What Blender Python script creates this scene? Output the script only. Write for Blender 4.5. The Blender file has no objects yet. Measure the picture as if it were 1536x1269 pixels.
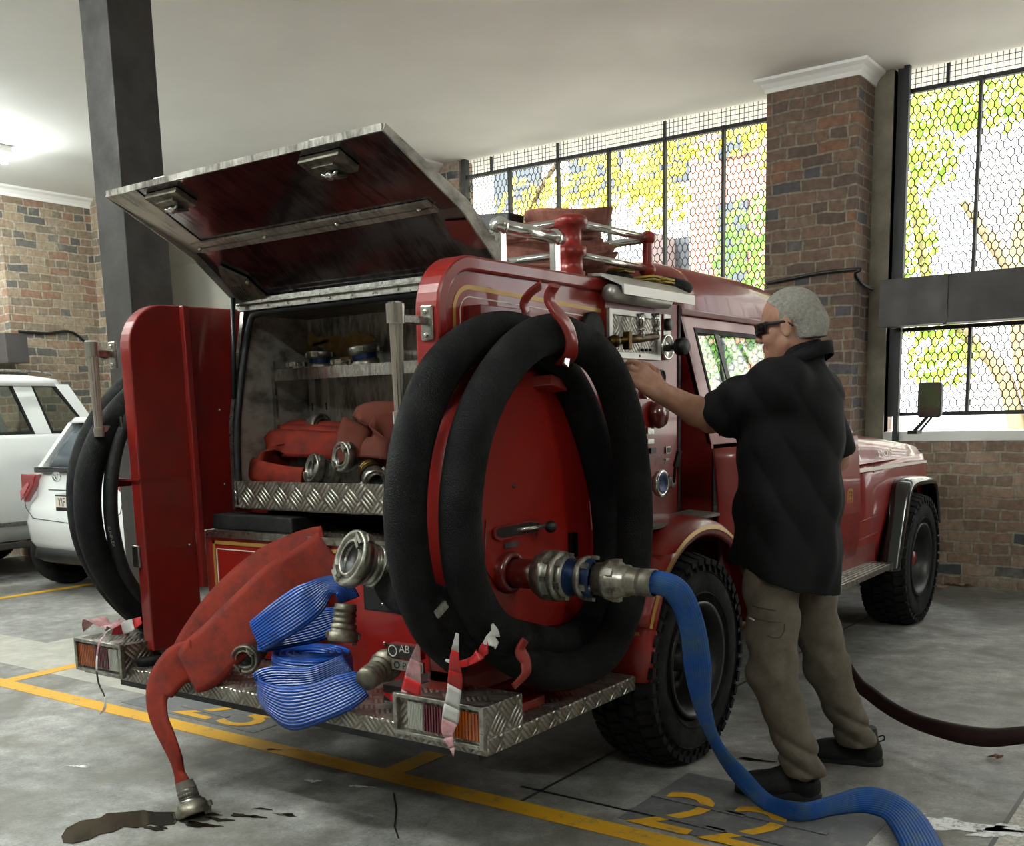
import bpy, bmesh, math, random
import numpy as np
from mathutils import Vector, Matrix
random.seed(7)
SC = bpy.context.scene
COL = SC.collection
PI = math.pi
# ------------------------------------------------------------ camera model
F_PX, PX, PY, CAM_H = 1572.18, 768.0, 880.63, 1.374
YAW, PITCH, ROLL = math.radians(36.0128), math.radians(9.25304), math.radians(1.423348)
def cam_axes():
    f = Vector((-math.sin(YAW)*math.cos(PITCH), math.cos(YAW)*math.cos(PITCH), -math.sin(PITCH)))
    r = Vector((math.cos(YAW), math.sin(YAW), 0)); d = f.cross(r)
    return r*math.cos(ROLL)+d*math.sin(ROLL), -r*math.sin(ROLL)+d*math.cos(ROLL), f
CR, CD, CF = cam_axes()
def P(x, y, X=None, Y=None, Z=None):
    """survey helper: the point of a known real plane that was measured in the photograph"""
    d = CR*(x-PX)+CD*(y-PY)+CF*F_PX
    if X is not None: t = X/d.x
    elif Y is not None: t = Y/d.y
    else: t = (Z-CAM_H)/d.z
    return Vector((0, 0, CAM_H))+d*t
cam = bpy.data.cameras.new('camera'); co = bpy.data.objects.new('camera', cam); COL.objects.link(co)
co.matrix_world = Matrix(((CR.x, -CD.x, -CF.x, 0), (CR.y, -CD.y, -CF.y, 0), (CR.z, -CD.z, -CF.z, CAM_H), (0, 0, 0, 1)))
cam.sensor_fit = 'HORIZONTAL'; cam.sensor_width = 36; cam.lens = F_PX/1536*36
cam.shift_x = 0; cam.shift_y = (PY-634.5)/1536*1.0
cam.clip_start = .05; cam.clip_end = 200
SC.camera = co
# ------------------------------------------------------------ materials
def lin(h):
    if isinstance(h, str):
        h = h.lstrip('#'); c = [int(h[i:i+2], 16)/255 for i in (0, 2, 4)]
    else: c = h
    return tuple(((v/12.92) if v <= .04045 else ((v+.055)/1.055)**2.4) for v in c)+(1,)
def newmat(name):
    m = bpy.data.materials.new(name); m.use_nodes = True
    nt = m.node_tree; b = nt.nodes['Principled BSDF']
    return m, nt, b
def N(nt, t, **k):
    n = nt.nodes.new(t)
    for a, v in k.items():
        if a in n.inputs: n.inputs[a].default_value = v
        else: setattr(n, a, v)
    return n
def ramp(nt, stops, fac=None, interp='LINEAR'):
    r = nt.nodes.new('ShaderNodeValToRGB'); e = r.color_ramp; e.interpolation = interp
    while len(e.elements) < len(stops): e.elements.new(.5)
    for el, (p, c) in zip(e.elements, stops): el.position = p; el.color = c
    if fac is not None: nt.links.new(fac, r.inputs[0])
    return r
def simple(name, col, rough=.5, metal=0, coat=0, var=0, vscale=8, bump=0, bscale=40, spec=None, dirt=None, dscale=3):
    m, nt, b = newmat(name); c = lin(col)
    b.inputs['Base Color'].default_value = c; b.inputs['Roughness'].default_value = rough
    b.inputs['Metallic'].default_value = metal; b.inputs['Coat Weight'].default_value = coat
    b.inputs['Coat Roughness'].default_value = .06
    if spec is not None: b.inputs['Specular IOR Level'].default_value = spec
    tc = N(nt, 'ShaderNodeTexCoord')
    if var:
        n = N(nt, 'ShaderNodeTexNoise', Scale=vscale, Detail=6.0, Roughness=.6); nt.links.new(tc.outputs['Object'], n.inputs['Vector'])
        d = lin(dirt) if dirt else tuple(v*(1-var) for v in c[:3])+(1,)
        hi = tuple(min(1, v*(1+var*.5)) for v in c[:3])+(1,)
        r = ramp(nt, [(.3, d), (.62, c), (.8, hi)], n.outputs['Fac']); nt.links.new(r.outputs[0], b.inputs['Base Color'])
        mr = N(nt, 'ShaderNodeMapRange'); mr.inputs[1].default_value = .3; mr.inputs[2].default_value = .7
        mr.inputs[3].default_value = min(1, rough*1.35); mr.inputs[4].default_value = rough*.8
        nt.links.new(n.outputs['Fac'], mr.inputs[0]); nt.links.new(mr.outputs[0], b.inputs['Roughness'])
    if bump:
        n2 = N(nt, 'ShaderNodeTexNoise', Scale=bscale, Detail=4.0); nt.links.new(tc.outputs['Object'], n2.inputs['Vector'])
        bp = N(nt, 'ShaderNodeBump', Strength=bump, Distance=.01); nt.links.new(n2.outputs['Fac'], bp.inputs['Height'])
        nt.links.new(bp.outputs[0], b.inputs['Normal'])
    return m
def math_(nt, op, a, b=None, c=None):
    n = nt.nodes.new('ShaderNodeMath'); n.operation = op
    for i, v in enumerate((a, b, c)):
        if v is None: continue
        if isinstance(v, (int, float)): n.inputs[i].default_value = v
        else: nt.links.new(v, n.inputs[i])
    return n.outputs[0]
def wallcoords(nt):
    """u along the wall, v up, whatever way the wall faces"""
    g = N(nt, 'ShaderNodeNewGeometry'); s = N(nt, 'ShaderNodeSeparateXYZ'); nt.links.new(g.outputs['Position'], s.inputs[0])
    s2 = N(nt, 'ShaderNodeSeparateXYZ'); nt.links.new(g.outputs['True Normal'], s2.inputs[0])
    ax = math_(nt, 'ABSOLUTE', s2.outputs[0]); az = math_(nt, 'ABSOLUTE', s2.outputs[2])
    isx = math_(nt, 'GREATER_THAN', ax, .6); isz = math_(nt, 'GREATER_THAN', az, .6)
    u = math_(nt, 'ADD', math_(nt, 'MULTIPLY', s.outputs[0], math_(nt, 'SUBTRACT', 1, isx)), math_(nt, 'MULTIPLY', s.outputs[1], isx))
    v = math_(nt, 'ADD', math_(nt, 'MULTIPLY', s.outputs[2], math_(nt, 'SUBTRACT', 1, isz)), math_(nt, 'MULTIPLY', s.outputs[1], isz))
    c = N(nt, 'ShaderNodeCombineXYZ'); nt.links.new(u, c.inputs[0]); nt.links.new(v, c.inputs[1])
    return c.outputs[0], g, u, v
def brick_mat(name, cols, mortar='#8d8373', dark=.0):
    m, nt, b = newmat(name); vec, g, u, v = wallcoords(nt)
    nz = N(nt, 'ShaderNodeTexNoise', Scale=5.0, Detail=3.0); nt.links.new(g.outputs['Position'], nz.inputs['Vector'])
    sv = N(nt, 'ShaderNodeVectorMath', operation='SUBTRACT'); nt.links.new(nz.outputs['Color'], sv.inputs[0]); sv.inputs[1].default_value = (.5, .5, .5)
    sc = N(nt, 'ShaderNodeVectorMath', operation='SCALE'); nt.links.new(sv.outputs[0], sc.inputs[0]); sc.inputs[3].default_value = .045
    ad = N(nt, 'ShaderNodeVectorMath', operation='ADD'); nt.links.new(vec, ad.inputs[0]); nt.links.new(sc.outputs[0], ad.inputs[1])
    br = N(nt, 'ShaderNodeTexBrick'); nt.links.new(ad.outputs[0], br.inputs['Vector'])
    br.inputs['Color1'].default_value = (0, 0, 0, 1); br.inputs['Color2'].default_value = (1, 1, 1, 1); br.inputs['Mortar'].default_value = (.5, .5, .5, 1)
    br.inputs['Scale'].default_value = 1; br.inputs['Mortar Size'].default_value = .0095; br.inputs['Mortar Smooth'].default_value = .35
    br.inputs['Brick Width'].default_value = .235; br.inputs['Row Height'].default_value = .0855
    br.offset = .5; br.squash = .55; br.squash_frequency = 3
    r = ramp(nt, [(i/len(cols), lin(c)) for i, c in enumerate(cols)], br.outputs['Color'], 'CONSTANT')
    n2 = N(nt, 'ShaderNodeTexNoise', Scale=22.0, Detail=8.0, Roughness=.7); nt.links.new(g.outputs['Position'], n2.inputs['Vector'])
    r2 = ramp(nt, [(.3, (.55, .53, .5, 1)), (.7, (1.2, 1.2, 1.2, 1))], n2.outputs['Fac'])
    mx = N(nt, 'ShaderNodeMix', data_type='RGBA', blend_type='MULTIPLY'); mx.inputs[0].default_value = .9
    nt.links.new(r.outputs[0], mx.inputs[6]); nt.links.new(r2.outputs[0], mx.inputs[7])
    n3 = N(nt, 'ShaderNodeTexNoise', Scale=2.3, Detail=5.0); nt.links.new(g.outputs['Position'], n3.inputs['Vector'])
    sm = ramp(nt, [(.56, (0, 0, 0, 1)), (.7, (.5, .5, .5, 1))], n3.outputs['Fac'])   # smeared mortar
    mf = math_(nt, 'MAXIMUM', br.outputs['Fac'], sm.outputs[0])
    mo = N(nt, 'ShaderNodeMix', data_type='RGBA'); nt.links.new(mf, mo.inputs[0]); nt.links.new(mx.outputs[2], mo.inputs[6])
    mr = ramp(nt, [(.35, tuple(x*.45 for x in lin(mortar)[:3])+(1,)), (.65, lin(mortar))], n2.outputs['Fac']); nt.links.new(mr.outputs[0], mo.inputs[7])
    nt.links.new(mo.outputs[2], b.inputs['Base Color']); b.inputs['Roughness'].default_value = .9
    h = math_(nt, 'SUBTRACT', math_(nt, 'MULTIPLY', n2.outputs['Fac'], .5), br.outputs['Fac'])
    bp = N(nt, 'ShaderNodeBump', Strength=.7, Distance=.012); nt.links.new(h, bp.inputs['Height']); nt.links.new(bp.outputs[0], b.inputs['Normal'])
    return m
def tread_mat(name, col='#a9a69d', rough=.33, scale=16, strength=.9, contrast=.55):
    """five-bar aluminium tread plate"""
    m, nt, b = newmat(name); vec, g, u, v = wallcoords(nt)
    a = math_(nt, 'MULTIPLY', math_(nt, 'ADD', u, v), scale*.7071); c = math_(nt, 'MULTIPLY', math_(nt, 'SUBTRACT', u, v), scale*.7071)
    par = math_(nt, 'MODULO', math_(nt, 'ADD', math_(nt, 'ADD', math_(nt, 'FLOOR', a), math_(nt, 'FLOOR', c)), 1000), 2)
    fa = math_(nt, 'FRACT', math_(nt, 'ADD', a, 500)); fc = math_(nt, 'FRACT', math_(nt, 'ADD', c, 500))
    par = math_(nt, 'GREATER_THAN', par, .5); ip = math_(nt, 'SUBTRACT', 1, par)
    s = math_(nt, 'ADD', math_(nt, 'MULTIPLY', fa, par), math_(nt, 'MULTIPLY', fc, ip))
    t = math_(nt, 'ADD', math_(nt, 'MULTIPLY', fc, par), math_(nt, 'MULTIPLY', fa, ip))
    st = math_(nt, 'ABSOLUTE', math_(nt, 'SINE', math_(nt, 'MULTIPLY', s, PI*4)))
    end = math_(nt, 'SINE', math_(nt, 'MULTIPLY', t, PI))
    h = math_(nt, 'SMOOTH_MIN', math_(nt, 'MULTIPLY', math_(nt, 'POWER', st, 1.5), math_(nt, 'MULTIPLY', end, 1.3)), 1, .1)
    nz = N(nt, 'ShaderNodeTexNoise', Scale=9.0, Detail=6.0); nt.links.new(g.outputs['Position'], nz.inputs['Vector'])
    c0 = lin(col); r = ramp(nt, [(0, tuple(x*contrast for x in c0[:3])+(1,)), (.75, c0)], h)
    mx = N(nt, 'ShaderNodeMix', data_type='RGBA', blend_type='MULTIPLY'); mx.inputs[0].default_value = .8
    r2 = ramp(nt, [(.3, (.5, .47, .43, 1)), (.65, (1, 1, 1, 1))], nz.outputs['Fac'])
    nt.links.new(r.outputs[0], mx.inputs[6]); nt.links.new(r2.outputs[0], mx.inputs[7]); nt.links.new(mx.outputs[2], b.inputs['Base Color'])
    b.inputs['Metallic'].default_value = .85; b.inputs['Roughness'].default_value = rough
    bp = N(nt, 'ShaderNodeBump', Strength=strength, Distance=.004); nt.links.new(h, bp.inputs['Height']); nt.links.new(bp.outputs[0], b.inputs['Normal'])
    return m
def rib_mat(name, col, n=26, rough=.38, strength=.8, var=.35, dirt=None, along=0, dark=.35):
    """woven lay-flat hose: ribs across u, weave along v"""
    m, nt, b = newmat(name); uv = N(nt, 'ShaderNodeUVMap'); s = N(nt, 'ShaderNodeSeparateXYZ'); nt.links.new(uv.outputs[0], s.inputs[0])
    h = math_(nt, 'ABSOLUTE', math_(nt, 'SINE', math_(nt, 'MULTIPLY', s.outputs[0], PI*n)))
    tc = N(nt, 'ShaderNodeTexCoord'); nz = N(nt, 'ShaderNodeTexNoise', Scale=14.0, Detail=6.0, Roughness=.65); nt.links.new(tc.outputs['Object'], nz.inputs['Vector'])
    c0 = lin(col); d0 = lin(dirt) if dirt else tuple(x*(1-var) for x in c0[:3])+(1,)
    r = ramp(nt, [(.33, d0), (.58, c0)], nz.outputs['Fac'])
    mx = N(nt, 'ShaderNodeMix', data_type='RGBA', blend_type='MULTIPLY'); mx.inputs[0].default_value = 1
    rr = ramp(nt, [(0, (dark, dark, dark, 1)), (.5, (1, 1, 1, 1))], h)
    nt.links.new(r.outputs[0], mx.inputs[6]); nt.links.new(rr.outputs[0], mx.inputs[7]); nt.links.new(mx.outputs[2], b.inputs['Base Color'])
    b.inputs['Roughness'].default_value = rough; b.inputs['Specular IOR Level'].default_value = .5 if rough < .4 else .18
    bp = N(nt, 'ShaderNodeBump', Strength=strength, Distance=.003); nt.links.new(math_(nt, 'ADD', h, math_(nt, 'MULTIPLY', nz.outputs['Fac'], .4)), bp.inputs['Height']); nt.links.new(bp.outputs[0], b.inputs['Normal'])
    return m
def scratched(name, col, rough=.3, metal=1, dirt='#5a5550'):
    m, nt, b = newmat(name); tc = N(nt, 'ShaderNodeTexCoord')
    mp = N(nt, 'ShaderNodeMapping'); mp.inputs['Scale'].default_value = (60, 6, 12); mp.inputs['Rotation'].default_value = (.4, .7, .5); nt.links.new(tc.outputs['Object'], mp.inputs[0])
    n = N(nt, 'ShaderNodeTexNoise', Scale=1.0, Detail=8.0, Roughness=.7); nt.links.new(mp.outputs[0], n.inputs['Vector'])
    n2 = N(nt, 'ShaderNodeTexNoise', Scale=7.0, Detail=5.0); nt.links.new(tc.outputs['Object'], n2.inputs['Vector'])
    f = math_(nt, 'MULTIPLY', math_(nt, 'ADD', n.outputs['Fac'], n2.outputs['Fac']), .5)
    r = ramp(nt, [(.4, lin(dirt)), (.55, lin(col))], f); nt.links.new(r.outputs[0], b.inputs['Base Color'])
    b.inputs['Metallic'].default_value = metal
    mr = N(nt, 'ShaderNodeMapRange'); mr.inputs[1].default_value = .4; mr.inputs[2].default_value = .6; mr.inputs[3].default_value = rough*1.6; mr.inputs[4].default_value = rough
    nt.links.new(f, mr.inputs[0]); nt.links.new(mr.outputs[0], b.inputs['Roughness'])
    bp = N(nt, 'ShaderNodeBump', Strength=.25, Distance=.004); nt.links.new(n2.outputs['Fac'], bp.inputs['Height']); nt.links.new(bp.outputs[0], b.inputs['Normal'])
    return m
def glass(name, col=(.9, .95, .93), alpha=.15, rough=.02):
    m, nt, b = newmat(name); nt.nodes.remove(b); out = nt.nodes['Material Output']
    t = N(nt, 'ShaderNodeBsdfTransparent'); t.inputs[0].default_value = (*col, 1)
    g = N(nt, 'ShaderNodeBsdfGlossy'); g.inputs['Roughness'].default_value = rough
    lw = N(nt, 'ShaderNodeLayerWeight'); lw.inputs[0].default_value = .5
    fr = math_(nt, 'ADD', math_(nt, 'MULTIPLY', math_(nt, 'POWER', lw.outputs['Facing'], 4), .8), .05)
    mx = N(nt, 'ShaderNodeMixShader'); nt.links.new(fr, mx.inputs[0]); nt.links.new(t.outputs[0], mx.inputs[1]); nt.links.new(g.outputs[0], mx.inputs[2])
    nt.links.new(mx.outputs[0], out.inputs[0]); return m
def leafmat(name, col, col2):
    m, nt, b = newmat(name); nt.nodes.remove(b); out = nt.nodes['Material Output']
    g = N(nt, 'ShaderNodeNewGeometry'); r = ramp(nt, [(0, lin(col)), (1, lin(col2))], g.outputs['Random Per Island'])
    d = N(nt, 'ShaderNodeBsdfDiffuse'); t = N(nt, 'ShaderNodeBsdfTranslucent'); mx = N(nt, 'ShaderNodeMixShader'); mx.inputs[0].default_value = .5
    nt.links.new(r.outputs[0], d.inputs[0]); nt.links.new(r.outputs[0], t.inputs[0]); nt.links.new(d.outputs[0], mx.inputs[1]); nt.links.new(t.outputs[0], mx.inputs[2])
    nt.links.new(mx.outputs[0], out.inputs[0]); return m
M = {}
M['red'] = simple('red_paint', '#86150e', .32, coat=.4, var=.12, vscale=3)
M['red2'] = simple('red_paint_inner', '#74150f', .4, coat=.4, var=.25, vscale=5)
M['gold'] = simple('gold_pinstripe', '#b08a45', .35, metal=.3)
M['cream'] = simple('cream_line', '#e8ddd0', .4)
M['tread'] = tread_mat('tread_plate', '#b5b0a5', .32, 15)
M['tread_dark'] = tread_mat('worn_tread_plate', '#8d877c', .38, 15, contrast=.4)
M['alu'] = scratched('scratched_aluminium', '#c4c2bb', .24, 1, '#6b665f')
M['alu_dark'] = scratched('dirty_aluminium', '#aaa59c', .5, .35, '#5d5851')
M['lidred'] = scratched('lid_underside', '#8b878a', .13, .96, '#4d4044')
M['chrome'] = simple('chrome', '#dcdcd8', .15, .9)
M['brushed'] = simple('brushed_alloy', '#b9b8b0', .3, 1, var=.25, vscale=30, dirt='#6c6a62')
M['storz'] = simple('coupling_alloy', '#a9a79c', .36, .9, var=.35, vscale=25, dirt='#55524a')
M['storz_dark'] = simple('worn_coupling_alloy', '#7f7a6c', .45, .75, var=.4, vscale=25, dirt='#3f3b33')
M['storz_blue'] = simple('blue_anodised_band', '#142c55', .35, .5, var=.3, vscale=20)
M['pipe_red'] = simple('dark_red_pipe', '#5e1410', .3, coat=.6)
M['dull_alu'] = scratched('dull_aluminium', '#b9b5ab', .35, .55, '#7b766c')
M['satin'] = simple('satin_aluminium', '#b4b3ad', .35, .6)
M['reveal'] = simple('grimy_plaster', '#8b8474', .9, var=.35, vscale=6)
M['rubber'] = simple('black_rubber', '#101111', .62, bump=.25, bscale=160, var=.3, vscale=12, spec=.35)
M['suction'] = simple('suction_hose_cover', '#0c0d0d', .8, bump=.5, bscale=220, var=.3, vscale=9, spec=.2)
M['black'] = simple('black_plastic', '#121212', .45)
M['blackgloss'] = simple('gloss_black_paint', '#0c0c0d', .2, coat=.6)
M['tyre'] = simple('tyre_rubber', '#0f0f0f', .85, var=.3, vscale=10, bump=.15, bscale=90, spec=.3)
M['rim'] = simple('black_steel_rim', '#0a0a0a', .42)
M['blue'] = rib_mat('blue_ribbed_hose', '#0d4aa8', 13, .3, 1.0, .35, dark=.28)
M['blue_old'] = rib_mat('worn_blue_hose', '#1a4a90', 12, .5, .45, dirt='#3c5876', dark=.8)
M['redhose'] = rib_mat('red_canvas_hose', '#75200f', 60, .7, .25, dirt='#4f1811', dark=.85)
M['brownhose'] = rib_mat('brown_red_hose', '#4f2011', 50, .8, .2, dirt='#4a241c', dark=.85)
M['pinkhose'] = rib_mat('faded_red_hose', '#8f5f52', 50, .75, .2, dirt='#6a3a31', dark=.85)
M['darkhose'] = rib_mat('dark_maroon_hose', '#241110', 40, .6, .2, dark=.8)
M['brass'] = simple('brass', '#5f4a28', .35, 1, var=.4, vscale=30)
M['tan'] = simple('tan_stain', '#a88a58', .9, var=.5, vscale=40)
M['ceil'] = simple('white_ceiling_plaster', '#efeee9', .75, var=.05, vscale=1.2, bump=.12, bscale=3)
M['cornice'] = simple('white_cornice', '#e4e2dc', .6)
M['creamwall'] = simple('cream_wall', '#cfccc0', .7)
M['steel_grey'] = simple('grey_painted_steel', '#383432', .55, var=.15, vscale=4)
M['frame'] = simple('black_steel_frame', '#1c1d1d', .5, .2)
M['timber'] = simple('dark_painted_timber', '#221e1a', .6, var=.25, vscale=6, bump=.3, bscale=14)
M['brick'] = brick_mat('old_brick', ['#6f5a4e', '#655247', '#755e4f', '#4e4d50', '#6b5649', '#7d5b48', '#5e4e46', '#766455', '#5a4b44', '#6e584b'])
M['brick_l'] = brick_mat('pale_old_brick', ['#93806c', '#84725f', '#9a8872', '#5e5d5a', '#8b7866', '#8f705c', '#7d7162', '#9b8b76', '#66645f', '#877a68'], '#b5aa96')
M['brick_w'] = brick_mat('tan_brick', ['#99816f', '#8c7563', '#a28876', '#917a66', '#4b4e51', '#9a8571', '#86705f', '#a08875', '#937a67', '#84705f'], '#aca292')
M['white_paint'] = simple('white_car_paint', '#e2e4e2', .22, coat=1)
M['carglass'] = glass('car_glass', (.72, .77, .75))
M['cabglass'] = glass('cab_glass', (.86, .9, .88))
M['tail_red'] = simple('red_lens', '#8e0f18', .12, coat=1)
M['tail_dark'] = simple('maroon_lens', '#4f0d1c', .12, coat=1)
M['amber'] = simple('amber_lens', '#8a3f08', .12, coat=1)
M['clear'] = simple('clear_lens', '#b8b8b0', .1, .3, coat=1)
M['tape_w'] = simple('white_barrier_tape', '#cfcdc9', .35)
M['tape_r'] = simple('red_barrier_tape', '#b01a1c', .35)
M['skin'] = simple('skin', '#a97f68', .55, var=.14, vscale=25, dirt='#a06c58')
M['hair'] = simple('grey_hair', '#a9a59c', .8, var=.35, vscale=90, bump=.9, bscale=230)
M['shirt'] = simple('black_work_shirt', '#0a0b0d', .85, bump=.1, bscale=300, spec=.25)
M['khaki'] = simple('khaki_trousers', '#5c5347', .9, var=.3, vscale=14, bump=.15, bscale=200)
M['shoe'] = simple('black_shoe', '#090909', .7, bump=.2, bscale=120)
M['sole'] = simple('dark_shoe_sole', '#1c1b1a', .8)
M['water'] = simple('wet_floor', '#1e1913', .05, spec=.6)
M['leaf_dry'] = simple('dry_leaf', '#8f7355', .9, var=.4, vscale=30)
M['yellow_line'] = None
# ------------------------------------------------------------ mesh builder
OFF = {}
class MB:
    def __init__(s): s.v = []; s.f = []; s.m = []; s.uv = []; s.sm = []
    def add(s, vs, fs, mat=0, uv=None, smooth=False):
        o = len(s.v); s.v += [tuple(v) for v in vs]
        for i, f in enumerate(fs):
            s.f.append([o+k for k in f]); s.m.append(mat); s.sm.append(smooth)
            s.uv.append(uv[i] if uv else None)
        return s
    def box(s, x0, x1, y0, y1, z0, z1, mat=0):
        vs = [(x, y, z) for x in (x0, x1) for y in (y0, y1) for z in (z0, z1)]
        return s.add(vs, [(0, 1, 3, 2), (4, 6, 7, 5), (0, 4, 5, 1), (2, 3, 7, 6), (0, 2, 6, 4), (1, 5, 7, 3)], mat)
    def obox(s, c, a, b, d, mat=0):
        c, a, b, d = map(Vector, (c, a, b, d))
        vs = [c+a*i+b*j+d*k for i in (-1, 1) for j in (-1, 1) for k in (-1, 1)]
        fs = [(0, 1, 3, 2), (4, 6, 7, 5), (0, 4, 5, 1), (2, 3, 7, 6), (0, 2, 6, 4), (1, 5, 7, 3)]
        if a.cross(b).dot(d) < 0: fs = [f[::-1] for f in fs]
        return s.add(vs, fs, mat)
    def bar(s, p, q, w, h, up=(0, 0, 1), mat=0):
        p, q = Vector(p), Vector(q); d = (q-p); u = Vector(up); a = d.cross(u)
        if a.length < 1e-6: a = d.cross(Vector((1, 0, 0)))
        a.normalize(); b = a.cross(d).normalized()
        return s.obox((p+q)/2, a*w/2, d/2, b*h/2, mat)
    def prism(s, poly, vec, mat=0, smooth_side=False):
        """poly: list of 3-D points (planar), extruded by vec"""
        poly = [Vector(p) for p in poly]; vec = Vector(vec); n = len(poly)
        nr = Vector((0, 0, 0))
        for i in range(n): nr += poly[i].cross(poly[(i+1) % n])
        if nr.dot(vec) > 0: poly = poly[::-1]
        s.add(poly+[p+vec for p in poly], [tuple(range(n)), tuple(range(2*n-1, n-1, -1))], mat)
        o = len(s.v)-2*n
        for i in range(n):
            j = (i+1) % n; s.f.append([o+i, o+n+i, o+n+j, o+j]); s.m.append(mat); s.sm.append(smooth_side); s.uv.append(None)
        return s
    def frame(s, outer, inner, vec, mat=0):
        """ring between two outlines with the same number of points, extruded by vec"""
        n = len(outer); vec = Vector(vec); o = [Vector(p) for p in outer]; i_ = [Vector(p) for p in inner]
        vs = o+i_+[p+vec for p in o]+[p+vec for p in i_]; fs = []
        for a in range(n):
            b = (a+1) % n
            fs += [(a, b, n+b, n+a), (2*n+b, 2*n+a, 3*n+a, 3*n+b), (b, a, 2*n+a, 2*n+b), (n+a, n+b, 3*n+b, 3*n+a)]
        return s.add(vs, fs, mat)
    def tube(s, path, r, seg=16, closed=False, caps=True, mat=0, ell=None):
        path = [Vector(p) for p in path]; n = len(path)
        R = r if isinstance(r, (list, tuple)) else [r]*n
        ts = []
        for i in range(n):
            a = path[(i-1) % n] if (closed or i > 0) else path[i]; b = path[(i+1) % n] if (closed or i < n-1) else path[i]
            ts.append((b-a).normalized())
        u = ts[0].orthogonal().normalized(); vs = []; uvs = []; L = 0; Ls = []
        for i in range(n):
            if i: u = (u-ts[i]*u.dot(ts[i])).normalized(); L += (path[i]-path[i-1]).length
            Ls.append(L); w = ts[i].cross(u)
            for k in range(seg):
                a = 2*PI*k/seg; vs.append(path[i]+(u*math.cos(a)+w*math.sin(a))*R[i])
        fs = []; uv = []
        for i in range(n if closed else n-1):
            j = (i+1) % n
            for k in range(seg):
                l = (k+1) % seg; fs.append((i*seg+k, i*seg+l, j*seg+l, j*seg+k)); v1 = Ls[j] if j else L+.1
                uv.append([(k/seg, Ls[i]), ((k+1)/seg, Ls[i]), ((k+1)/seg, v1), (k/seg, v1)])
        s.add(vs, fs, mat, uv, True)
        if caps and not closed:
            o = len(s.v)-n*seg
            s.f.append([o+k for k in range(seg)][::-1]); s.m.append(mat); s.sm.append(False); s.uv.append(None)
            s.f.append([o+(n-1)*seg+k for k in range(seg)]); s.m.append(mat); s.sm.append(False); s.uv.append(None)
        return s
    def lathe(s, prof, o, axis, seg=32, mat=0, smooth=True, a0=0, a1=2*PI):
        """prof: (t, r) along axis from o"""
        o = Vector(o); ax = Vector(axis).normalized(); u = ax.orthogonal().normalized(); w = ax.cross(u)
        full = abs(a1-a0-2*PI) < 1e-6; ns = seg if full else seg+1
        vs = []; n = len(prof)
        for t, r in prof:
            for k in range(ns):
                a = a0+(a1-a0)*k/seg; vs.append(o+ax*t+(u*math.cos(a)+w*math.sin(a))*max(r, 1e-5))
        fs = []
        for i in range(n-1):
            for k in range(seg):
                l = (k+1) % ns; fs.append((i*ns+k, i*ns+l, (i+1)*ns+l, (i+1)*ns+k))
        return s.add(vs, fs, mat, None, smooth)
    def cyl(s, p, q, r, seg=20, mat=0, r2=None):
        p, q = Vector(p), Vector(q); L = (q-p).length; r2 = r if r2 is None else r2
        return s.lathe([(0, 0), (0, r), (L, r2), (L, 0)], p, q-p, seg, mat)
    def sphere(s, c, r, mat=0, seg=16, rings=10, sc=(1, 1, 1)):
        vs = []; c = Vector(c)
        for i in range(rings+1):
            t = PI*i/rings
            for k in range(seg):
                a = 2*PI*k/seg; vs.append(c+Vector((r*sc[0]*math.sin(t)*math.cos(a), r*sc[1]*math.sin(t)*math.sin(a), -r*sc[2]*math.cos(t))))
        fs = [(i*seg+k, i*seg+(k+1) % seg, (i+1)*seg+(k+1) % seg, (i+1)*seg+k) for i in range(rings) for k in range(seg)]
        return s.add(vs, fs, mat, None, True)
    def ribbon(s, path, wd, widths, thick=.006, mat=0, bulge=0):
        """flat hose: path points, width directions, widths; thin lens section"""
        path = [Vector(p) for p in path]; n = len(path); K = 8; vs = []; L = 0; Ls = []
        th = thick if isinstance(thick, (list, tuple)) else [thick]*n
        for i in range(n):
            t = (path[min(i+1, n-1)]-path[max(i-1, 0)]).normalized(); w = Vector(wd[i]); w = (w-t*w.dot(t)).normalized(); nn = t.cross(w)
            if i: L += (path[i]-path[i-1]).length
            Ls.append(L)
            for k in range(2*K):
                if k < K: x = -1+2*k/(K-1); y = 1
                else: x = 1-2*(k-K)/(K-1); y = -1
                e = th[i]/2*(1-abs(x)**4*.8)
                vs.append(path[i]+w*(x*widths[i]/2)+nn*(y*e))
        fs = []; uv = []; S = 2*K
        def uu(k): return (k/(K-1)) if k < K else 1-(k-K)/(K-1)
        for i in range(n-1):
            for k in range(S):
                l = (k+1) % S; fs.append((i*S+k, i*S+l, (i+1)*S+l, (i+1)*S+k))
                uv.append([(uu(k), Ls[i]), (uu(l), Ls[i]), (uu(l), Ls[i+1]), (uu(k), Ls[i+1])])
        s.add(vs, fs, mat, uv, True)
        o = len(s.v)-n*S
        s.f.append([o+k for k in range(S)]); s.m.append(mat); s.sm.append(False); s.uv.append(None)
        s.f.append([o+(n-1)*S+k for k in range(S)][::-1]); s.m.append(mat); s.sm.append(False); s.uv.append(None)
        return s
    def loft(s, rings, mat=0, caps=True, smooth=True):
        n = len(rings[0]); vs = [p for r in rings for p in r]
        s.add(vs, [(i*n+k, i*n+(k+1) % n, (i+1)*n+(k+1) % n, (i+1)*n+k) for i in range(len(rings)-1) for k in range(n)], mat, None, smooth)
        if caps:
            o = len(s.v)-len(vs); 
            for f in ([o+k for k in range(n)][::-1], [o+(len(rings)-1)*n+k for k in range(n)]):
                s.f.append(f); s.m.append(mat); s.sm.append(False); s.uv.append(None)
        return s
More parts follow.
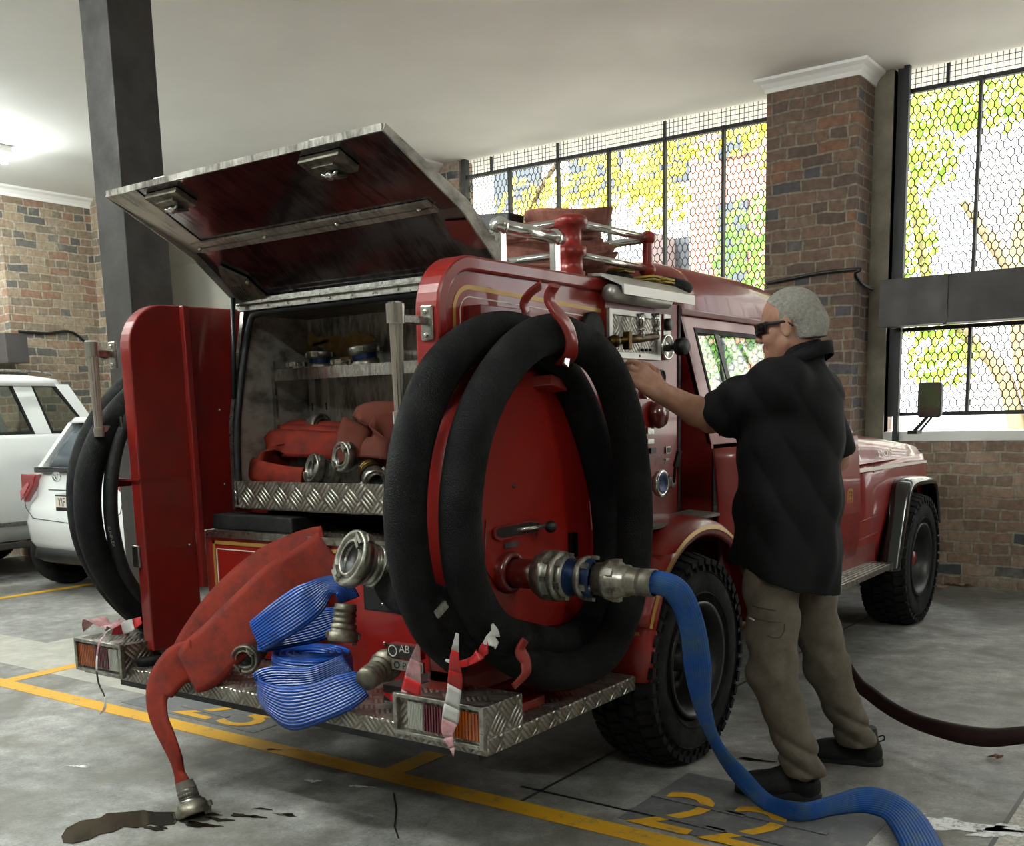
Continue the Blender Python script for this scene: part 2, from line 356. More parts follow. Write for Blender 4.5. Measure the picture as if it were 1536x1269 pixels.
    def text(s, txt, o, right, up, size, depth=.001, mat=0, align='LEFT', sx=1):
        cu = bpy.data.curves.new('t', 'FONT'); cu.body = txt; cu.size = 1; cu.resolution_u = 3; cu.align_x = align
        ob = bpy.data.objects.new('t', cu); COL.objects.link(ob); bpy.context.view_layer.update()
        me = bpy.data.meshes.new_from_object(ob.evaluated_get(bpy.context.evaluated_depsgraph_get()))
        bpy.data.objects.remove(ob); bpy.data.curves.remove(cu)
        o, right, up = Vector(o), Vector(right).normalized(), Vector(up).normalized(); n = right.cross(up)
        vs = [o+right*v.co.x*size*sx+up*v.co.y*size+n*depth for v in me.vertices]
        s.add(vs, [tuple(p.vertices) for p in me.polygons], mat); bpy.data.meshes.remove(me); return s
    def build(s, name, mats, parent=None, bevel=0, seg=2, label=None, recalc=True, auto=None):
        if not isinstance(mats, (list, tuple)): mats = [mats]
        off = OFF.get(parent.name, Vector((0, 0, 0))) if parent else Vector((0, 0, 0))
        me = bpy.data.meshes.new(name); me.from_pydata([(v[0]-off.x, v[1]-off.y, v[2]-off.z) for v in s.v], [], s.f)
        for m in mats: me.materials.append(m)
        me.polygons.foreach_set('material_index', s.m); me.polygons.foreach_set('use_smooth', s.sm)
        if any(u is not None for u in s.uv):
            ul = me.uv_layers.new(name='UVMap'); i = 0
            for f, u in zip(s.f, s.uv):
                for k in range(len(f)):
                    if u: ul.data[i].uv = u[k]
                    i += 1
        me.update(); me.validate()
        if recalc:
            bm = bmesh.new(); bm.from_mesh(me); bmesh.ops.recalc_face_normals(bm, faces=bm.faces); bm.to_mesh(me); bm.free()
        o = bpy.data.objects.new(name, me); COL.objects.link(o)
        if parent: o.parent = parent
        OFF[o.name] = off
        if bevel:
            b = o.modifiers.new('bevel', 'BEVEL'); b.width = bevel; b.segments = seg; b.limit_method = 'ANGLE'; b.angle_limit = math.radians(40)
        if label: o['label'] = label
        return o
def pieces(name, mbs, mat, parent, bevel=0):
    return [m.build(name, mat, parent, bevel=bevel) for m in mbs]
def onsurf(obj, pts, lift=.003):
    """points of an object's surface met by the camera's sight lines through the given photo pixels"""
    from mathutils.bvhtree import BVHTree
    off = OFF[obj.name]; me = obj.data; t = BVHTree.FromPolygons([v.co+off for v in me.vertices], [tuple(p.vertices) for p in me.polygons]); o = Vector((0, 0, CAM_H)); out = []
    for x, y in pts:
        d = (P(x, y, Y=3)-o).normalized(); h = t.ray_cast(o, d)
        if h[0] is not None: out.append(h[0]-d*lift)
    return out
def root(name, loc, label, cat, group=None):
    o = bpy.data.objects.new(name, None); COL.objects.link(o); o.location = loc; OFF[o.name] = Vector(loc)
    o['label'] = label; o['category'] = cat; o.empty_display_size = .1
    if group: o['group'] = group
    return o
def tag(o, label, cat, group=None):
    o['label'] = label; o['category'] = cat
    if group: o['group'] = group
    return o
def struct(o, label=None, cat=None):
    o['kind'] = 'structure'
    if label: o['label'] = label
    if cat: o['category'] = cat
    return o
def cr(pts, n=6, closed=False):
    """Catmull-Rom through points"""
    pts = [Vector(p) for p in pts]; N_ = len(pts); out = []
    for i in range(N_ if closed else N_-1):
        if closed: p0, p1, p2, p3 = pts[(i-1) % N_], pts[i], pts[(i+1) % N_], pts[(i+2) % N_]
        else: p0, p1, p2, p3 = pts[max(i-1, 0)], pts[i], pts[i+1], pts[min(i+2, N_-1)]
        for k in range(n):
            t = k/n; out.append(.5*((2*p1)+(p2-p0)*t+(2*p0-5*p1+4*p2-p3)*t*t+(3*p1-3*p2+p3-p0)*t**3))
    if not closed: out.append(pts[-1])
    return out
def crs(vals, n=6):
    return [v.x for v in cr([Vector((v, 0, 0)) for v in vals], n)]
def copy_tree(o, parent=None):
    c = o.copy(); COL.objects.link(c)
    if parent: c.parent = parent
    for ch in o.children: copy_tree(ch, c)
    return c
# ============================================================ THE SETTING
CZ = 3.85; WY = 8.45
# floor material: concrete, stains, spilled white paint
def floor_mat():
    m, nt, b = newmat('garage_concrete'); g = N(nt, 'ShaderNodeNewGeometry')
    n1 = N(nt, 'ShaderNodeTexNoise', Scale=.9, Detail=9.0, Roughness=.62, Distortion=.6); nt.links.new(g.outputs['Position'], n1.inputs['Vector'])
    n2 = N(nt, 'ShaderNodeTexNoise', Scale=9.0, Detail=10.0, Roughness=.7); nt.links.new(g.outputs['Position'], n2.inputs['Vector'])
    n3 = N(nt, 'ShaderNodeTexNoise', Scale=90.0, Detail=4.0); nt.links.new(g.outputs['Position'], n3.inputs['Vector'])
    f = math_(nt, 'ADD', math_(nt, 'MULTIPLY', n1.outputs['Fac'], .5), math_(nt, 'ADD', math_(nt, 'MULTIPLY', n2.outputs['Fac'], .35), math_(nt, 'MULTIPLY', n3.outputs['Fac'], .15)))
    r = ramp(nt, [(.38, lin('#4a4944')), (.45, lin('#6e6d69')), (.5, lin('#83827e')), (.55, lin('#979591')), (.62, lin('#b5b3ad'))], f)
    n5 = N(nt, 'ShaderNodeTexNoise', Scale=34.0, Detail=6.0, Roughness=.8); nt.links.new(g.outputs['Position'], n5.inputs['Vector'])
    # brownish scuffs
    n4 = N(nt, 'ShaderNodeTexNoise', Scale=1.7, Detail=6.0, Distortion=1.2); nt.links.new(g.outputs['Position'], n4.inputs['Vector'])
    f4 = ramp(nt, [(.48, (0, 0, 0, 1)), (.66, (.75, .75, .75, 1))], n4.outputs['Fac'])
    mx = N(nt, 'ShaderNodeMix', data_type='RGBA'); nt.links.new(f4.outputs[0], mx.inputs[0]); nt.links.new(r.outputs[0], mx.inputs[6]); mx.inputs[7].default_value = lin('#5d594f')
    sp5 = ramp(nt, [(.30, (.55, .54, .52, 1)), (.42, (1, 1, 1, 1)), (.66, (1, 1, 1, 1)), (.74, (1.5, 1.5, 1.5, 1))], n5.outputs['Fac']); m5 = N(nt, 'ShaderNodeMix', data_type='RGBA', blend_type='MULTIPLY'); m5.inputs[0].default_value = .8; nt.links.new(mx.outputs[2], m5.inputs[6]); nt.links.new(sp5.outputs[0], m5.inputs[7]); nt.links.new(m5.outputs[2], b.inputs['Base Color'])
    rr = ramp(nt, [(.35, (.42, .42, .42, 1)), (.65, (.7, .7, .7, 1))], n1.outputs['Fac']); nt.links.new(rr.outputs[0], b.inputs['Roughness'])
    bp = N(nt, 'ShaderNodeBump', Strength=.25, Distance=.006); nt.links.new(f, bp.inputs['Height']); nt.links.new(bp.outputs[0], b.inputs['Normal'])
    return m
def worn(name, col, under='#77756f', lo=.36, hi=.46, scale=14, rough=.6):
    m, nt, b = newmat(name); g = N(nt, 'ShaderNodeNewGeometry')
    n = N(nt, 'ShaderNodeTexNoise', Scale=float(scale), Detail=10.0, Roughness=.75); nt.links.new(g.outputs['Position'], n.inputs['Vector'])
    r = ramp(nt, [(lo, lin(under)), (hi, lin(col))], n.outputs['Fac']); nt.links.new(r.outputs[0], b.inputs['Base Color']); b.inputs['Roughness'].default_value = rough
    return m
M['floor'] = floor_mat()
M['yellow'] = worn('yellow_line_paint', '#d6a016', '#8f8358', .34, .45)
M['baygrey'] = worn('grey_number_patch', '#5f6062', '#76756f', .38, .5)
M['slab'] = worn('pale_concrete_slab', '#b1aea2', '#918f86', .35, .6, 5)
M['rough_slab'] = worn('rough_light_concrete', '#c9c5bb', '#8b8880', .38, .6, 40, .8)
M['spill'] = worn('white_spill', '#dfe0de', '#8d8c88', .42, .5, 25, .5)
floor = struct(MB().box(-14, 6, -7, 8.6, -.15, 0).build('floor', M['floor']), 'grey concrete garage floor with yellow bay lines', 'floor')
def flat(name, polys, mat, z=.0015, **k):
    m = MB()
    for p in polys: m.prism([(x, y, z-.001) for x, y in p], (0, 0, .0015))
    return m.build(name, mat, floor, **k)
def strip(x0, y0, x1, y1): return [(x0, y0), (x1, y0), (x1, y1), (x0, y1)]
flat('slab_patch', [strip(-6.35, 3.14, -4.3, 3.9), strip(-7.6, 3.14, -6.35, 3.6)], M['slab'], .0008)
flat('edge_slab', [strip(-.63, -2, 2.5, 8.4)], M['rough_slab'], .0008)
flat('number_patch', [strip(-4.62, 2.98, -3.62, 3.45), strip(-1.74, 2.98, -.96, 3.52)], M['baygrey'], .0012, label='grey painted patch under the bay number')
flat('bay_line', [strip(-12, 2.83, .4, 2.93)], M['yellow'], .002, label='long yellow line along the bay fronts')
flat('bay_line', [strip(-2.78, 2.93, -2.68, 8.0)], M['yellow'], .002)
flat('bay_line', [strip(-5.63, 2.93, -5.53, 8.0)], M['yellow'], .002)
flat('bay_line', [strip(-8.45, 2.93, -8.35, 8.0)], M['yellow'], .002)
MB().text('23', (-4.26, 3.0, .003), (1, 0, 0), (0, 1, 0), .46, sx=1.3).build('bay_number', M['yellow'], floor, label='yellow painted 23')
MB().text('22', (-1.72, 2.965, .003), (1, 0, 0), (0, 1, 0), .52, sx=1.02).build('bay_number', M['yellow'], floor, label='yellow painted 22')
flat('stencil_gap', [[(x+.0, y0), (x+.04, y0), (x+.34, y0+.02), (x+.30, y0+.02)] if False else [(x-.02, y0), (x+.34, y0-.015), (x+.34, y0+.01), (x-.02, y0+.025)] for x, y0 in ((-4.26, 3.085), (-3.94, 3.20), (-1.72, 3.06), (-1.43, 3.06), (-4.26, 3.24), (-1.72, 3.22), (-1.43, 3.22))], M['baygrey'], .0045)
def blot(cx, cy, rx, ry, ang=0, n=28, j=.35, seed=1):
    rn = random.Random(seed); out = []; ph = [rn.uniform(0, 6.28) for _ in range(4)]
    for i in range(n):
        a = 2*PI*i/n; r = 1+j*(.5*math.sin(3*a+ph[0])+.3*math.sin(7*a+ph[1])+.25*math.sin(11*a+ph[2])); x = rx*r*math.cos(a); y = ry*r*math.sin(a)
        out.append((cx+x*math.cos(ang)-y*math.sin(ang), cy+x*math.sin(ang)+y*math.cos(ang)))
    return out
def fl(x, y): p = P(x, y, Z=0); return p.x, p.y
# joints in the slab
flat('slab_joint', [strip(-2.2, 3.05, -.62, 3.062), strip(-.64, 2.0, -.625, 8.4), strip(-2.12, 2.9, -2.108, 8.3)], M['black'], .0016)
x_, y_ = fl(1440, 1240)
flat('white_spill', [blot(x_-.02, y_, .16, .05, .3, 60, .45, 3), blot(x_+.13, y_+.03, .10, .045, .8, 60, .45, 5), blot(x_-.2, y_+.03, .06, .02, .2, 40, .45, 8)], M['spill'], .0024, label='splash of white paint')
for (px, py, rx, ry, sd) in ((455, 1127, .03, .008, 1), (470, 1172, .028, .012, 2), (410, 1125, .035, .01, 3), (540, 1180, .04, .008, 4), (120, 1150, .04, .012, 5)):
    x_, y_ = fl(px, py); flat('paint_fleck', [blot(x_, y_, rx, ry, .4, 20, .8, sd)], M['spill'], .002)
# puddle with wet spots
m = MB(); pud = [(92, 1256), (100, 1243), (122, 1232), (150, 1228), (160, 1221), (190, 1219), (215, 1216), (232, 1219), (262, 1219), (268, 1228), (262, 1237), (240, 1240), (225, 1237), (205, 1243), (185, 1241), (170, 1249), (150, 1252), (135, 1260), (110, 1266), (95, 1265)]
m.prism([(*fl(*p), .002) for p in pud], (0, 0, .0015))
for (px, py, rx, ry, sd) in ((300, 1238, .06, .02, 1), (330, 1230, .05, .012, 2), (362, 1224, .045, .012, 3), (385, 1226, .03, .01, 4), (395, 1214, .03, .006, 7), (430, 1223, .035, .012, 5), (232, 1243, .05, .016, 6), (320, 1222, .03, .007, 9)):
    x_, y_ = fl(px, py); m.prism([(a, b_, .002) for a, b_ in blot(x_, y_, rx, ry, .3, 20, .6, sd)], (0, 0, .0012))
tag(m.build('puddle', M['water']), 'dark brown puddle on the concrete beside the dangling red hose coupling', 'puddle')
x_, y_ = fl(1130, 1140)
tag(MB().prism([(a, b_, .002) for a, b_ in blot(x_, y_, .06, .012, .2, 26, .7, 4)], (0, 0, .0012)).build('oil_stain', M['water']), 'small dark wet stain on the floor behind the toe of the black shoe', 'stain')
# crack
cpts = [fl(*p) for p in ((590, 1190), (595, 1215), (592, 1240), (598, 1258))]
flat('floor_crack', [[(x-.004, y) for x, y in cpts]+[(x+.004, y) for x, y in cpts[::-1]]], M['black'], .0018)
# ceiling and walls
struct(MB().box(-14, 6, -7, 9.2, CZ, CZ+.3).build('ceiling', M['ceil']), 'white plastered concrete ceiling', 'ceiling')
WT = .22  # wall thickness
X1, X2 = -6.66, -3.33   # left opening
X3, X4 = -2.50, 2.6     # right opening
SILL = 1.11
w = MB(); w.box(X1, X2, WY, WY+WT, 0, SILL); w.box(X3, X4, WY, WY+WT, 0, SILL)
w.box(X2, X3, WY, WY+WT, 0, CZ); w.box(-7.7, X1, WY, WY+WT, 0, CZ); w.box(X4, 6, WY, WY+WT, 0, CZ)
struct(w.build('wall_back', M['brick_w']), 'tan brick dwarf wall under the mesh windows', 'wall')
w = MB(); w.box(X1, X2, WY-.01, WY+WT+.03, SILL, SILL+.07); w.box(X3, X4, WY-.01, WY+WT+.03, SILL, SILL+.07)
struct(w.build('trim_1', M['cornice']), 'pale window sill', 'sill')
w = MB(); w.box(-14, -7.7, WY, WY+WT, 0, CZ)
for z in (1.2, 2.0, 2.75, 3.3): w.box(-14, -7.7, WY-.012, WY, z, z+.02)
struct(w.build('wall_cladding', M['creamwall']), 'cream boarded wall in the far left corner', 'wall')
struct(MB().box(-14, -13.8, -7, WY, 0, CZ).build('wall_left', M['brick_l']), 'brick side wall far to the left', 'wall')
def pier(x0, x1, y0, y1, mat, label, corn=((1, 1, 1))):
    r = root('brick_pier', ((x0+x1)/2, (y0+y1)/2, 0), label, 'pillar'); r['kind'] = 'structure'
    MB().box(x0, x1, y0, y1, 0, CZ-.001).build('pier_brickwork', mat, r)
    prof = [(0, 0), (.012, .0), (.02, .03), (.045, .06), (.075, .08), (.08, .1), (0, .1)]   # (out, up)
    c = MB()
    o = lambda d: [(x0-d, y1), (x0-d, y0-d), (x1+d, y0-d), (x1+d, y1)]
    rings = [[(x, y, CZ-.101+u) for x, y in o(d)] for d, u in prof]
    n = 4; vs = [p for R in rings for p in R]
    fs = [(i*n+k, i*n+k+1, (i+1)*n+k+1, (i+1)*n+k) for i in range(len(rings)-1) for k in range(3)]
    c.add(vs, fs); c.build('cornice', M['cornice'], r, recalc=False)
    return r
pier(-3.34, -2.64, 8.06, WY-.002, M['brick'], 'tall brick pillar between the two mesh windows')
pier(-7.75, -6.93, 8.12, WY-.002, M['brick_l'], 'brick pillar partly hidden behind the raised lid')
pier(-12.2, -10.82, 6.08, 7.12, M['brick_l'], 'brick pillar at the left edge behind the white cars')
struct(MB().box(-10.82, -10.15, 7.12, 7.4, 0, CZ).build('wall_return', M['brick_l']), 'short brick wall behind the timber post', 'wall')
# reveal of the window beside the big pillar
struct(MB().box(-2.64, -2.5, WY-.02, WY+.1, 0, CZ).build('trim_2', M['reveal']), 'pale plaster window reveal', 'trim')
# --- windows: steel frames with hexagonal wire
def hexwire(mb, x0, x1, z0, z1, y, w=.049, h=.074, t=.0075):
    """elongated hexagon cells, staggered"""
    s = .036; v = h-s*.5-.012; 
    pitch = h*.78; nz_ = int((z1-z0)/pitch)+2; nx = int((x1-x0)/w)+2
    vl = pitch*.52; sl = pitch-vl
    def seg(a, b):
        (xa, za), (xb, zb) = a, b
        # clip
        if max(xa, xb) > x1 or min(xa, xb) < x0 or max(za, zb) > z1 or min(za, zb) < z0: return
        dx, dz = xb-xa, zb-za; L = math.hypot(dx, dz); nx_, nz2 = -dz/L*t/2, dx/L*t/2
        vs = [(xa+nx_, y-t/2, za+nz2), (xa-nx_, y-t/2, za-nz2), (xb-nx_, y-t/2, zb-nz2), (xb+nx_, y-t/2, zb+nz2), (xa, y+t/2, za), (xb, y+t/2, zb)]
        mb.add(vs, [(0, 1, 2, 3), (1, 4, 5, 2), (4, 0, 3, 5)])
    for j in range(nz_):
        zc = z0+j*pitch; o = (j % 2)*w/2
        for i in range(nx):
            x = x0+i*w+o
            seg((x, zc), (x, zc+vl))
            seg((x, zc+vl), (x-w/2, zc+pitch)); seg((x, zc+vl), (x+w/2, zc+pitch))
def sqwire(mb, x0, x1, z0, z1, y, p=.04, t=.004):
    for i in range(int((x1-x0)/p)+1): mb.box(x0+i*p-t/2, x0+i*p+t/2, y-t/2, y+t/2, z0, z1)
    for i in range(int((z1-z0)/p)+1): mb.box(x0, x1, y-t/2, y+t/2, z0+i*p-t/2, z0+i*p+t/2)
def mesh_window(name, x0, x1, z0, z1, mulls, label, top=3.71):
    r = root(name, ((x0+x1)/2, WY+.05, z0), label, 'window'); r['kind'] = 'structure'
    f = MB(); y = WY+.03; b = .022
    f.box(x0, x1, y, y+.04, z1-.03, z1); f.box(x0, x1, y, y+.04, z0, z0+.03); f.box(x0, x0+.05, y-.02, y+.05, z0, z1 if z1 < 3 else CZ); f.box(x1-.04, x1, y, y+.04, z0, z1)
    for mx in mulls: f.box(mx-b/2, mx+b/2, y-.01, y+.035, z0, z1)
    f.build('window_frame', M['frame'], r)
    h = MB(); hexwire(h, x0+.03, x1-.02, z0+.02, z1-.01, y+.045); h.build('wire_mesh', M['frame'], r, recalc=False)
    if z1 > 3:
        s = MB(); sqwire(s, x0+.03, x1, z1, CZ-.002, y+.05); 
        for mx in [x0+.35]+list(mulls[1::2]): s.box(mx-.012, mx+.012, y, y+.02, z1-.01, CZ-.02)
        s.build('top_wire_grid', M['frame'], r, recalc=False)
    return r
mesh_window('window_1', X1+.02, X2, SILL+.07, 3.70, (-6.08, -5.53, -4.99, -4.435, -3.89), 'long mesh window with yellow leaves behind it')
mesh_window('window_2', X3+.02, X4, 2.31, 3.70, (-1.90, -1.3, -.7, -.1, .5, 1.1, 1.7), 'upper mesh window to the right of the brick pillar')
mesh_window('window_3', X3+.02, X4, 1.30, 1.97, (-1.90, -1.3, -.7, -.1, .5, 1.1, 1.7), 'lower mesh window under the grey beam')
MB().box(X3+.08, X3+.12, WY-.05, WY, SILL, CZ).build('x', M['frame'])
bpy.data.objects['x'].name = 'window_stile'; st = bpy.data.objects['window_stile']; struct(st, 'black upright steel bar at the edge of the right window', 'window frame')
# beam
bm_ = root('steel_beam', (-1.4, 8.1, 1.965), 'dark grey boxed steel beam across the right window', 'beam'); bm_['kind'] = 'structure'
MB().box(-2.46, 3.2, 8.1, 8.38, 1.965, 2.30).build('beam_box', M['steel_grey'], bm_, bevel=.004)
MB().box(-2.0, -1.975, 8.092, 8.1, 1.95, 2.30).box(-2.46, 3.2, 8.08, 8.1, 1.96, 1.968).build('beam_joint', M['steel_grey'], bm_)
p = P(29, 500, Y=5.9)
b2 = MB().box(p.x-1.6, p.x, 5.75, 5.98, p.z-.29, p.z).build('grey_beam', M['steel_grey'], bevel=.004); struct(b2, 'grey beam end at the left edge above the white car', 'beam')
struct(MB().box(6, 6.2, -7, 8.45, 0, CZ).build('wall_right', M['brick_l']), 'brick wall far to the right of the bays', 'wall')  # unseen wall added to cut light from the right
struct(MB().box(-14, 6.2, -7.2, -7, 0, CZ).build('wall_front', M['brick_l']), 'brick wall far behind the camera', 'wall')  # added out of view to block light from behind the camera
# cables
def cable(pts, r, label):
    t = MB().tube(cr(pts, 5), r, 8).build('wall_cable', M['black']); tag(t, label, 'cable'); return t
cable([P(1150, 425, Y=8.04), P(1190, 417, Y=8.035), P(1240, 408, Y=8.035), P(1290, 404, Y=8.035), (-2.625, 8.05, 2.36), (-2.62, 8.2, 2.30), (-2.60, 8.38, 2.27)], .013, 'black cable crossing the tall brick pillar')
cable([P(28, 497, X=-10.80), P(70, 500, X=-10.80), P(110, 499, X=-10.80), (-10.79, 7.08, 2.15), (-10.5, 7.10, 2.19), (-10.2, 7.10, 2.21)], .014, 'black cable sagging along the left brick pillar')
# timber post
c = P(184, 300, Y=3.62)
cx, cy = c.x, c.y
xl = P(143, 300, Y=cy).x; 
q1 = P(249, 300, X=cx)
tp = MB().box(xl, cx, cy, q1.y, 0, CZ-.001).build('timber_post', M['timber'], bevel=.006); struct(tp, 'dark painted square timber post behind the truck', 'post')
# lamps: fluorescent battens on the ceiling, most of them added as fill
def batten(x, y, L, ang, power, label):
    r = root('ceiling_light', (x, y, CZ), label, 'light')
    d = Vector((math.cos(ang), math.sin(ang), 0)); n = Vector((-d.y, d.x, 0))
    MB().obox((x, y, CZ-.03), d*L/2, n*.06, (0, 0, .03)).build('light_body', M['cornice'], r, bevel=.004)
    m, nt, b = newmat('lit_tube'); b.inputs['Emission Color'].default_value = (.93, 1, .97, 1); b.inputs['Emission Strength'].default_value = power
    MB().cyl(Vector((x, y, CZ-.13))-d*(L/2-.03), Vector((x, y, CZ-.13))+d*(L/2-.03), .022, 12).build('light_tube', m, r)
LP = 260
batten(-9.35, 4.75, 1.3, PI/2, LP, 'fluorescent ceiling light just past the left edge')
for i, (x, y) in enumerate(((-3.4, .6), (-6.2, 1.2), (.8, -1.2), (3.5, 4.0), (-7.5, -1.5), (-11.5, 3.0))):  # out-of-view battens added to brighten the ceiling and bays
    batten(x, y, 1.5, 0, LP*(1, 1.3, .6, 1.1, 1.3, 1.5)[i], ['fluorescent ceiling light above the rear of the truck bay', 'fluorescent ceiling light over the neighbouring bay', 'fluorescent ceiling light above the camera aisle', 'fluorescent ceiling light over the bay to the right', 'fluorescent ceiling light far behind on the left', 'fluorescent ceiling light over the far left bay'][i])
# ============================================================ OUTSIDE
struct(MB().box(-30, 20, 8.67, 40, -.3, -.15).build('ground_outside', simple('pale_paving', '#bdb9af', .9, var=.1)), 'pale paved ground outside the windows', 'ground')
M['facade'] = simple('pale_render', '#d8d6d0', .9); M['fac_grey'] = simple('grey_render', '#9aa0a2', .9); M['fac_red'] = simple('terracotta_panel', '#b98472', .9)
M['fac_blue'] = simple('blue_panel', '#3f5f9a', .8); M['winglass'] = simple('dark_window_pane', '#4b5257', .2)
b = root('office_building', (-9, 22, -.15), 'pale office building seen through the long mesh window', 'building')
MB().box(-26, -9.5, 22, 28, -.15, 9).build('wall', M['facade'], b)
for i in range(7):
    for j in range(3): MB().box(-25+i*2.2, -23.6+i*2.2, 21.93, 22.05, .8+j*2.8, 2.4+j*2.8).build('window', M['winglass'], b)
MB().box(-13.5, -11.2, 20.8, 22, -.15, 5.2).build('grey_bay', M['fac_grey'], b); MB().box(-13.2, -11.6, 20.6, 20.8, 2.6, 3.9).build('blue_panel', M['fac_blue'], b)
b = root('terracotta_building', (-8, 20, -.15), 'narrow terracotta coloured building behind the long mesh window', 'building')
MB().box(-9.4, -7.6, 19, 25, -.15, 8.5).build('wall', M['fac_red'], b)
for j in range(3): MB().box(-8.8, -8.2, 18.95, 19.05, .8+j*2.6, 2.6+j*2.6).build('window', M['winglass'], b)
b = root('louvred_building', (0, 20, -.15), 'white building with tall dark slots behind the right window', 'building')
MB().box(-4.3, 9, 19, 25, -.15, 8.5).build('wall', M['facade'], b)
for i in range(12):
    for j in range(3): MB().box(-2.4+i*.62, -2.12+i*.62, 18.93, 19.03, .9+j*2.3, 2.7+j*2.3).build('slot_window', M['winglass'], b)
def leaves(mb, c, R, n, s, rn, flat_=1):
    for i in range(n):
        while True:
            d = Vector((rn.uniform(-1, 1), rn.uniform(-1, 1), rn.uniform(-1, 1)))
            if d.length < 1: break
        p = Vector(c)+Vector((d.x*R[0], d.y*R[1], d.z*R[2])); a = Vector((rn.gauss(0, 1), rn.gauss(0, 1), rn.gauss(0, .6))).normalized(); u = a.orthogonal().normalized(); w = a.cross(u); q = s*rn.uniform(.6, 1.4)
        mb.add([p+u*q, p+w*q*.55+u*q*.2, p-u*q, p-w*q*.55+u*q*.2], [(0, 1, 2, 3)])
def tree(name, base, trunk, clusters, lm, label, tr=.12, n=500, s=.06, bark='#6e6253'):
    r = root(name, base, label, 'tree'); rn = random.Random(hash(label) % 1000 if False else len(label)*7)
    t = MB()
    for path in trunk: t.tube(cr([Vector(p) for p in path], 5), [tr*(1-.6*i/(5*(len(path)-1))) for i in range(5*(len(path)-1)+1)], 8)
    t.build('trunk', simple('bark', bark, .9, var=.3), r)
    l = MB()
    for c, R in clusters: leaves(l, c, R, int(n*R[0]*R[2]*3), s, rn)
    l.build('foliage', lm, r, recalc=False)
    return r
ly = leafmat('yellow_leaves', '#e9dc62', '#d3d07a'); lg = leafmat('green_leaves', '#7fae62', '#b4cc7c'); lg2 = leafmat('lime_leaves', '#93b85a', '#d2dc74')
tree('maple_tree', (-8.6, 11.5, -.15), [[(-8.6, 11.5, -.15), (-8.5, 11.5, 2), (-8.1, 11.4, 3.6), (-7.2, 11.3, 4.6)], [(-8.4, 11.5, 2.6), (-9.4, 11.3, 3.7)]],
     [((-8.9, 11.2, 3.7), (.5, .3, .35)), ((-8.4, 11.0, 3.2), (.35, .3, .25)), ((-7.6, 11.2, 3.9), (.8, .35, .4)), ((-7.1, 11.1, 3.35), (.35, .3, .3)), ((-6.4, 11.2, 4.2), (.9, .35, .45)), ((-6.9, 11.0, 2.9), (.25, .2, .25)), ((-5.9, 11.1, 3.8), (.4, .3, .4)), ((-5.1, 11.1, 4.4), (.8, .35, .3)), ((-9.6, 11.2, 3.2), (.25, .3, .45)), ((-8.0, 11.0, 2.5), (.22, .2, .2)), ((-4.6, 11.1, 4.15), (.4, .3, .3))], ly, 'tree with bright yellow leaves behind the long mesh window', .07, 190, .075)
tree('garden_tree', (-5.2, 12.5, -.15), [[(-5.2, 12.5, -.15), (-5.25, 12.5, 1.8), (-5.1, 12.5, 3.2)]],
     [((-5.2, 12.3, 3.3), (.6, .4, .7)), ((-5.3, 12.3, 2.2), (.65, .4, .6)), ((-5.0, 12.3, 1.4), (.6, .4, .5)), ((-6.0, 12.4, 2.0), (.25, .3, .5))], lg, 'green leafy tree left of the tall brick pillar', .07, 380, .06)
tree('leaning_tree', (-1.7, 13, -.15), [[(-2.2, 13, -.15), (-2.5, 13, 1.6), (-3.3, 12.9, 2.6), (-3.6, 12.9, 4.0)], [(-1.4, 13, -.15), (-2.2, 13, 1.3), (-2.45, 13, 2.6), (-2.4, 13, 3.6), (-2.0, 12.8, 4.6)], [(-2.4, 13, 2.7), (-3.0, 12.8, 3.6)]],
     [((-3.5, 12.6, 4.3), (.6, .4, .7)), ((-2.7, 12.6, 4.6), (.7, .4, .4)), ((-3.6, 12.6, 3.2), (.4, .4, .5)), ((-3.4, 12.6, 2.5), (.5, .4, .4)), ((-1.9, 12.6, 4.7), (.6, .4, .5)), ((-1.6, 12.6, 2.9), (.4, .3, .4)), ((-3.1, 12.6, 1.9), (.4, .3, .35))], lg2, 'leaning tree with lime green leaves behind the right window', .11, 420, .06, '#a59577')
# ============================================================ THE TRUCK
XR, XL, CXM = -2.00, -3.56, -2.78
YR = 2.42
T = root('fire_truck', (CXM, 5.2, 0), 'red four wheel drive fire truck with its rear locker lid raised', 'fire truck')
def Rp(x, y): return P(x, y, X=XR)
def arc(cx, cy, r, a0, a1, n=8):
    return [(cx+r*math.cos(a0+(a1-a0)*i/n), cy+r*math.sin(a0+(a1-a0)*i/n)) for i in range(n+1)]
# ---- right side panel (YZ outline)
TOPZ = 1.855; Y2 = 3.36; YB = 3.90
def outline(d, botz=.56):
    r = max(.17-d, .02)
    return [(YR+d, botz+d)]+arc(YR+.17, TOPZ-.17, r, PI, PI/2, 10)+[(YB, TOPZ-d), (YB, botz+d)]
o3 = lambda pts, x: [Vector((x, y, z)) for y, z in pts]
m = MB(); m.prism(o3(outline(.015), XR-.045), (.03, 0, 0)); 
sp = m.build('side_panel', M['red'], T)
m = MB(); m.frame(o3(outline(0), XR-.09), o3(outline(.045), XR-.09), (.09, 0, 0)); m.build('panel_rim', M['red'], T, bevel=.008)
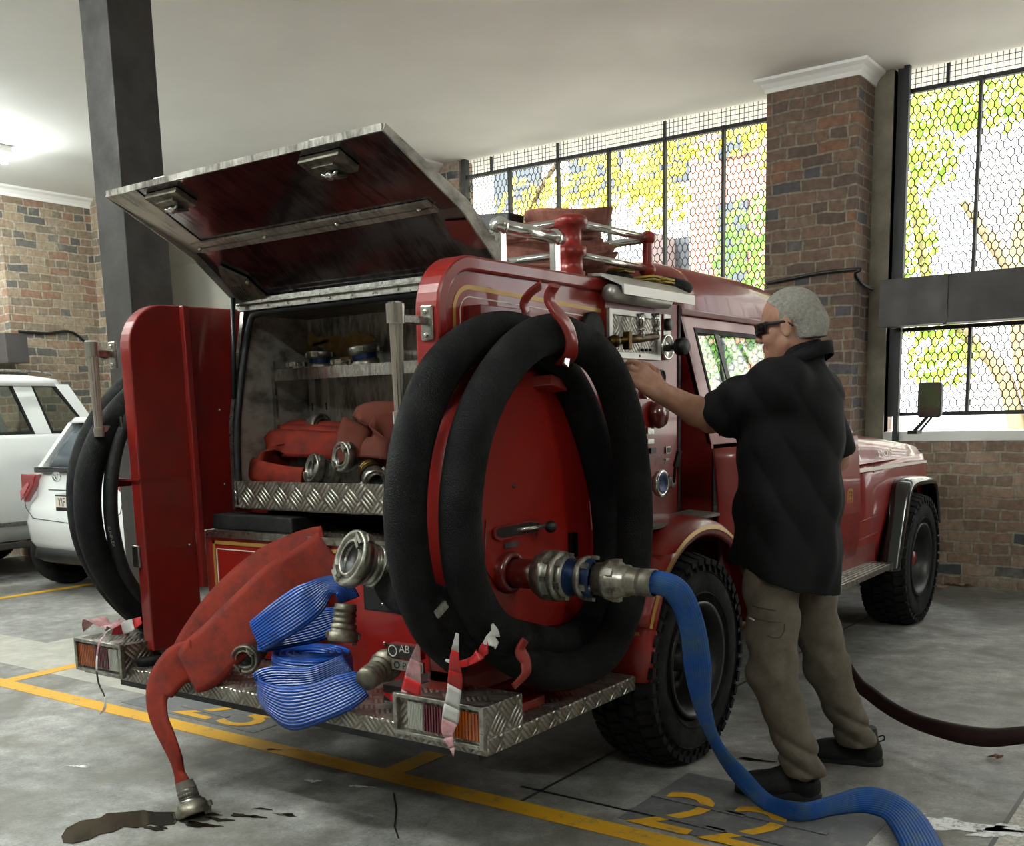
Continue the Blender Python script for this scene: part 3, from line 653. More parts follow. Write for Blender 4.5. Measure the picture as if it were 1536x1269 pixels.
# pinstripes follow the outline
for d, wd, mt in ((.085, .014, 'gold'), (.118, .004, 'cream')):
    a = [(YR+d, .62)]+arc(YR+.17, TOPZ-.17, max(.17-d, .05), PI, PI/2, 8)+[(3.36, TOPZ-d-.02)]
    b = [(YR+d+wd, .62)]+arc(YR+.17, TOPZ-.17, max(.17-d-wd, .05-wd*.5), PI, PI/2, 8)+[(3.36, TOPZ-d-wd-.02)]
    m = MB(); vs = o3(a, XR-.0135)+o3(b, XR-.0135); n = len(a)
    m.add(vs, [(i, i+1, n+i+1, n+i) for i in range(n-1)]); m.build('pinstripe', M[mt], sp, recalc=False)
# ---- raised cowl inside the hose loop
cow = [(690, 620), (712, 578), (748, 556), (800, 552), (835, 572), (862, 620), (880, 690), (888, 770), (888, 860), (880, 925), (862, 937), (800, 946), (745, 930), (705, 915), (680, 890), (668, 850), (664, 780), (670, 690)]
XC = -1.955
cpts = cr([P(x, y, X=XC) for x, y in cow], 4, True)
m = MB(); cen = sum(cpts, Vector())/len(cpts); n = len(cpts)
ringA = [p+(cen-p)*-.05+Vector((-.075, 0, 0)) for p in cpts]; ringB = [p+Vector((-.012, 0, 0))-(cen-p)*.012 for p in cpts]; ringC = [p+(cen-p)*.035+Vector((0.002, 0, 0)) for p in cpts]
m.add([cen+Vector((.004, 0, 0))], []); m.v.pop()
m.loft([ringA, ringB, ringC], caps=False)
m.add(ringC+[cen+Vector((.004, 0, 0))], [(i, (i+1) % n, n) for i in range(n)], 0, None, True)
cowl = m.build('pump_cowl', M['red'], T)
fx = XC+.006
def yz(x, y): p = P(x, y, X=fx); return p.y, p.z
# valve slot
s_ = [(742, 796), (746, 792), (795, 783), (805, 784), (808, 790), (805, 797), (750, 807), (743, 804)]
m = MB(); m.prism([(fx-.001, *yz(x, y)) for x, y in s_], (.004, 0, 0)); slot = m.build('valve_slot', M['black'], cowl)
m = MB(); m.frame([(fx, *yz(775+(x-775)*1.10, 795+(y-795)*1.35)) for x, y in s_], [(fx, *yz(x, y)) for x, y in s_], (.007, 0, 0)); m.build('slot_surround', M['red2'], cowl, bevel=.002)
m = MB(); a = P(775, 795, X=fx+.0); b_ = P(818, 789, X=fx+.045); m.cyl(a, b_, .007, 12); h = m.build('valve_lever', M['chrome'], cowl)
m = MB(); m.sphere(P(826, 790, X=fx+.055), .02, sc=(1, 1.15, 1)); m.build('lever_knob', M['black'], h)
m = MB(); ya, za = yz(762, 818); m.box(fx, fx+.003, ya-.02, ya+.05, za-.008, za+.008); m.build('label_plate', M['steel_grey'], cowl)
m = MB(); ya, za = yz(858, 818); m.box(fx-.03, fx+.012, ya-.02, ya-.006, za-.04, za+.045).box(fx-.03, fx+.012, ya+.006, ya+.02, za-.04, za+.045); m.build('gauge_slot', M['blackgloss'], cowl)
m = MB(); ya, za = yz(771, 729); m.cyl((fx-.01, ya, za), (fx+.002, ya, za), .007, 12); m.build('bolt_hole', M['black'], cowl)
c0 = [(729, 780), (727, 852), (748, 884), (800, 890), (800, 840)]
m = MB(); m.tube([P(x, y, X=fx+.0) for x, y in c0[:3]], .0022, 6); m.build('hatch_seam', M['pipe_red'], cowl)
# ---- red outlet pipe
py_, pz_ = 2.66, .885
m = MB(); m.lathe([(0, .068), (.02, .068), (.03, .06), (.03, .05)], (fx-.002, py_, pz_), (1, 0, 0), 36); m.build('outlet_collar', M['pipe_red'], cowl)
m = MB(); m.lathe([(0, 0), (0, .047), (.16, .047), (.16, 0)], (fx-.02, py_, pz_), (1, .035, .0), 36); m.build('outlet_pipe', M['pipe_red'], cowl)
# ---- left side panel
m = MB()
lo = [(YR, .50)]+arc(YR+.17, 1.83-.17, .17, PI, PI/2, 10)+[(2.95, 1.835), (2.95, .95), (2.66, .95), (2.66, .5)]
m.prism(o3(lo, XL), (.06, 0, 0)); lp = m.build('side_panel', M['red2'], T, bevel=.006)
m = MB(); m.box(XL+.06, XL+.085, 2.655, 2.685, .72, 1.83); m.build('panel_rib', M['red2'], lp, bevel=.005)
m = MB(); m.box(XL-.10, XL+.062, 2.41, 2.60, 1.165, 1.172).box(XL-.10, XL-.094, 2.41, 2.6, 1.14, 1.172); m.build('shelf_bracket', M['red2'], lp)
for (x, y) in ((281, 609), (289, 681), (284, 817), (329, 615), (337, 726), (350, 503)):
    MB().sphere(P(x, y, X=XL+.061), .006).build('panel_screw', M['chrome'], lp)
p = P(206, 835, X=XL+.03); m = MB(); m.box(XL-.012, XL+.03, YR-.012, YR, p.z-.045, p.z+.04); m.build('latch', M['brushed'], lp, bevel=.003)
# ---- grab handles (rear)
def grab(x, ztop, zbot, yb, side, lab):
    r = MB(); prof = []
    N_ = 24; path = [Vector((x, yb, zbot)), Vector((x, yb, ztop))]
    rings = []
    for z, rr in ((zbot, .004), (zbot, .019), (zbot+.035, .020), (zbot+.036, .015), (ztop-.06, .020), (ztop-.059, .026), (ztop-.006, .027), (ztop, .02), (ztop, .002)):
        rings.append([(x+math.cos(2*PI*k/N_)*rr*(1-.22*(k % 2)*(zbot+.036 < z < ztop-.059 or z in (zbot+.036, ztop-.06))), yb+math.sin(2*PI*k/N_)*rr, z) for k in range(N_)])
    r.loft(rings, smooth=False); h = r.build('grab_handle', M['chrome'], T, label=lab)
    for z in (ztop-.045, zbot+.03):
        q = MB(); q.obox((x, (yb+YR)/2, z), (.006, 0, 0), (0, (YR-yb)/2, 0), (0, 0, .013)); q.box(x-.022, x+.022, YR-.008, YR+.002, z-.055, z+.045); q.build('handle_bracket', M['brushed'], h, bevel=.004)
        for dz in (.028, -.04): MB().sphere((x, YR-.009, z+dz), .008).build('bracket_bolt', M['chrome'], h)
grab(-2.04, 1.70, 1.36, 2.28, 1, 'fluted chrome handle on the right panel')
grab(-3.60, 1.69, 1.335, 2.33, -1, 'fluted chrome handle on the left panel')
# ---- rear step
SZ = .445; SX0, SX1, SY0 = -3.86, -1.80, 2.335
m = MB(); m.box(SX0, SX1, SY0, 2.72, SZ-.055, SZ); m.box(SX1-.22, SX1, 2.72, 3.22, SZ-.055, SZ); m.box(SX0, SX0+.2, 2.72, 3.1, SZ-.055, SZ)
m.build('rear_step', M['tread'], T, bevel=.006)
m = MB(); m.box(SX0+.12, SX1-.1, 2.42, 2.52, SZ-.11, SZ-.056).box(-3.3, -3.2, 2.5, 7.3, .38, .5).box(-2.36, -2.26, 2.5, 7.3, .38, .5).box(-3.2, -2.36, 3.0, 3.3, .3, .5)
m.build('chassis', M['black'], T)
# ---- light boxes on the step
def lightbox(x0, x1, cols, y0, lab):
    z0, z1 = SZ+.001-.03, SZ+.125-.03; y1 = y0+.2
    m = MB(); m.box(x0, x1, y0+.012, y1, z0, z1); b = m.build('light_box', M['tread'], T, label=lab, bevel=.003)
    m = MB(); m.frame([(x0-.004, y0-.006, z0-.004), (x1+.004, y0-.006, z0-.004), (x1+.004, y0-.006, z1+.004), (x0-.004, y0-.006, z1+.004)], [(x0+.012, y0-.006, z0+.01), (x1-.012, y0-.006, z0+.01), (x1-.012, y0-.006, z1-.01), (x0+.012, y0-.006, z1-.01)], (0, .02, 0)); m.build('lamp_surround', M['brushed'], b, bevel=.003)
    xs = x0+.05 if cols[0] == 'clear' else x0+.012; xe = x1-.012 if cols[0] == 'clear' else x1-.03; w_ = (xe-xs)/3
    wid = [.22, .36, .42] if cols[0] == 'clear' else [.42, .36, .22]; xx = xs
    for c_, ww in zip(cols, wid):
        m = MB(); dx = (xe-xs)*ww; m.box(xx+.002, xx+dx-.002, y0+.004, y0+.0125, z0+.018, z1-.02); 
        for i in range(9): m.box(xx+dx*(i+.3)/9.5, xx+dx*(i+.75)/9.5, y0+.001, y0+.004, z0+.02, z1-.022)
        m.build('lamp_lens', M[c_], b, label={'clear': 'clear reversing lens', 'tail_dark': 'maroon brake lens', 'amber': 'amber indicator lens'}[c_]); xx += dx
lightbox(-2.15, -1.806, ('clear', 'tail_dark', 'amber'), 2.325, 'tail lamp box on the right of the step')
p0, p1 = P(114, 975, Y=2.30), P(181, 975, Y=2.30)
lightbox(p0.x, p1.x, ('amber', 'tail_dark', 'clear'), 2.30, 'tail lamp box on the left of the step')
# ---- lower rear body
m = MB(); m.box(-3.5, -2.05, 2.70, 2.74, .45, .945); rb = m.build('rear_panel', M['red'], T, bevel=.004)
m = MB()
for d, wd in ((.035, .014),): m.box(-3.45, -2.1, 2.697, 2.70, .945-d-wd, .945-d).box(-3.45, -3.45+wd, 2.697, 2.70, .55, .945-d)
m.build('pinstripe', M['gold'], rb)
m = MB(); m.box(-3.43, -2.1, 2.697, 2.70, .875, .879).box(-3.43, -3.426, 2.697, 2.70, .55, .879); m.build('pinstripe', M['cream'], rb)
m = MB(); m.box(-2.62, -2.3, 2.694, 2.70, .70, .86); m.build('dark_recess', M['black'], rb, bevel=.003)
for x, y in ((574, 906), (577, 965), (505, 945)): MB().sphere(P(x, y, Y=2.697), .007).build('panel_screw', M['chrome'], rb)
# badge plates on the rear panel near the right corner
a = P(593, 962, Y=2.44); b_ = P(628, 985, Y=2.44)
pl = MB().box(a.x, a.x+.125, 2.41, 2.44, b_.z-.004, a.z).build('body_corner_post', M['red'], T)
bp_ = MB().box(a.x, a.x+.125, 2.40, 2.41, b_.z, a.z).build('dealer_badge', M['black'], T)
m = MB(); m.frame([(a.x+.024+.019*math.cos(t*PI/12), 2.3985, (a.z+b_.z)/2+.019*math.sin(t*PI/12)) for t in range(24)], [(a.x+.024+.015*math.cos(t*PI/12), 2.3985, (a.z+b_.z)/2+.015*math.sin(t*PI/12)) for t in range(24)], (0, .002, 0)); m.text('AB', (a.x+.052, 2.3995, b_.z+.018), (1, 0, 0), (0, 0, 1), .036); m.build('badge_lettering', M['chrome'], bp_)
c_ = P(600, 984, Y=2.44); m = MB().box(c_.x, c_.x+.13, 2.40, 2.41, c_.z-.034, c_.z).build('dealer_badge', M['brushed'], T)
q = MB().text('P', (c_.x+.045, 2.3995, c_.z-.03), (1, 0, 0), (0, 0, 1), .034).text('N', (c_.x+.10, 2.3995, c_.z-.03), (1, 0, 0), (0, 0, 1), .034); q.frame([(c_.x+.022+.012*math.cos(t*PI/8), 2.3985, c_.z-.018+.012*math.sin(t*PI/8)) for t in range(16)], [(c_.x+.022+.008*math.cos(t*PI/8), 2.3985, c_.z-.018+.008*math.sin(t*PI/8)) for t in range(16)], (0, .002, 0)); q.build('badge_lettering', M['black'], m)
# right corner post: inner panel leg from the step to the side panel
m = MB(); m.box(-2.09, -2.0, 2.42, 3.2, .447, .60); m.build('lower_side_panel', M['red'], T)
m = MB(); c_ = P(645, 862, Y=2.41); m.lathe([(0, .0), (0, .024), (.006, .026), (.010, .02), (.010, 0)], (c_.x, 2.42, c_.z), (0, -1, 0), 24); m.build('locker_lock', M['chrome'], T)
m = MB(); c_ = P(652, 1022, Y=2.38); m.box(c_.x-.02, c_.x+.02, 2.37, 2.41, SZ, SZ+.05); m.build('foot_bracket', M['brushed'], T, bevel=.003)
# ---- deck and lips
m = MB(); m.box(-3.47, -2.05, 2.695, 3.0, .935, .95); m.build('deck', M['tread_dark'], T)
m = MB(); m.box(-3.47, -2.05, 2.688, 2.697, .925, .953); m.build('deck_edge_strip', M['brushed'], T)
m = MB(); m.box(-3.49, -3.02, 2.735, 2.86, .951, 1.012); m.build('rubber_buffer', M['rubber'], T, bevel=.006)
# ---- locker box
BX0, BX1 = -3.395, -2.085; LB = 3.24
prof = [(2.775, 1.035), (2.785, 1.37), (2.88, 1.83)]
m = MB()
m.box(BX0, BX1, 2.80, LB, 1.03, 1.05)                                  # floor
m.box(BX0, BX1, LB-.02, LB, 1.05, 1.86); lk = m.build('locker', M['alu_dark'], T)
for x in (BX0, BX1-.012):
    MB().prism([(x, 2.80, 1.04), (x, 2.81, 1.38), (x, 2.90, 1.84), (x, LB-.01, 1.86), (x, LB-.01, 1.04)], (.012, 0, 0)).build('locker_side', M['alu_dark'], lk)
m = MB(); m.box(BX0, BX1, 2.88, LB, 1.84, 1.86); m.build('locker_roof', M['alu_dark'], lk)
m = MB(); m.box(BX0+.02, BX1, 2.765, 2.785, 1.04, 1.145); m.build('locker_sill', M['tread'], lk)
# opening edge
for x in (BX0, BX1-.02):
    m = MB(); m.prism([(x, 2.765, 1.03), (x, 2.775, 1.37), (x, 2.872, 1.82), (x, 2.90, 1.815), (x, 2.805, 1.365), (x, 2.79, 1.03)], (.02, 0, 0)); m.build('opening_edge', M['brushed'], lk)
m = MB(); m.tube(cr([(BX0+.035, 2.775, 1.05), (BX0+.035, 2.79, 1.37), (BX0+.045, 2.868, 1.74), (BX0+.10, 2.885, 1.80), (-3.1, 2.885, 1.803), (BX1, 2.885, 1.803)], 6), .013, 8); m.build('door_seal', M['rubber'], lk)
m = MB(); m.box(BX0, BX1, 2.865, 2.885, 1.812, 1.86).box(BX0, BX1, 2.85, 2.868, 1.835, 1.842)
m.build('hinge_rail', M['brushed'], lk, bevel=.002)
for i in range(12): MB().sphere((BX0+.06+i*.113, 2.864, 1.824), .005).build('hinge_rivet', M['chrome'], lk)
# ---- lid (bent sheet with side flanges)
A, K_, E_ = Vector((0, 2.885, 1.855)), Vector((0, 2.672, 2.02)), Vector((0, 2.306, 2.172))
def dirn(a, b): return (b-a).normalized()
n1 = Vector((0, dirn(A, K_).z, -dirn(A, K_).y)); n2 = Vector((0, dirn(K_, E_).z, -dirn(K_, E_).y))
if n1.z < 0: n1 = -n1
if n2.z < 0: n2 = -n2
X = lambda x, v: Vector((x, v.y, v.z))
m = MB(); t_ = .006
m.prism([X(BX0, A), X(BX0, K_), X(BX0, E_), X(BX0, E_+n2*t_), X(BX0, K_+(n1+n2).normalized()*t_), X(BX0, A+n1*t_)], (BX1-BX0, 0, 0)); lid = m.build('lid', M['lidred'], T, label='raised lid with a red reflecting underside')
m = MB()
m.prism([X(BX0, A+n1*.01), X(BX0, K_+(n1+n2)*.006), X(BX0, E_+n2*.01), X(BX0, E_+n2*.02), X(BX0, K_+(n1+n2)*.012), X(BX0, A+n1*.02)], (BX1-BX0, 0, 0)); m.build('lid_outer_skin', M['alu'], lid)
m = MB()
for x in (BX0-.006, BX1):
    m.prism([X(x, A+n1*.02), X(x, K_+n1*.02), X(x, E_+n2*.02), X(x, E_-n2*.004), X(x, K_-n1*.016-n2*.012), X(x, A-n1*.03)], (.006, 0, 0))
m.bar(X(BX0, E_+n2*.008), X(BX1, E_+n2*.008), .010, .020, up=(0, 0, 1)); m.build('lid_flange', M['alu_dark'], lid)
# aluminium border along the left side of the underside
m = MB(); m.prism([X(BX0+.002, E_-n2*.002), X(BX0+.17, E_-n2*.002), X(BX0+.10, K_-n2*.002), X(BX0+.002, K_-n2*.002)], -n2*.002); m.build('lid_edge_plate', M['dull_alu'], lid)
m = MB(); kk = K_-n2*.006
m.bar(X(BX0+.05, kk+dirn(K_, E_)*.05), X(BX1-.10, kk+dirn(K_, E_)*.05), .028, .008, up=n2); m.bar(X(BX0+.05, kk+dirn(K_, E_)*.018), X(BX1-.10, kk+dirn(K_, E_)*.018), .024, .012, up=n2)
st_ = m.build('stiffener', M['dull_alu'], lid)
for i in range(4): MB().sphere(X(BX0+.08+i*.36, kk+dirn(K_, E_)*.04-n2*.008), .009).build('stiffener_bolt', M['chrome'], st_)
def latch(cx_, c):
    d = dirn(K_, E_); o = X(cx_, E_-d*.075-n2*.012)
    m = MB(); m.obox(o, (.085, 0, 0), d*.045, n2*.010); m.obox(o+Vector((0, 0, 0))+d*.01-n2*.014, (.045, 0, 0), d*.012, n2*.006)
    m.obox(o-d*.035-n2*.02+Vector((.01, 0, 0)), (.022, .0, 0), (d*.7-n2*.4)*.03, (n2*.7+d*.4)*.006)
    L_ = m.build('latch', M['storz_dark'], lid, bevel=.002)
    m = MB(); m.tube([o+Vector((-.02, 0, 0))-n2*.03, o+Vector((.0, 0, 0))-n2*.032-d*.02, o+Vector((.02, 0, 0))-n2*.03-d*.01, o+Vector((.045, 0, 0))-n2*.03], .004, 8)
    m.cyl(o-d*.015-n2*.018, o-d*.015-n2*.036, .014, 12); m.build('latch_cam', M['chrome'], L_)
    m = MB(); m.obox(X(cx_, E_-d*.02+n2*.028), (.03, 0, 0), d*.01, n2*.008); m.build('latch_paddle', M['brushed'], L_)
latch(BX0+.27, 1); latch(BX1-.28, 1)
# gas strut brackets
d1 = dirn(A, K_); o = X(BX0+.09, A+d1*.10-n1*.02)
m = MB(); m.prism([X(BX0+.02, A+d1*.01-n1*.006), X(BX0+.16, A+d1*.02-n1*.006), X(BX0+.15, A+d1*.12-n1*.006), X(BX0+.07, A+d1*.2-n1*.006), X(BX0+.03, A+d1*.14-n1*.006)], -n1*.012)
for i in range(5): m.bar(X(BX0+.03+i*.014, A+d1*.03-n1*.02), X(BX0+.045+i*.014, A+d1*.1-n1*.02), .004, .006, up=n1)
m.sphere(X(BX0+.155, A+d1*.11-n1*.022), .009); m.build('strut_bracket', M['storz_dark'], lid)
m = MB(); xx = BX1-.02
m.prism([X(xx-.03, A+d1*.10-n1*.004), X(xx, A+d1*.10-n1*.004), X(xx, K_-d1*.05-n1*.004), X(xx-.09, K_-d1*.04-n1*.004), X(xx-.10, A+d1*.16-n1*.004)], -n1*.004); m.build('red_cover_plate', M['red2'], lid)
m = MB(); m.tube([X(BX0+.012, A+d1*.05-n1*.03), (BX0+.012, 2.80, 1.47)], .010, 8).tube([(BX0+.015, 2.80, 1.47), (BX0+.02, 2.79, 1.21)], .005, 8); m.build('gas_strut', M['black'], lk)
# inner shelf
sz = P(419, 560, Y=3.0).z
xs = P(413, 560, Y=3.0).x
m = MB(); m.box(xs, BX1-.012, 3.0, LB-.02, sz+.0, sz+.006).box(xs, BX1-.012, 2.994, 3.0, sz-.03, sz+.015); sh = m.build('shelf', M['alu'], lk)
m = MB(); m.box(xs-.012, xs+.006, 2.988, 3.0, sz-.32, sz+.05); m.build('shelf_upright', M['brushed'], sh)
for px in (425, 471, 492):
    p = P(px, 600, Y=LB-.04); m = MB(); m.box(p.x-.02, p.x+.02, LB-.05, LB-.02, 1.06, sz-.01)
    st2 = m.build('slotted_post', M['alu_dark'], lk)
    m = MB()
    for k in range(6): m.box(p.x-.003, p.x+.003, LB-.053, LB-.0495, 1.12+k*.06, 1.15+k*.06)
    m.build('post_slots', M['black'], st2)
for (px, py, rx, rz, sd) in ((430, 517, .10, .04, 1), (520, 518, .14, .05, 2), (470, 512, .07, .03, 3)):
    p = P(px, py, Y=LB-.02); m = MB(); m.prism([(a, LB-.02, b) for a, b in blot(p.x, p.z, rx, rz, 0, 40, .5, sd)], (0, -.006, 0)); m.build('foam_residue', M['tan'], lk)
# tub sides between locker and panels, tank behind
m = MB(); m.box(-3.50, BX0-.001, 2.95, 3.6, .95, 1.83).box(-3.50, -2.09, 3.6, 3.98, .95, 1.80).box(-3.5, -2.1, 2.74, 3.98, .55, .93); m.build('body_tub', M['red2'], T)
m = MB(); m.box(XL, -2.1, 2.95, 3.98, 1.80, 1.815); m.build('body_roof', M['tread_dark'], T)
m = MB(); m.box(XL, XL+.05, 2.95, 3.98, .5, 1.83); m.build('side_panel', M['red'], T)
# ---- hose hooks on the right panel
def hook(py, pz, yy, front_x, lab):
    pass
m = MB()   # top bracket box with the two horns
m.prism([(XR-.02, 2.78, 1.46), (XR-.02, 2.98, 1.44), (-1.90, 2.96, 1.45), (-1.90, 2.86, 1.47)], (0, 0, .035))
hk = m.build('hose_hook', M['red'], T, bevel=.004, label='top hook holding the suction hose')
def flatbar(pts, w0, th, name, par, wdir=(0, 1, 0), mt='red'):
    m = MB(); pts = cr(pts, 5); m.ribbon(pts, [Vector(wdir)]*len(pts), [w0]*len(pts), th); return m.build(name, M[mt], par)
hx = -1.80
flatbar([P(845, 545, X=-1.86), P(853, 535, X=-1.77), P(857, 518, X=-1.738), P(855, 500, X=-1.732), P(846, 482, X=-1.735), P(833, 466, X=-1.745), P(825, 452, X=-1.755), P(826, 438, X=-1.75), P(832, 428, X=-1.735)], .058, .018, 'hook_arm', hk)
flatbar([P(790, 470, X=-1.955), P(786, 455, X=-1.955), P(795, 440, X=-1.94), P(811, 428, X=-1.92)], .045, .012, 'hook_arm', hk)
m = MB(); m.obox(P(851, 531, X=-1.765), (.004, 0, 0), (0, .013, -.006), (0, .012, .035)); m.build('hook_latch', M['chrome'], hk, bevel=.002)
a = P(745, 470, X=-1.97); m = MB(); m.box(XR-.02, -1.955, a.y-.1, a.y+.16, a.z-.03, a.z+.02); m.build('hook_mount', M['red2'], hk, bevel=.003)
# bottom bracket
a, b_ = P(702, 1040, X=-1.90), P(782, 1050, X=-1.83)
m = MB(); m.prism([(-2.05, 2.59, SZ+.001), (-1.87, 2.59, SZ+.001), (-1.87, 2.59, SZ+.03), (-2.02, 2.59, SZ+.075)], (0, .15, 0)); h2 = m.build('hose_cradle', M['red'], T, bevel=.004, label='bottom cradle holding the suction hose')
flatbar([P(770, 1030, X=-1.76), P(788, 1010, X=-1.74), P(788, 990, X=-1.745), P(780, 975, X=-1.75), P(788, 960, X=-1.74)], .05, .012, 'hook_arm', h2)
# rubber disc near the pump panel
a = P(890, 500, X=XR); m = MB(); m.lathe([(0, 0), (0, .075), (.018, .075), (.022, .068), (.022, 0)], (XR-.015, a.y, a.z), (1, 0, 0), 32); m.build('rubber_plug', M['rubber'], T)
# ---- pump panel
m = MB(); m.box(XR-.015, XR+.004, 3.36, 3.93, .95, 1.80); pp = m.build('pump_panel', M['red'], T)
f0, f1 = P(905, 464, X=XR+.004), P(1005, 545, X=XR+.004)
y0_, y1_, z0_, z1_ = 3.365, 3.76, 1.575, 1.752
xo = XR+.005
m = MB(); m.frame([(xo, y0_, z0_), (xo, y1_, z0_), (xo, y1_, z1_), (xo, y0_, z1_)], [(xo, y0_+.025, z0_+.025), (xo, y1_-.025, z0_+.025), (xo, y1_-.025, z1_-.022), (xo, y0_+.025, z1_-.022)], (.014, 0, 0)); ip = m.build('inlet_frame', M['satin'], pp, bevel=.002)
m = MB(); m.box(xo, xo+.004, y0_+.02, y1_-.02, z0_+.02, z1_-.02); m.build('inlet_plate', tread_mat('bright_tread', '#d9d6cd', .4, 17, .8, .6), ip)
m = MB()
a, b_ = P(918, 512, X=xo+.03), P(985, 505, X=xo+.045)
m.tube([a, (a+b_)/2, b_], [.012, .016, .014], 12); m.sphere(a, .02, sc=(1, 1, 1)); m.cyl((xo+.035, a.y+.02, a.z), (xo+.035, a.y+.0, a.z), .022, 14)
br = m.build('valve_body', M['brass'], ip)
for px in (962, 985):
    q0 = P(px, 508, X=xo+.045); q1 = P(px-2, 470, X=xo+.045); m = MB(); m.cyl(q0, q0+(q1-q0)*.5, .013, 14).cyl(q0+(q1-q0)*.5, q1, .016, 8).cyl(q0+(q1-q0)*.3, q0+(q1-q0)*.42, .018, 14); m.build('valve_spindle', M['chrome'], br)
q0 = P(942, 512, X=xo+.04); m = MB(); m.box(q0.x-.015, q0.x+.012, q0.y-.012, q0.y+.012, q0.z-.03, q0.z+.035); m.build('brass_tee', M['brass'], br, bevel=.003)
for j, (px, py) in enumerate(((963, 525), (969, 525), (975, 525), (957, 534), (962, 534))):
    q0 = P(px, py, X=xo+.006); m = MB(); m.cyl(q0-Vector((.004, 0, 0)), q0+Vector((.008, 0, 0)), .006, 10); m.build('push_button', M['black'], ip)
def dial(px, py, r, name, mt, dep=.012, mt2=None):
    q = P(px, py, X=xo+.004); m = MB(); m.lathe([(-.004, 0), (-.004, r), (dep, r), (dep, r*.85), (dep*.7, r*.82), (dep*.7, 0)], q, (1, 0, 0), 28); return m.build(name, M[mt], pp), q
dial(999, 521, .05, 'pressure_gauge', 'chrome')
q = P(1012, 521, X=xo+.03); m = MB(); m.cyl((xo, q.y, q.z), (xo+.09, q.y, q.z), .01, 12); kn = m.build('throttle_knob', M['black'], pp); m = MB(); m.lathe([(0, 0), (0, .03), (.005, .034), (.035, .034), (.04, .03), (.04, 0)], (xo+.05, q.y-.012, q.z), (1, -.25, 0), 14); m.build('knob_grip', M['black'], kn)
q = P(1000, 487, X=xo+.004); m = MB(); m.box(xo, xo+.004, q.y-.025, q.y+.035, q.z-.045, q.z+.04); sw = m.build('switch_plate', M['brushed'], pp); m = MB(); m.cyl((xo, q.y, q.z), (xo+.02, q.y, q.z), .024, 18); m.build('rotary_switch', M['black'], sw)
dial(968, 590, .022, 'small_gauge', 'chrome'); dial(990, 566, .03, 'drain_port', 'black')
m = MB(); q = P(982, 622, X=xo); m.lathe([(0, .0), (0, .05), (.02, .055), (.04, .045), (.045, 0)], q, (1, 0, 0), 24); m.build('red_blank_cap', M['pipe_red'], pp)
for px, py, w_, h_, nm, mt in ((975, 646, .05, .026, 'label_plate', 'brushed'), (975, 662, .05, .018, 'label_plate', 'brushed'), (978, 676, .042, .022, 'cut_out', 'black'), (1001, 675, .035, .028, 'label_plate', 'brushed'), (1002, 675, .026, .02, 'toggle_panel', 'black'), (1000, 689, .03, .008, 'label_plate', 'brushed'), (926, 650, .02, .05, 'label_plate', 'brushed'), (932, 720, .02, .04, 'label_plate', 'brushed')):
    q = P(px, py, X=xo); m = MB(); m.box(xo, xo+(.007 if mt == 'black' else .005), q.y-w_/2, q.y+w_/2, q.z-h_/2, q.z+h_/2); m.build(nm, M[mt], pp)
q = P(986, 725, X=xo+.02)
m = MB(); m.lathe([(-.03, .03), (.0, .03), (.005, .052), (.02, .056), (.028, .052), (.026, .042)], q, (1, 0, 0), 30); po = m.build('delivery_port', M['chrome'], pp)
m = MB(); m.lathe([(.024, .044), (.028, .036), (.022, .026), (.024, 0)], q, (1, 0, 0), 30); m.build('blue_port_cap', M['storz_blue'], po)
m = MB(); q2 = P(1007, 724, X=xo+.04); m.cyl((xo, q2.y, q2.z), (xo+.05, q2.y, q2.z), .022, 16); lv = m.build('delivery_valve', M['brushed'], pp)
m = MB(); q3 = P(1013, 700, X=xo+.07); q4 = P(1019, 676, X=xo+.09); m.bar((xo+.05, q2.y, q2.z), q3, .012, .006); m.bar(q3, q4, .022, .012); m.build('valve_lever', M['black'], lv, bevel=.002)
# upright black strip at the front edge of the pump panel
m = MB(); q = P(1010, 560, X=XR); m.box(XR-.01, XR+.008, 3.93, 3.95, .95, 1.80); m.build('edge_trim', M['rubber'], pp)
# ---- awning/work light above pump panel
m = MB(); a0 = P(893, 413, X=-2.04); m.prism([(-2.05, 3.33, 1.875), (-1.99, 3.33, 1.87), (-1.90, 3.33, 1.825), (-1.90, 3.33, 1.79), (-1.905, 3.33, 1.79), (-1.91, 3.33, 1.82), (-1.995, 3.33, 1.86), (-2.05, 3.33, 1.865)], (0, .56, 0)); m.build('rain_shield', M['satin'], T)
m = MB(); m.cyl((-1.965, 3.335, 1.80), (-1.965, 3.77, 1.80), .03, 20); m.build('work_light', M['satin'], T)
# ---- roof rack
RX = -2.10; RXL = -3.48
def rail(a, b, r=.014, nm='rack_rail', mt='chrome'):
    m = MB(); m.cyl(a, b, r, 14); return m.build(nm, M[mt], T)
zt, zm = 2.06, 1.965
m = MB(); m.lathe([(0, .05), (.06, .05), (.065, .042), (.11, .042), (.115, .055), (.145, .055), (.15, .038), (.21, .038), (.215, .055), (.235, .062), (.25, .055), (.258, .03), (.26, 0)], (RX, 3.30, 1.82), (0, 0, 1), 28); m.build('rack_post', M['red'], T, label='thick red corner post of the roof rack')
m = MB(); m.lathe([(0, .022), (.26, .02)], (RX, 3.87, 1.82), (0, 0, 1), 14); 
for z in (.12, .245): m.sphere((RX, 3.87, 1.82+z), .034, sc=(1, 1, .8))
m.build('rack_post', M['red'], T, label='thin red post of the roof rack')
rail((RX, 3.33, 2.055), (RX, 3.87, 2.065)); rail((RX, 3.33, 1.945), (RX, 3.87, 1.945))
rail((RXL, 3.3, 2.055), (RX, 3.3, 2.055)); rail((RXL, 3.3, 1.945), (RX, 3.3, 1.945)); rail((RX, 3.87, 2.06), (RXL, 3.87, 2.06))
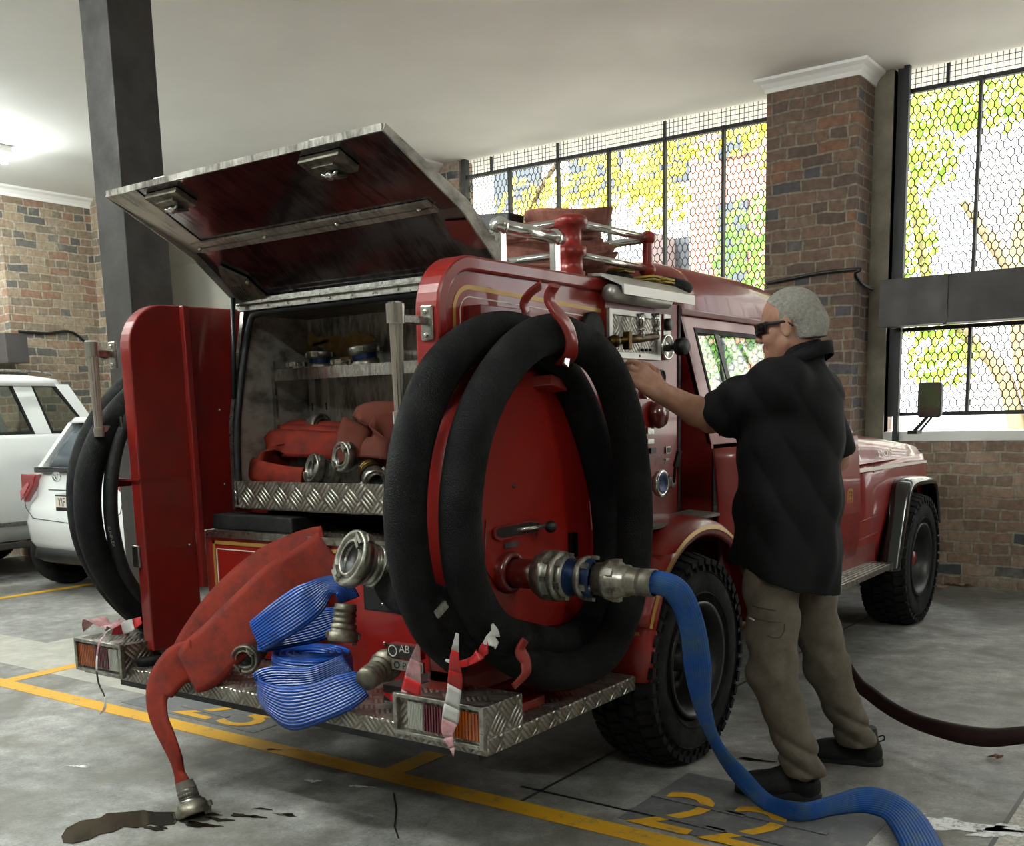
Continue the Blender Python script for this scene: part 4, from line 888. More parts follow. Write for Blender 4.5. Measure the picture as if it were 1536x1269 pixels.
m = MB(); m.lathe([(0, .05), (.258, .04)], (RXL, 3.30, 1.82), (0, 0, 1), 20); m.build('rack_post', M['red'], T)
# side grab rail near the rear of the roof
h = rail((RX+.01, 2.83, 1.985), (RX+.01, 3.22, 1.985), .022, 'roof_handle')
for y in (2.86, 3.18):
    m = MB(); m.obox((RX+.01, y, 1.92), (.012, 0, 0), (0, .017, 0), (0, 0, .06)); m.box(RX-.02, RX+.04, y-.03, y+.03, 1.855, 1.87); m.sphere((RX+.01, y, 1.985), .03); m.build('handle_foot', M['chrome'], h, bevel=.003)
# ---- mudguard flare over the rear wheel: wrap a profile around the wheel
WR, WF, WRAD, WX = 3.66, 6.86, .42, -1.76
WC = .415
def flare(yc, zc, r0, a0, a1, prof, mat, name, xs=1, n=28, ry=1.0):
    m = MB(); rings = []
    for i in range(n+1):
        a = a0+(a1-a0)*i/n; rings.append([Vector((x, yc+math.cos(a)*(r0+dr)*ry, zc+math.sin(a)*(r0+dr))) for x, dr in prof])
    k = len(prof); vs = [p for R in rings for p in R]
    m.add(vs, [(i*k+j, i*k+j+1, (i+1)*k+j+1, (i+1)*k+j) for i in range(n) for j in range(k-1)], 0, None, True); o = m.build(name, mat, T); 
    s = o.modifiers.new('t', 'SOLIDIFY'); s.thickness = .006; return o
gp = [(-2.02, .08), (-1.92, .08), (-1.84, .075), (-1.785, .062), (-1.765, .04), (-1.762, .015), (-1.775, .0)]
fl_ = flare(3.72, WC+.03, .45, math.radians(160), math.radians(2), gp, M['red'], 'mudguard')
m = MB(); 
for dr, mt in ((.045, 'gold'),):
    rings = [[Vector((x, 3.72+math.cos(a)*(.45+d), WC+.03+math.sin(a)*(.45+d))) for x, d in ((-1.764, .044), (-1.760, .028))] for a in [math.radians(160-158*i/30) for i in range(31)]]
    vs = [p for R in rings for p in R]; m.add(vs, [(i*2, i*2+1, i*2+3, i*2+2) for i in range(30)])
m.build('pinstripe', M['gold'], fl_, recalc=False)
# skirt of the mudguard running back and down to the step
m = MB(); sk = [P(x, y, X=-1.80) for x, y in ((985, 890), (1000, 850), (975, 1000), (962, 1014), (905, 1022))]
rings = []
for z, yy in ((.40, 3.25), (.415, 3.225), (.50, 3.225), (.56, 3.23), (.64, 3.25), (.72, 3.285), (.80, 3.34), (.86, 3.39)):
    rings.append([Vector(p) for p in ((-2.03, yy, z), (-1.92, yy, z), (-1.83, yy+.01, z), (-1.785, yy+.02, z), (-1.765, yy+.04, z), (-1.762, yy+.075, z), (-1.775, yy+.09, z))])
k = 7; vs = [p for R in rings for p in R]; m.add(vs, [(i*k+j, i*k+j+1, (i+1)*k+j+1, (i+1)*k+j) for i in range(len(rings)-1) for j in range(k-1)], 0, None, True)
sk = m.build('mudguard_skirt', M['red'], T); sk.modifiers.new('t', 'SOLIDIFY').thickness = .006
m = MB(); m.prism([(-2.0, 3.36, .965), (-2.0, 4.05, .965), (-1.86, 4.05, .955), (-1.86, 3.40, .955)], (0, 0, -.012)); m.prism([(-1.92, 3.36, .96), (-1.92, 3.60, .96), (-1.92, 3.40, .80), (-1.92, 3.36, .70)], (.008, 0, 0)); m.build('mudguard_top', simple('dusty_grey_metal', '#6f6b60', .6, .3, var=.2), T)
# pinstripe on the skirt
m = MB(); m.prism([(-1.90, 3.232, .585), (-1.80, 3.245, .585), (-1.80, 3.245, .598), (-1.90, 3.232, .598)], (0, -.002, 0)); m.build('pinstripe', M['gold'], sk)
# ---- wheels
def wheel(yc, lab, xo_=WX, first=None):
    """axis X, outer face towards +X, origin at the hub"""
    R = WRAD; W = .27; x1 = xo_; x0 = xo_-W; zc = WC
    m = MB(); c = (0, yc, zc)
    prof = [(x0+.03, .225), (x0+.005, .26), (x0, .32), (x0+.015, .385), (x0+.04, .405), (x1-.04, .405), (x1-.015, .385), (x1, .33), (x1-.003, .27), (x1-.03, .225), (x1-.05, .22)]
    m.lathe([(x, r) for x, r in prof], (0, yc, zc), (1, 0, 0), 72)
    m.lathe([(x1+.0, .262), (x1+.004, .266), (x1+.0, .270)], (0, yc, zc), (1, 0, 0), 60); m.lathe([(x1-.004, .345), (x1+.001, .348), (x1-.004, .352)], (0, yc, zc), (1, 0, 0), 60)
    w = m.build('wheel', M['tyre'], T, label=lab, recalc=True)
    m = MB(); nb = 42
    for i in range(nb):
        a = 2*PI*i/nb
        for j, (xa, xb, sk, da) in enumerate(((x0+.0, x0+.062, .10, 0), (x0+.075, x0+.125, -.35, .5), (x0+.145, x0+.195, .35, 0), (x1-.062, x1-.0, -.10, .5))):
            a_ = a+da*2*PI/nb; da2 = 2*PI/nb*.36
            pts = []
            for rr in (.398, .421):
                for (x, s) in ((xa, -1), (xb, -1), (xb, 1), (xa, 1)):
                    aa = a_+s*da2+sk*(x-(xa+xb)/2)*4*(.35 if j in (1, 2) else .2); r_ = rr-(.022 if (x in (x0, x1)) else 0)
                    pts.append((x+(-.004 if x == x0 else .004 if x == x1 else 0), yc+math.cos(aa)*r_, zc+math.sin(aa)*r_))
            m.add(pts, [(0, 3, 2, 1), (4, 5, 6, 7), (0, 1, 5, 4), (1, 2, 6, 5), (2, 3, 7, 6), (3, 0, 4, 7)])
        # sidewall lugs
        for xs_, s in ((x1, 1), (x0, -1)):
            pts = []
            for dx in (-.006, .004):
                for rr, sg in ((.355, -1), (.40, -1), (.40, 1), (.355, 1)):
                    aa = a+sg*.028; pts.append((xs_+s*(dx-(.012 if rr > .38 else 0)), yc+math.cos(aa)*rr, zc+math.sin(aa)*rr))
            m.add(pts, [(0, 3, 2, 1), (4, 5, 6, 7), (0, 1, 5, 4), (1, 2, 6, 5), (2, 3, 7, 6), (3, 0, 4, 7)])
    m.build('tread_blocks', M['tyre'], w)
    m = MB(); m.lathe([(x1-.02, .228), (x1-.002, .232), (x1-.006, .215), (x1-.03, .205), (x1-.05, .19), (x1-.14, .185), (x1-.155, .165), (x1-.13, .12), (x1-.12, .075), (x1-.13, .06)], (0, yc, zc), (1, 0, 0), 60)
    rim = m.build('rim', M['rim'], w)
    for i in range(8):
        a = 2*PI*(i+.5)/8; MB().cyl((x1-.15, yc+math.cos(a)*.145, zc+math.sin(a)*.145), (x1-.128, yc+math.cos(a)*.145, zc+math.sin(a)*.145), .024, 12).build('rim_hole', M['steel_grey'], rim)
    m = MB(); m.lathe([(x1-.14, .062), (x1-.10, .055), (x1-.05, .045), (x1-.045, 0)], (0, yc, zc), (1, 0, 0), 24); m.build('hub', M['red'] if yc > 5 else M['black'], rim)
    return w
wr = wheel(WR, 'rear wheel beside the blue hose'); wf = wheel(WF, 'front wheel with a red hub')
for w_ in (wr, wf):
    c = copy_tree(w_, T); c.location = (-2.06-.0+.27, 0, 0) if False else (2*CXM-2*WX+.27, 0, 0)
    c['label'] = 'far side wheel'
# ---- cab
CA = [(-1.90, .55), (-1.885, .62), (-1.875, .80), (-1.885, 1.0), (-1.90, 1.17), (-1.905, 1.22)]       # door section (x,z)
CYR, CYF, BELT = 4.07, 5.45, 1.24
def mir(pts): return [(2*CXM-x, z) for x, z in pts[::-1]]
cab = MB()
def shell(secs, mb, flip=False):
    """secs: list of (y, [(x,z)...]) same count"""
    n = len(secs[0][1]); vs = [Vector((x, y, z)) for y, s in secs for x, z in s]
    mb.add(vs, [(i*n+j, i*n+j+1, (i+1)*n+j+1, (i+1)*n+j) for i in range(len(secs)-1) for j in range(n-1)], 0, None, True)
# lower body side (door, front guard) both sides
for side in (0, 1):
    s = CA if not side else mir(CA)
    s0 = [(x, z) for x, z in s]
    m = MB(); shell([(CYR, s0), (4.6, s0), (5.2, s0), (5.92, s0)], m)
    d = m.build('door', M['red'], T, recalc=False); d.modifiers.new('t', 'SOLIDIFY').thickness = .012
    if side == 0: door = d
m = MB(); m.box(-3.66, -1.91, CYR, CYR+.02, .50, 1.24); rw = m.build('cab_rear_wall', M['red2'], T)
# rear wall above belt with window
tx = lambda z: -1.905-(z-1.22)*.27         # tumblehome
lx = lambda z: 2*CXM-tx(z)
m = MB(); zb, zt_ = 1.24, 1.80
m.frame([(lx(zb), CYR, zb), (tx(zb), CYR, zb), (tx(zt_), CYR, zt_), (lx(zt_), CYR, zt_)], [(lx(1.36)+.22, CYR, 1.36), (tx(1.36)-.22, CYR, 1.36), (tx(1.7)-.22, CYR, 1.70), (lx(1.7)+.22, CYR, 1.70)], (0, .02, 0)); m.build('cab_rear_frame', M['red2'], T)
m = MB(); m.prism([(lx(1.36)+.2, CYR+.012, 1.36), (tx(1.36)-.2, CYR+.012, 1.36), (tx(1.7)-.2, CYR+.012, 1.70), (lx(1.7)+.2, CYR+.012, 1.70)], (0, .004, 0)); m.build('rear_window', M['cabglass'], T)
# side window frames
def sidewin(side):
    f = (lambda x: x) if side == 0 else (lambda x: 2*CXM-x)
    zb, z1 = 1.235, 1.775
    out = [(CYR, zb), (5.90, zb), (5.45, z1), (CYR, z1)]
    inn = [(CYR+.10, zb+.035), (5.80, zb+.035), (5.40, z1-.05), (CYR+.10, z1-.05)]
    v3 = lambda pts, d: [Vector((f(tx(z)+d), y, z)) for y, z in pts]
    m = MB(); m.frame(v3(out, 0), v3(inn, 0), (-.025 if side == 0 else .025, 0, 0)); fr = m.build('window_frame', M['red'], T, bevel=.006)
    m = MB(); m.frame(v3([(y+(.0 if i in (0, 3) else 0), z) for i, (y, z) in enumerate(inn)], .002), v3([(inn[0][0]+.018, inn[0][1]+.018), (inn[1][0]-.03, inn[1][1]+.018), (inn[2][0]-.02, inn[2][1]-.018), (inn[3][0]+.018, inn[3][1]-.018)], .002), (-.02 if side == 0 else .02, 0, 0)); m.build('window_rubber', M['rubber'], fr)
    m = MB(); m.prism(v3(inn, -.012), (-.004 if side == 0 else .004, 0, 0)); m.build('side_window', M['cabglass'], fr)
    if side == 0:
        a, b = P(1075, 490, X=-2.02), P(1092, 595, X=-1.93); m = MB(); m.prism([Vector((tx(z)-.004, y, z)) for y, z in ((4.40, zb+.03), (4.44, zb+.03), (4.40, z1-.05), (4.36, z1-.05))], (.006, 0, 0)); m.build('quarter_light_bar', M['black'], fr)
sidewin(0); sidewin(1)
# gutter + roof dome
m = MB()
for f in (lambda x: x, lambda x: 2*CXM-x):
    m.prism([(f(tx(1.775)+.012), CYR-.01, 1.775), (f(tx(1.775)+.012), CYR-.01, 1.80), (f(tx(1.775)-.03), CYR-.01, 1.80), (f(tx(1.775)-.03), CYR-.01, 1.775)], (0, 1.42, 0))
m.build('gutter', M['red2'], T, bevel=.004)
hx0, hx1 = tx(1.8), lx(1.8)
def roofsec(zc_, inset, z0=1.80):
    pts = []; n = 20; a = (hx0-hx1)/2-inset; cx_ = CXM
    for i in range(n+1):
        t = PI*i/n; e = .42
        x = cx_+a*math.copysign(abs(math.cos(t))**e, math.cos(t)); z = z0+(zc_)*abs(math.sin(t))**(.62)
        pts.append((x, z))
    return pts
m = MB(); secs = [(CYR-.12, roofsec(.02, .12)), (CYR-.10, roofsec(.12, .07)), (CYR-.05, roofsec(.20, .03)), (CYR+.1, roofsec(.235, .0)), (CYR+.13, roofsec(.235, 0)), (CYR+.14, roofsec(.228, .006)), (CYR+.155, roofsec(.235, 0)), (4.9, roofsec(.235, .0)), (5.15, roofsec(.22, .0)), (5.38, roofsec(.17, .0)), (5.5, roofsec(.09, .0)), (5.54, roofsec(.01, .03))]
shell(secs, m); rf = m.build('cab_roof', M['red'], T); 
m = MB(); m.box(hx1, hx0, CYR-.12, 5.5, 1.79, 1.80); m.build('cab_roof_lining', M['creamwall'], rf)
m = MB()
m.tube([(CXM-.86+.02, 5.90, 1.22), (lx(1.78)+.0, 5.46, 1.80)], .024, 8); m.build('windscreen_pillar', M['red'], T); m = MB(); m.tube([(CXM+.86-.02, 5.90, 1.22), (tx(1.78), 5.46, 1.80)], .024, 8); m.build('windscreen_pillar', M['red'], T)
m = MB(); m.prism([(CXM-.84, 5.90, 1.23), (CXM+.84, 5.90, 1.23), (CXM+.74, 5.47, 1.79), (CXM-.74, 5.47, 1.79)], (0, .004, .002)); m.build('windscreen', M['cabglass'], T)
# cab inside
m = MB(); m.box(-3.6, -1.95, 4.1, 5.85, .5, .6); m.build('cab_floor', M['black'], T)
for xx in (-2.3, -3.25):
    m = MB(); m.box(xx-.24, xx+.24, 4.25, 4.75, .75, .92); m.obox((xx, 4.22, 1.12), (.23, 0, 0), (0, .05, 0), (0, -.03, .28)); m.build('seat', M['shirt'], T, bevel=.03, seg=3)
# front guard and bonnet
m = MB()
CB = [(-1.90, .62), (-1.885, .70), (-1.875, .80), (-1.885, .95), (-1.90, 1.02), (-1.925, 1.07), (-1.98, 1.10)]
NY = 7.55
# guard with wheel arch cut: build as polygon in YZ then place on section
def guard(side):
    f = (lambda x: x) if side == 0 else (lambda x: 2*CXM-x)
    m = MB(); cols = []; ys = [5.92, 6.2, 6.3, 6.36, 6.42, 6.5, 6.6, 6.72, 6.86, 7.0, 7.12, 7.22, 7.3, 7.36, 7.42, 7.55]
    for y in ys:
        d = abs(y-WF); zb = .45 if d > .5 else WC+math.sqrt(max(0, .25-d*d))*.99+.0
        zb = max(zb, .45); top = 1.06; col = []
        for t in (0, .2, .4, .6, .75, .88, 1):
            z = zb+(top-zb)*t; x = -1.90+.022*math.sin(PI*min(1, max(0, (z-.5)/.55))) - (0.02 if t == 1 else 0) - .06*max(0, (y-7.3)/.25)**2
            col.append(Vector((f(x), y, z)))
        cols.append(col)
    n = 7; m.add([p for c in cols for p in c], [(i*n+j, i*n+j+1, (i+1)*n+j+1, (i+1)*n+j) for i in range(len(cols)-1) for j in range(n-1)], 0, None, True)
    g = m.build('front_guard', M['red'], T); g.modifiers.new('t', 'SOLIDIFY').thickness = .008; return g
gd = guard(0); guard(1)
m = MB(); shell([(5.90, [(-1.905, 1.055), (-1.96, 1.20), (-2.2, 1.245), (CXM, 1.27), (2*CXM+2.2, 1.245), (2*CXM+1.96, 1.20), (2*CXM+1.905, 1.055)]), (6.4, [(-1.905, 1.055), (-1.97, 1.17), (-2.2, 1.225), (CXM, 1.25), (2*CXM+2.2, 1.225), (2*CXM+1.97, 1.17), (2*CXM+1.905, 1.055)]), (7.2, [(-1.92, 1.05), (-1.98, 1.13), (-2.2, 1.175), (CXM, 1.20), (2*CXM+2.2, 1.175), (2*CXM+1.98, 1.13), (2*CXM+1.92, 1.05)]), (7.5, [(-1.94, 1.03), (-2.0, 1.10), (-2.2, 1.14), (CXM, 1.16), (2*CXM+2.2, 1.14), (2*CXM+2.0, 1.10), (2*CXM+1.94, 1.03)]), (7.56, [(-1.96, 1.0), (-2.02, 1.04), (-2.2, 1.07), (CXM, 1.08), (2*CXM+2.2, 1.07), (2*CXM+2.02, 1.04), (2*CXM+1.96, 1.0)])], m); bn = m.build('bonnet', M['red'], T)
m = MB(); m.box(2*CXM+1.97, -1.97, 7.5, 7.56, .6, 1.08); m.build('grille', M['black'], T)
m = MB(); m.box(2*CXM+1.95, -1.95, 7.57, 7.65, .52, .70); m.box(-1.98, -1.93, 7.4, 7.6, .5, .66); m.build('front_bumper', M['black'], T, bevel=.01)
m = MB(); q = P(1404, 750, X=-1.95); m.tube(cr([(-1.96, 7.62, .60), (-1.93, 7.68, .62), (-1.93, 7.70, .72), (-1.96, 7.68, .80), (-2.1, 7.68, .82)], 5), .02, 10); m.build('bumper_bar', M['brushed'], T)
m = MB(); m.box(2*CXM+2.0, -2.0, 5.86, 5.9, .5, 1.04); m.box(2*CXM+2.0, -2.0, 5.6, 7.4, .45, .5); m.build('firewall', M['black'], T)
m = MB(); m.box(-2.25, -2.05, 6.3, 7.45, .6, 1.05); m.build('inner_guard', M['black'], T)
# white line and lettering
def onside(y, z, d=.0): return Vector((-1.90+.022*math.sin(PI*min(1, max(0, (z-.5)/.55)))+.0035+d, y, z))
m = MB(); m.add([onside(5.3, 1.018)+Vector((.008,0,0)), onside(7.35, 1.0)+Vector((.008,0,0)), onside(7.35, 1.016)+Vector((.008,0,0)), onside(5.3, 1.045)+Vector((.008,0,0))], [(0, 1, 2, 3)]); m.build('white_line', M['cream'], T, recalc=False)
m = MB(); m.text('IST', P(1279, 694, X=-1.885), (0, 1, -.02), (-.35, 0, 1), .12, sx=1.2); m.build('door_lettering', M['cream'], T, recalc=False)
m = MB(); a = P(1318, 690, X=-1.89); m.text('MON', P(1319, 686, X=-1.893), (0, 1, .02), (-.35, 0, 1), .06, sx=2.0); m.build('guard_lettering', M['cream'], T, recalc=False)
q = P(1273, 748, X=-1.875)
m = MB(); m.frame([(-1.868, q.y+dx*.045, q.z+dz*.055) for dx, dz in ((-.6, -1), (.6, -1), (1, -.8), (1, .8), (.6, 1), (-.6, 1), (-1, .8), (-1, -.8))], [(-1.868, q.y+dx*.033, q.z+dz*.045) for dx, dz in ((-.6, -1), (.6, -1), (1, -.8), (1, .8), (.6, 1), (-.6, 1), (-1, .8), (-1, -.8))], (.002, 0, 0))
for zz in (-.025, 0, .025): m.box(-1.868, -1.866, q.y-.022, q.y+.022, q.z+zz-.004, q.z+zz+.004)
m.box(-1.868, -1.866, q.y-.005, q.y+.005, q.z-.045, q.z+.045); m.build('crest', M['gold'], T)
# front flare, black
fo = [(6.34, .40), (6.40, .55), (6.50, .80), (6.56, .90), (6.66, .94), (6.86, .945), (7.10, .93), (7.20, .90), (7.27, .80), (7.34, .62)]
m = MB(); rings = []
fc = Vector((0, 6.86, .5)); pth = cr([Vector((0, y, z)) for y, z in fo], 5)
for q_ in pth:
    inw = (fc-q_).normalized(); rings.append([Vector((x, q_.y+inw.y*d_, q_.z+inw.z*d_)) for x, d_ in ((-1.91, -.0), (-1.84, .004), (-1.79, .012), (-1.768, .03), (-1.765, .055), (-1.785, .062))])
k = 6; m.add([p for r in rings for p in r], [(i*k+j, i*k+j+1, (i+1)*k+j+1, (i+1)*k+j) for i in range(len(rings)-1) for j in range(k-1)], 0, None, True); ff = m.build('front_flare', M['blackgloss'], T); ff.modifiers.new('t', 'SOLIDIFY').thickness = .008
# body crease and seams
m = MB(); m.tube([onside(6.24, .5), onside(6.24, 1.05)], .003, 6); m.build('door_seam', M['pipe_red'], T)
m = MB(); m.tube([onside(5.2, .60, .0), onside(6.3, .64, .0)], .006, 6).tube([onside(5.2, .71, .0), onside(6.32, .745, .0)], .004, 6); m.build('body_crease', M['red'], T)
# side step
m = MB(); m.box(-1.93, -1.76, 4.35, 6.16, .44, .475); ss = m.build('side_step', M['brushed'], T, bevel=.004)
m = MB()
for i in range(6): m.box(-1.925+i*.026, -1.915+i*.026, 4.36, 6.15, .475, .479)
m.box(-1.94, -1.75, 6.16, 6.18, .43, .48); m.build('step_tread', M['black'] if False else M['brushed'], ss)
m = MB(); m.box(-1.95, -1.89, CYR, 6.3, .42, .6); m.build('sill', M['red2'], T)
# mirror
q = P(1394, 600, X=-1.80)
mc = Vector((-1.80, 7.18, 1.40)); 
cc = P(1394, 600, Y=7.3); dx_ = P(1412, 600, Y=7.3).x-cc.x; dz_ = (P(1394, 573, Y=7.3).z-P(1394, 626, Y=7.3).z)/2
def rr(c, a, b, r, y):
    return [(c.x+sx*(a-r)+r*math.cos(t), y, c.z+sz*(b-r)+r*math.sin(t)) for sx, sz, t0 in ((1, 1, 0), (-1, 1, 90), (-1, -1, 180), (1, -1, 270)) for t in [math.radians(t0+k*22.5) for k in range(5)]]
m = MB(); m.prism(rr(cc, dx_, dz_, .03, cc.y), (0, .05, 0)); mi = m.build('mirror', M['black'], T, bevel=.004)
m = MB(); m.prism(rr(cc, dx_-.008, dz_-.008, .026, cc.y-.001), (0, .001, 0)); m.build('mirror_glass', simple('mirror_glass', '#e5e5e5', .02, 1), mi)
m = MB(); a = P(1372, 648, X=-1.93); m.tube([(cc.x-.02, cc.y+.03, cc.z-dz_), (a.x, a.y+.0, a.z+.01)], .012, 10).tube([(cc.x+.01, cc.y+.03, cc.z-dz_), (a.x+.03, a.y+.03, a.z+.01)], .008, 8).obox(a, (.03, 0, 0), (0, .06, 0), (0, 0, .012)); m.build('mirror_stem', M['black'], mi)
# ============================================================ HOSES AND COUPLINGS
# glass without total reflection on back faces
def storz(par, o, ax, r=.055, mat='storz', tail=.10, tr=.038, tmat=None, bore='black'):
    o = Vector(o); ax = Vector(ax).normalized(); u = ax.orthogonal().normalized(); w = ax.cross(u)
    m = MB(); m.lathe([(-.052, tr+.004), (-.046, r*.86), (-.034, r*.92), (-.032, r*1.04), (-.006, r*1.06), (0, r*1.02), (0, r*.86), (-.008, r*.84), (-.008, r*.70), (.0, r*.68), (.0, r*.58), (-.03, r*.54)], o, ax, 40)
    ring = m.build('coupling_ring', M[mat], par)
    m = MB(); m.lathe([(-.02, 0), (-.02, r*.56), (-.001, r*.57), (-.001, r*.66)], o, ax, 32); m.build('bore', M[bore], ring)
    for s in (1, -1):
        m = MB()
        for a0, a1, r0, r1, t0, t1 in ((-.35, .35, .70, .84, -.01, .012), (-.2, .45, .84, .98, -.002, .010)):
            pts = []
            for t in (t0, t1):
                for rr_, aa in ((r0, a0), (r1, a0), (r1, a1), (r0, a1)):
                    pts.append(o+ax*t+(u*math.cos(aa)+w*math.sin(aa))*rr_*r*s)
            m.add(pts, [(0, 1, 2, 3), (7, 6, 5, 4), (0, 4, 5, 1), (1, 5, 6, 2), (2, 6, 7, 3), (3, 7, 4, 0)])
        m.obox(o+u*s*r*1.07-ax*.02, u*.006, w*.014, ax*.010)
        m.build('coupling_lug', M[mat], ring)
    m = MB(); pr_ = [(-.05-tail, 0), (-.05-tail, tr)]
    for k in range(3): t = -.05-tail*(.85-.25*k); pr_ += [(t, tr), (t+.004, tr+.003), (t+.010, tr+.003), (t+.014, tr)]
    pr_ += [(-.06, tr), (-.055, tr+.008), (-.045, tr+.008)]
    m.lathe(pr_, o, ax, 30); m.build('hose_tail', M[tmat or mat], par)
    return ring
# ---- right suction hose (one long black hose: coupling, tail, two turns)
S_ = lambda x, y, X: P(x, y, X=X)
c0 = P(523, 836, Y=2.20); CAX = Vector((-.32, -1, .42)).normalized()
path = [c0-CAX*.10, c0-CAX*.14, P(598, 886, Y=2.30), P(632, 900, Y=2.25), S_(668, 915, -1.90), S_(722, 950, -1.87), S_(785, 992, -1.84), S_(845, 1008, -1.81), S_(905, 980, -1.77), S_(940, 900, -1.75), S_(952, 800, -1.74), S_(948, 700, -1.745), S_(933, 612, -1.755), S_(905, 545, -1.78), S_(868, 514, -1.81), S_(828, 501, -1.81), S_(785, 519, -1.81), S_(745, 566, -1.81), S_(712, 635, -1.81), S_(694, 720, -1.81), S_(691, 800, -1.81), S_(703, 880, -1.81), S_(738, 942, -1.81)]
# second turn nearer the panel
path += [S_(790, 962, -1.86), S_(848, 965, -1.915), S_(893, 925, -1.91), S_(914, 850, -1.90), S_(912, 760, -1.90), S_(896, 680, -1.90), S_(866, 598, -1.92), S_(828, 540, -1.935), S_(785, 503, -1.935), S_(738, 499, -1.935), S_(690, 525, -1.935), S_(652, 570, -1.935), S_(622, 650, -1.935), S_(609, 730, -1.935), S_(609, 800, -1.935), S_(622, 880, -1.935), S_(650, 945, -1.935), S_(690, 985, -1.93)]
SHr = root('suction_hose', (-1.9, 2.8, SZ), 'thick black suction hose looped on the near side of the truck', 'hose')
m = MB(); m.tube(cr(path, 6), .061, 24); m.build('hose_body', M['suction'], SHr)
storz(SHr, c0, CAX, .083, 'storz', .09, .062)
m = MB(); 
for t in (.065, .085, .105): m.lathe([(0, .060), (.003, .067), (.009, .067), (.012, .060)], c0-CAX*(t+.02), -CAX, 30)
m.build('hose_clamp', M['brushed'], SHr)
m = MB(); q = P(662, 914, X=-1.82); m.obox(q, (.004, 0, 0), (0, .022, .012), (0, -.006, .010)); m.build('grey_marking', M['brushed'], SHr)
# ---- left suction hose
path = [S_(236, 545, -3.70), S_(190, 590, -3.72), S_(140, 640, -3.74), S_(120, 700, -3.75), S_(122, 770, -3.75), S_(142, 840, -3.74), S_(180, 900, -3.72), S_(235, 950, -3.70)]
l2 = lambda p: p
SL = root('suction_hose', (-3.75, 2.7, SZ), 'thick black suction hose looped on the far left side of the truck', 'hose')
def ringof(pts, yc, X):
    pts = [Vector((X, p.y, p.z)) for p in pts]; return cr(pts+[Vector((X, 2*yc-p.y, p.z)) for p in pts[::-1]], 7, True)
m = MB(); m.tube(ringof([S_(x, y, -3.74) for x, y in ((262, 535), (205, 572), (158, 622), (128, 682), (120, 745), (130, 812), (158, 868), (200, 915), (262, 955))], 2.78, -3.74), .050, 20, closed=True)
m.tube(ringof([S_(x, y, -3.64) for x, y in ((268, 540), (217, 580), (168, 632), (139, 690), (131, 750), (140, 815), (168, 872), (210, 920), (272, 958))], 2.78, -3.64), .050, 20, closed=True)
m.build('hose_body', M['suction'], SL)
pi = [S_(250, 560, -3.60), S_(208, 600, -3.60), S_(178, 660, -3.60), S_(166, 730, -3.60), S_(170, 800, -3.60), S_(192, 870, -3.60), S_(240, 925, -3.60)]
HL = root('delivery_hose', (-3.69, 2.7, SZ), 'thin black rubber hose with faint printing inside the left loop', 'hose')
m = MB(); m.tube(cr(pi, 6), .027, 16); m.build('hose_body', M['rubber'], HL)
m = MB(); q0, q1 = P(161, 790, X=-3.568), P(172, 832, X=-3.568); m.text('SUNFLEX', q0, q1-q0, Vector((1, .2, .25)), .02, depth=0, sx=1.0); m.build('hose_printing', simple('faint_printing', '#76776a', .7), HL)
# ---- draped red hose with coupling standing on the floor
R_ = lambda x, y, Y: P(x, y, Y=Y)
RH = root('red_fire_hose', (-3.04, 2.21, 0), 'red canvas hose hanging off the deck with its coupling on the floor', 'hose')
def edges(prs, Y):
    """pairs of (upper edge px, lower edge px) -> centre, direction, width"""
    pth, wd, ws = [], [], []
    for (a, b), y in zip(prs, Y):
        if not isinstance(y, tuple): y = (y, y)
        A, B = R_(*a, y[0]), R_(*b, y[1]); pth.append((A+B)/2); wd.append(B-A); ws.append((B-A).length)
    return pth, wd, ws
def dens(pth, wd, ws, n=5):
    p = cr(pth, n); w = cr(wd, n); s = crs(ws, n); return p, w, s
def hoseband(prs, Y, th, n=5):
    p, w, s = dens(*edges(prs, Y), n); m = MB(); m.ribbon(p, w, s, th); return m
m = hoseband([((478, 790), (500, 838)), ((430, 806), (470, 850)), ((380, 830), (425, 880)), ((340, 862), (385, 920)), ((305, 900), (345, 955)), ((275, 945), (310, 1000)), ((255, 985), (288, 1025))], [2.72, 2.66, 2.58, 2.50, 2.43, 2.37, 2.33], .014)
m.build('upper_layer', M['redhose'], RH)
m = hoseband([((482, 795), (520, 868)), ((445, 822), (475, 892)), ((405, 845), (435, 918)), ((355, 890), (392, 960)), ((315, 930), (352, 1000)), ((280, 960), (320, 1032)), ((262, 985), (300, 1036))], [2.70, 2.62, 2.53, 2.46, 2.38, 2.32, 2.29], .014)
m.build('lower_layer', M['redhose'], RH)
m = hoseband([((285, 960), (300, 1020)), ((250, 975), (282, 1022)), ((224, 1015), (262, 1038)), ((221, 1045), (250, 1055)), ((228, 1080), (252, 1080)), ((241, 1110), (262, 1104)), ((256, 1140), (272, 1135)), ((263, 1160), (275, 1158)), ((264, 1176), (284, 1174)), ((270, 1186), (282, 1186))], [2.32, 2.30, 2.28, 2.26, 2.24, 2.23, 2.22, 2.215, 2.21, 2.21], [.012]*10+[.03]*36)
m.build('hanging_end', M['redhose'], RH)
cf = P(292, 1222, Z=.012); top = P(276, 1172, Y=cf.y+.005); axd = (cf-top).normalized()
storz(RH, cf, axd, .058, 'storz_dark', .055, .033, 'brushed')
m = MB(); m.lathe([(0, .031), (.035, .036), (.06, .036), (.06, .034)], top, axd, 24); m.build('canvas_cuff', simple('grey_canvas_cuff', '#6a645b', .85, var=.3), RH)
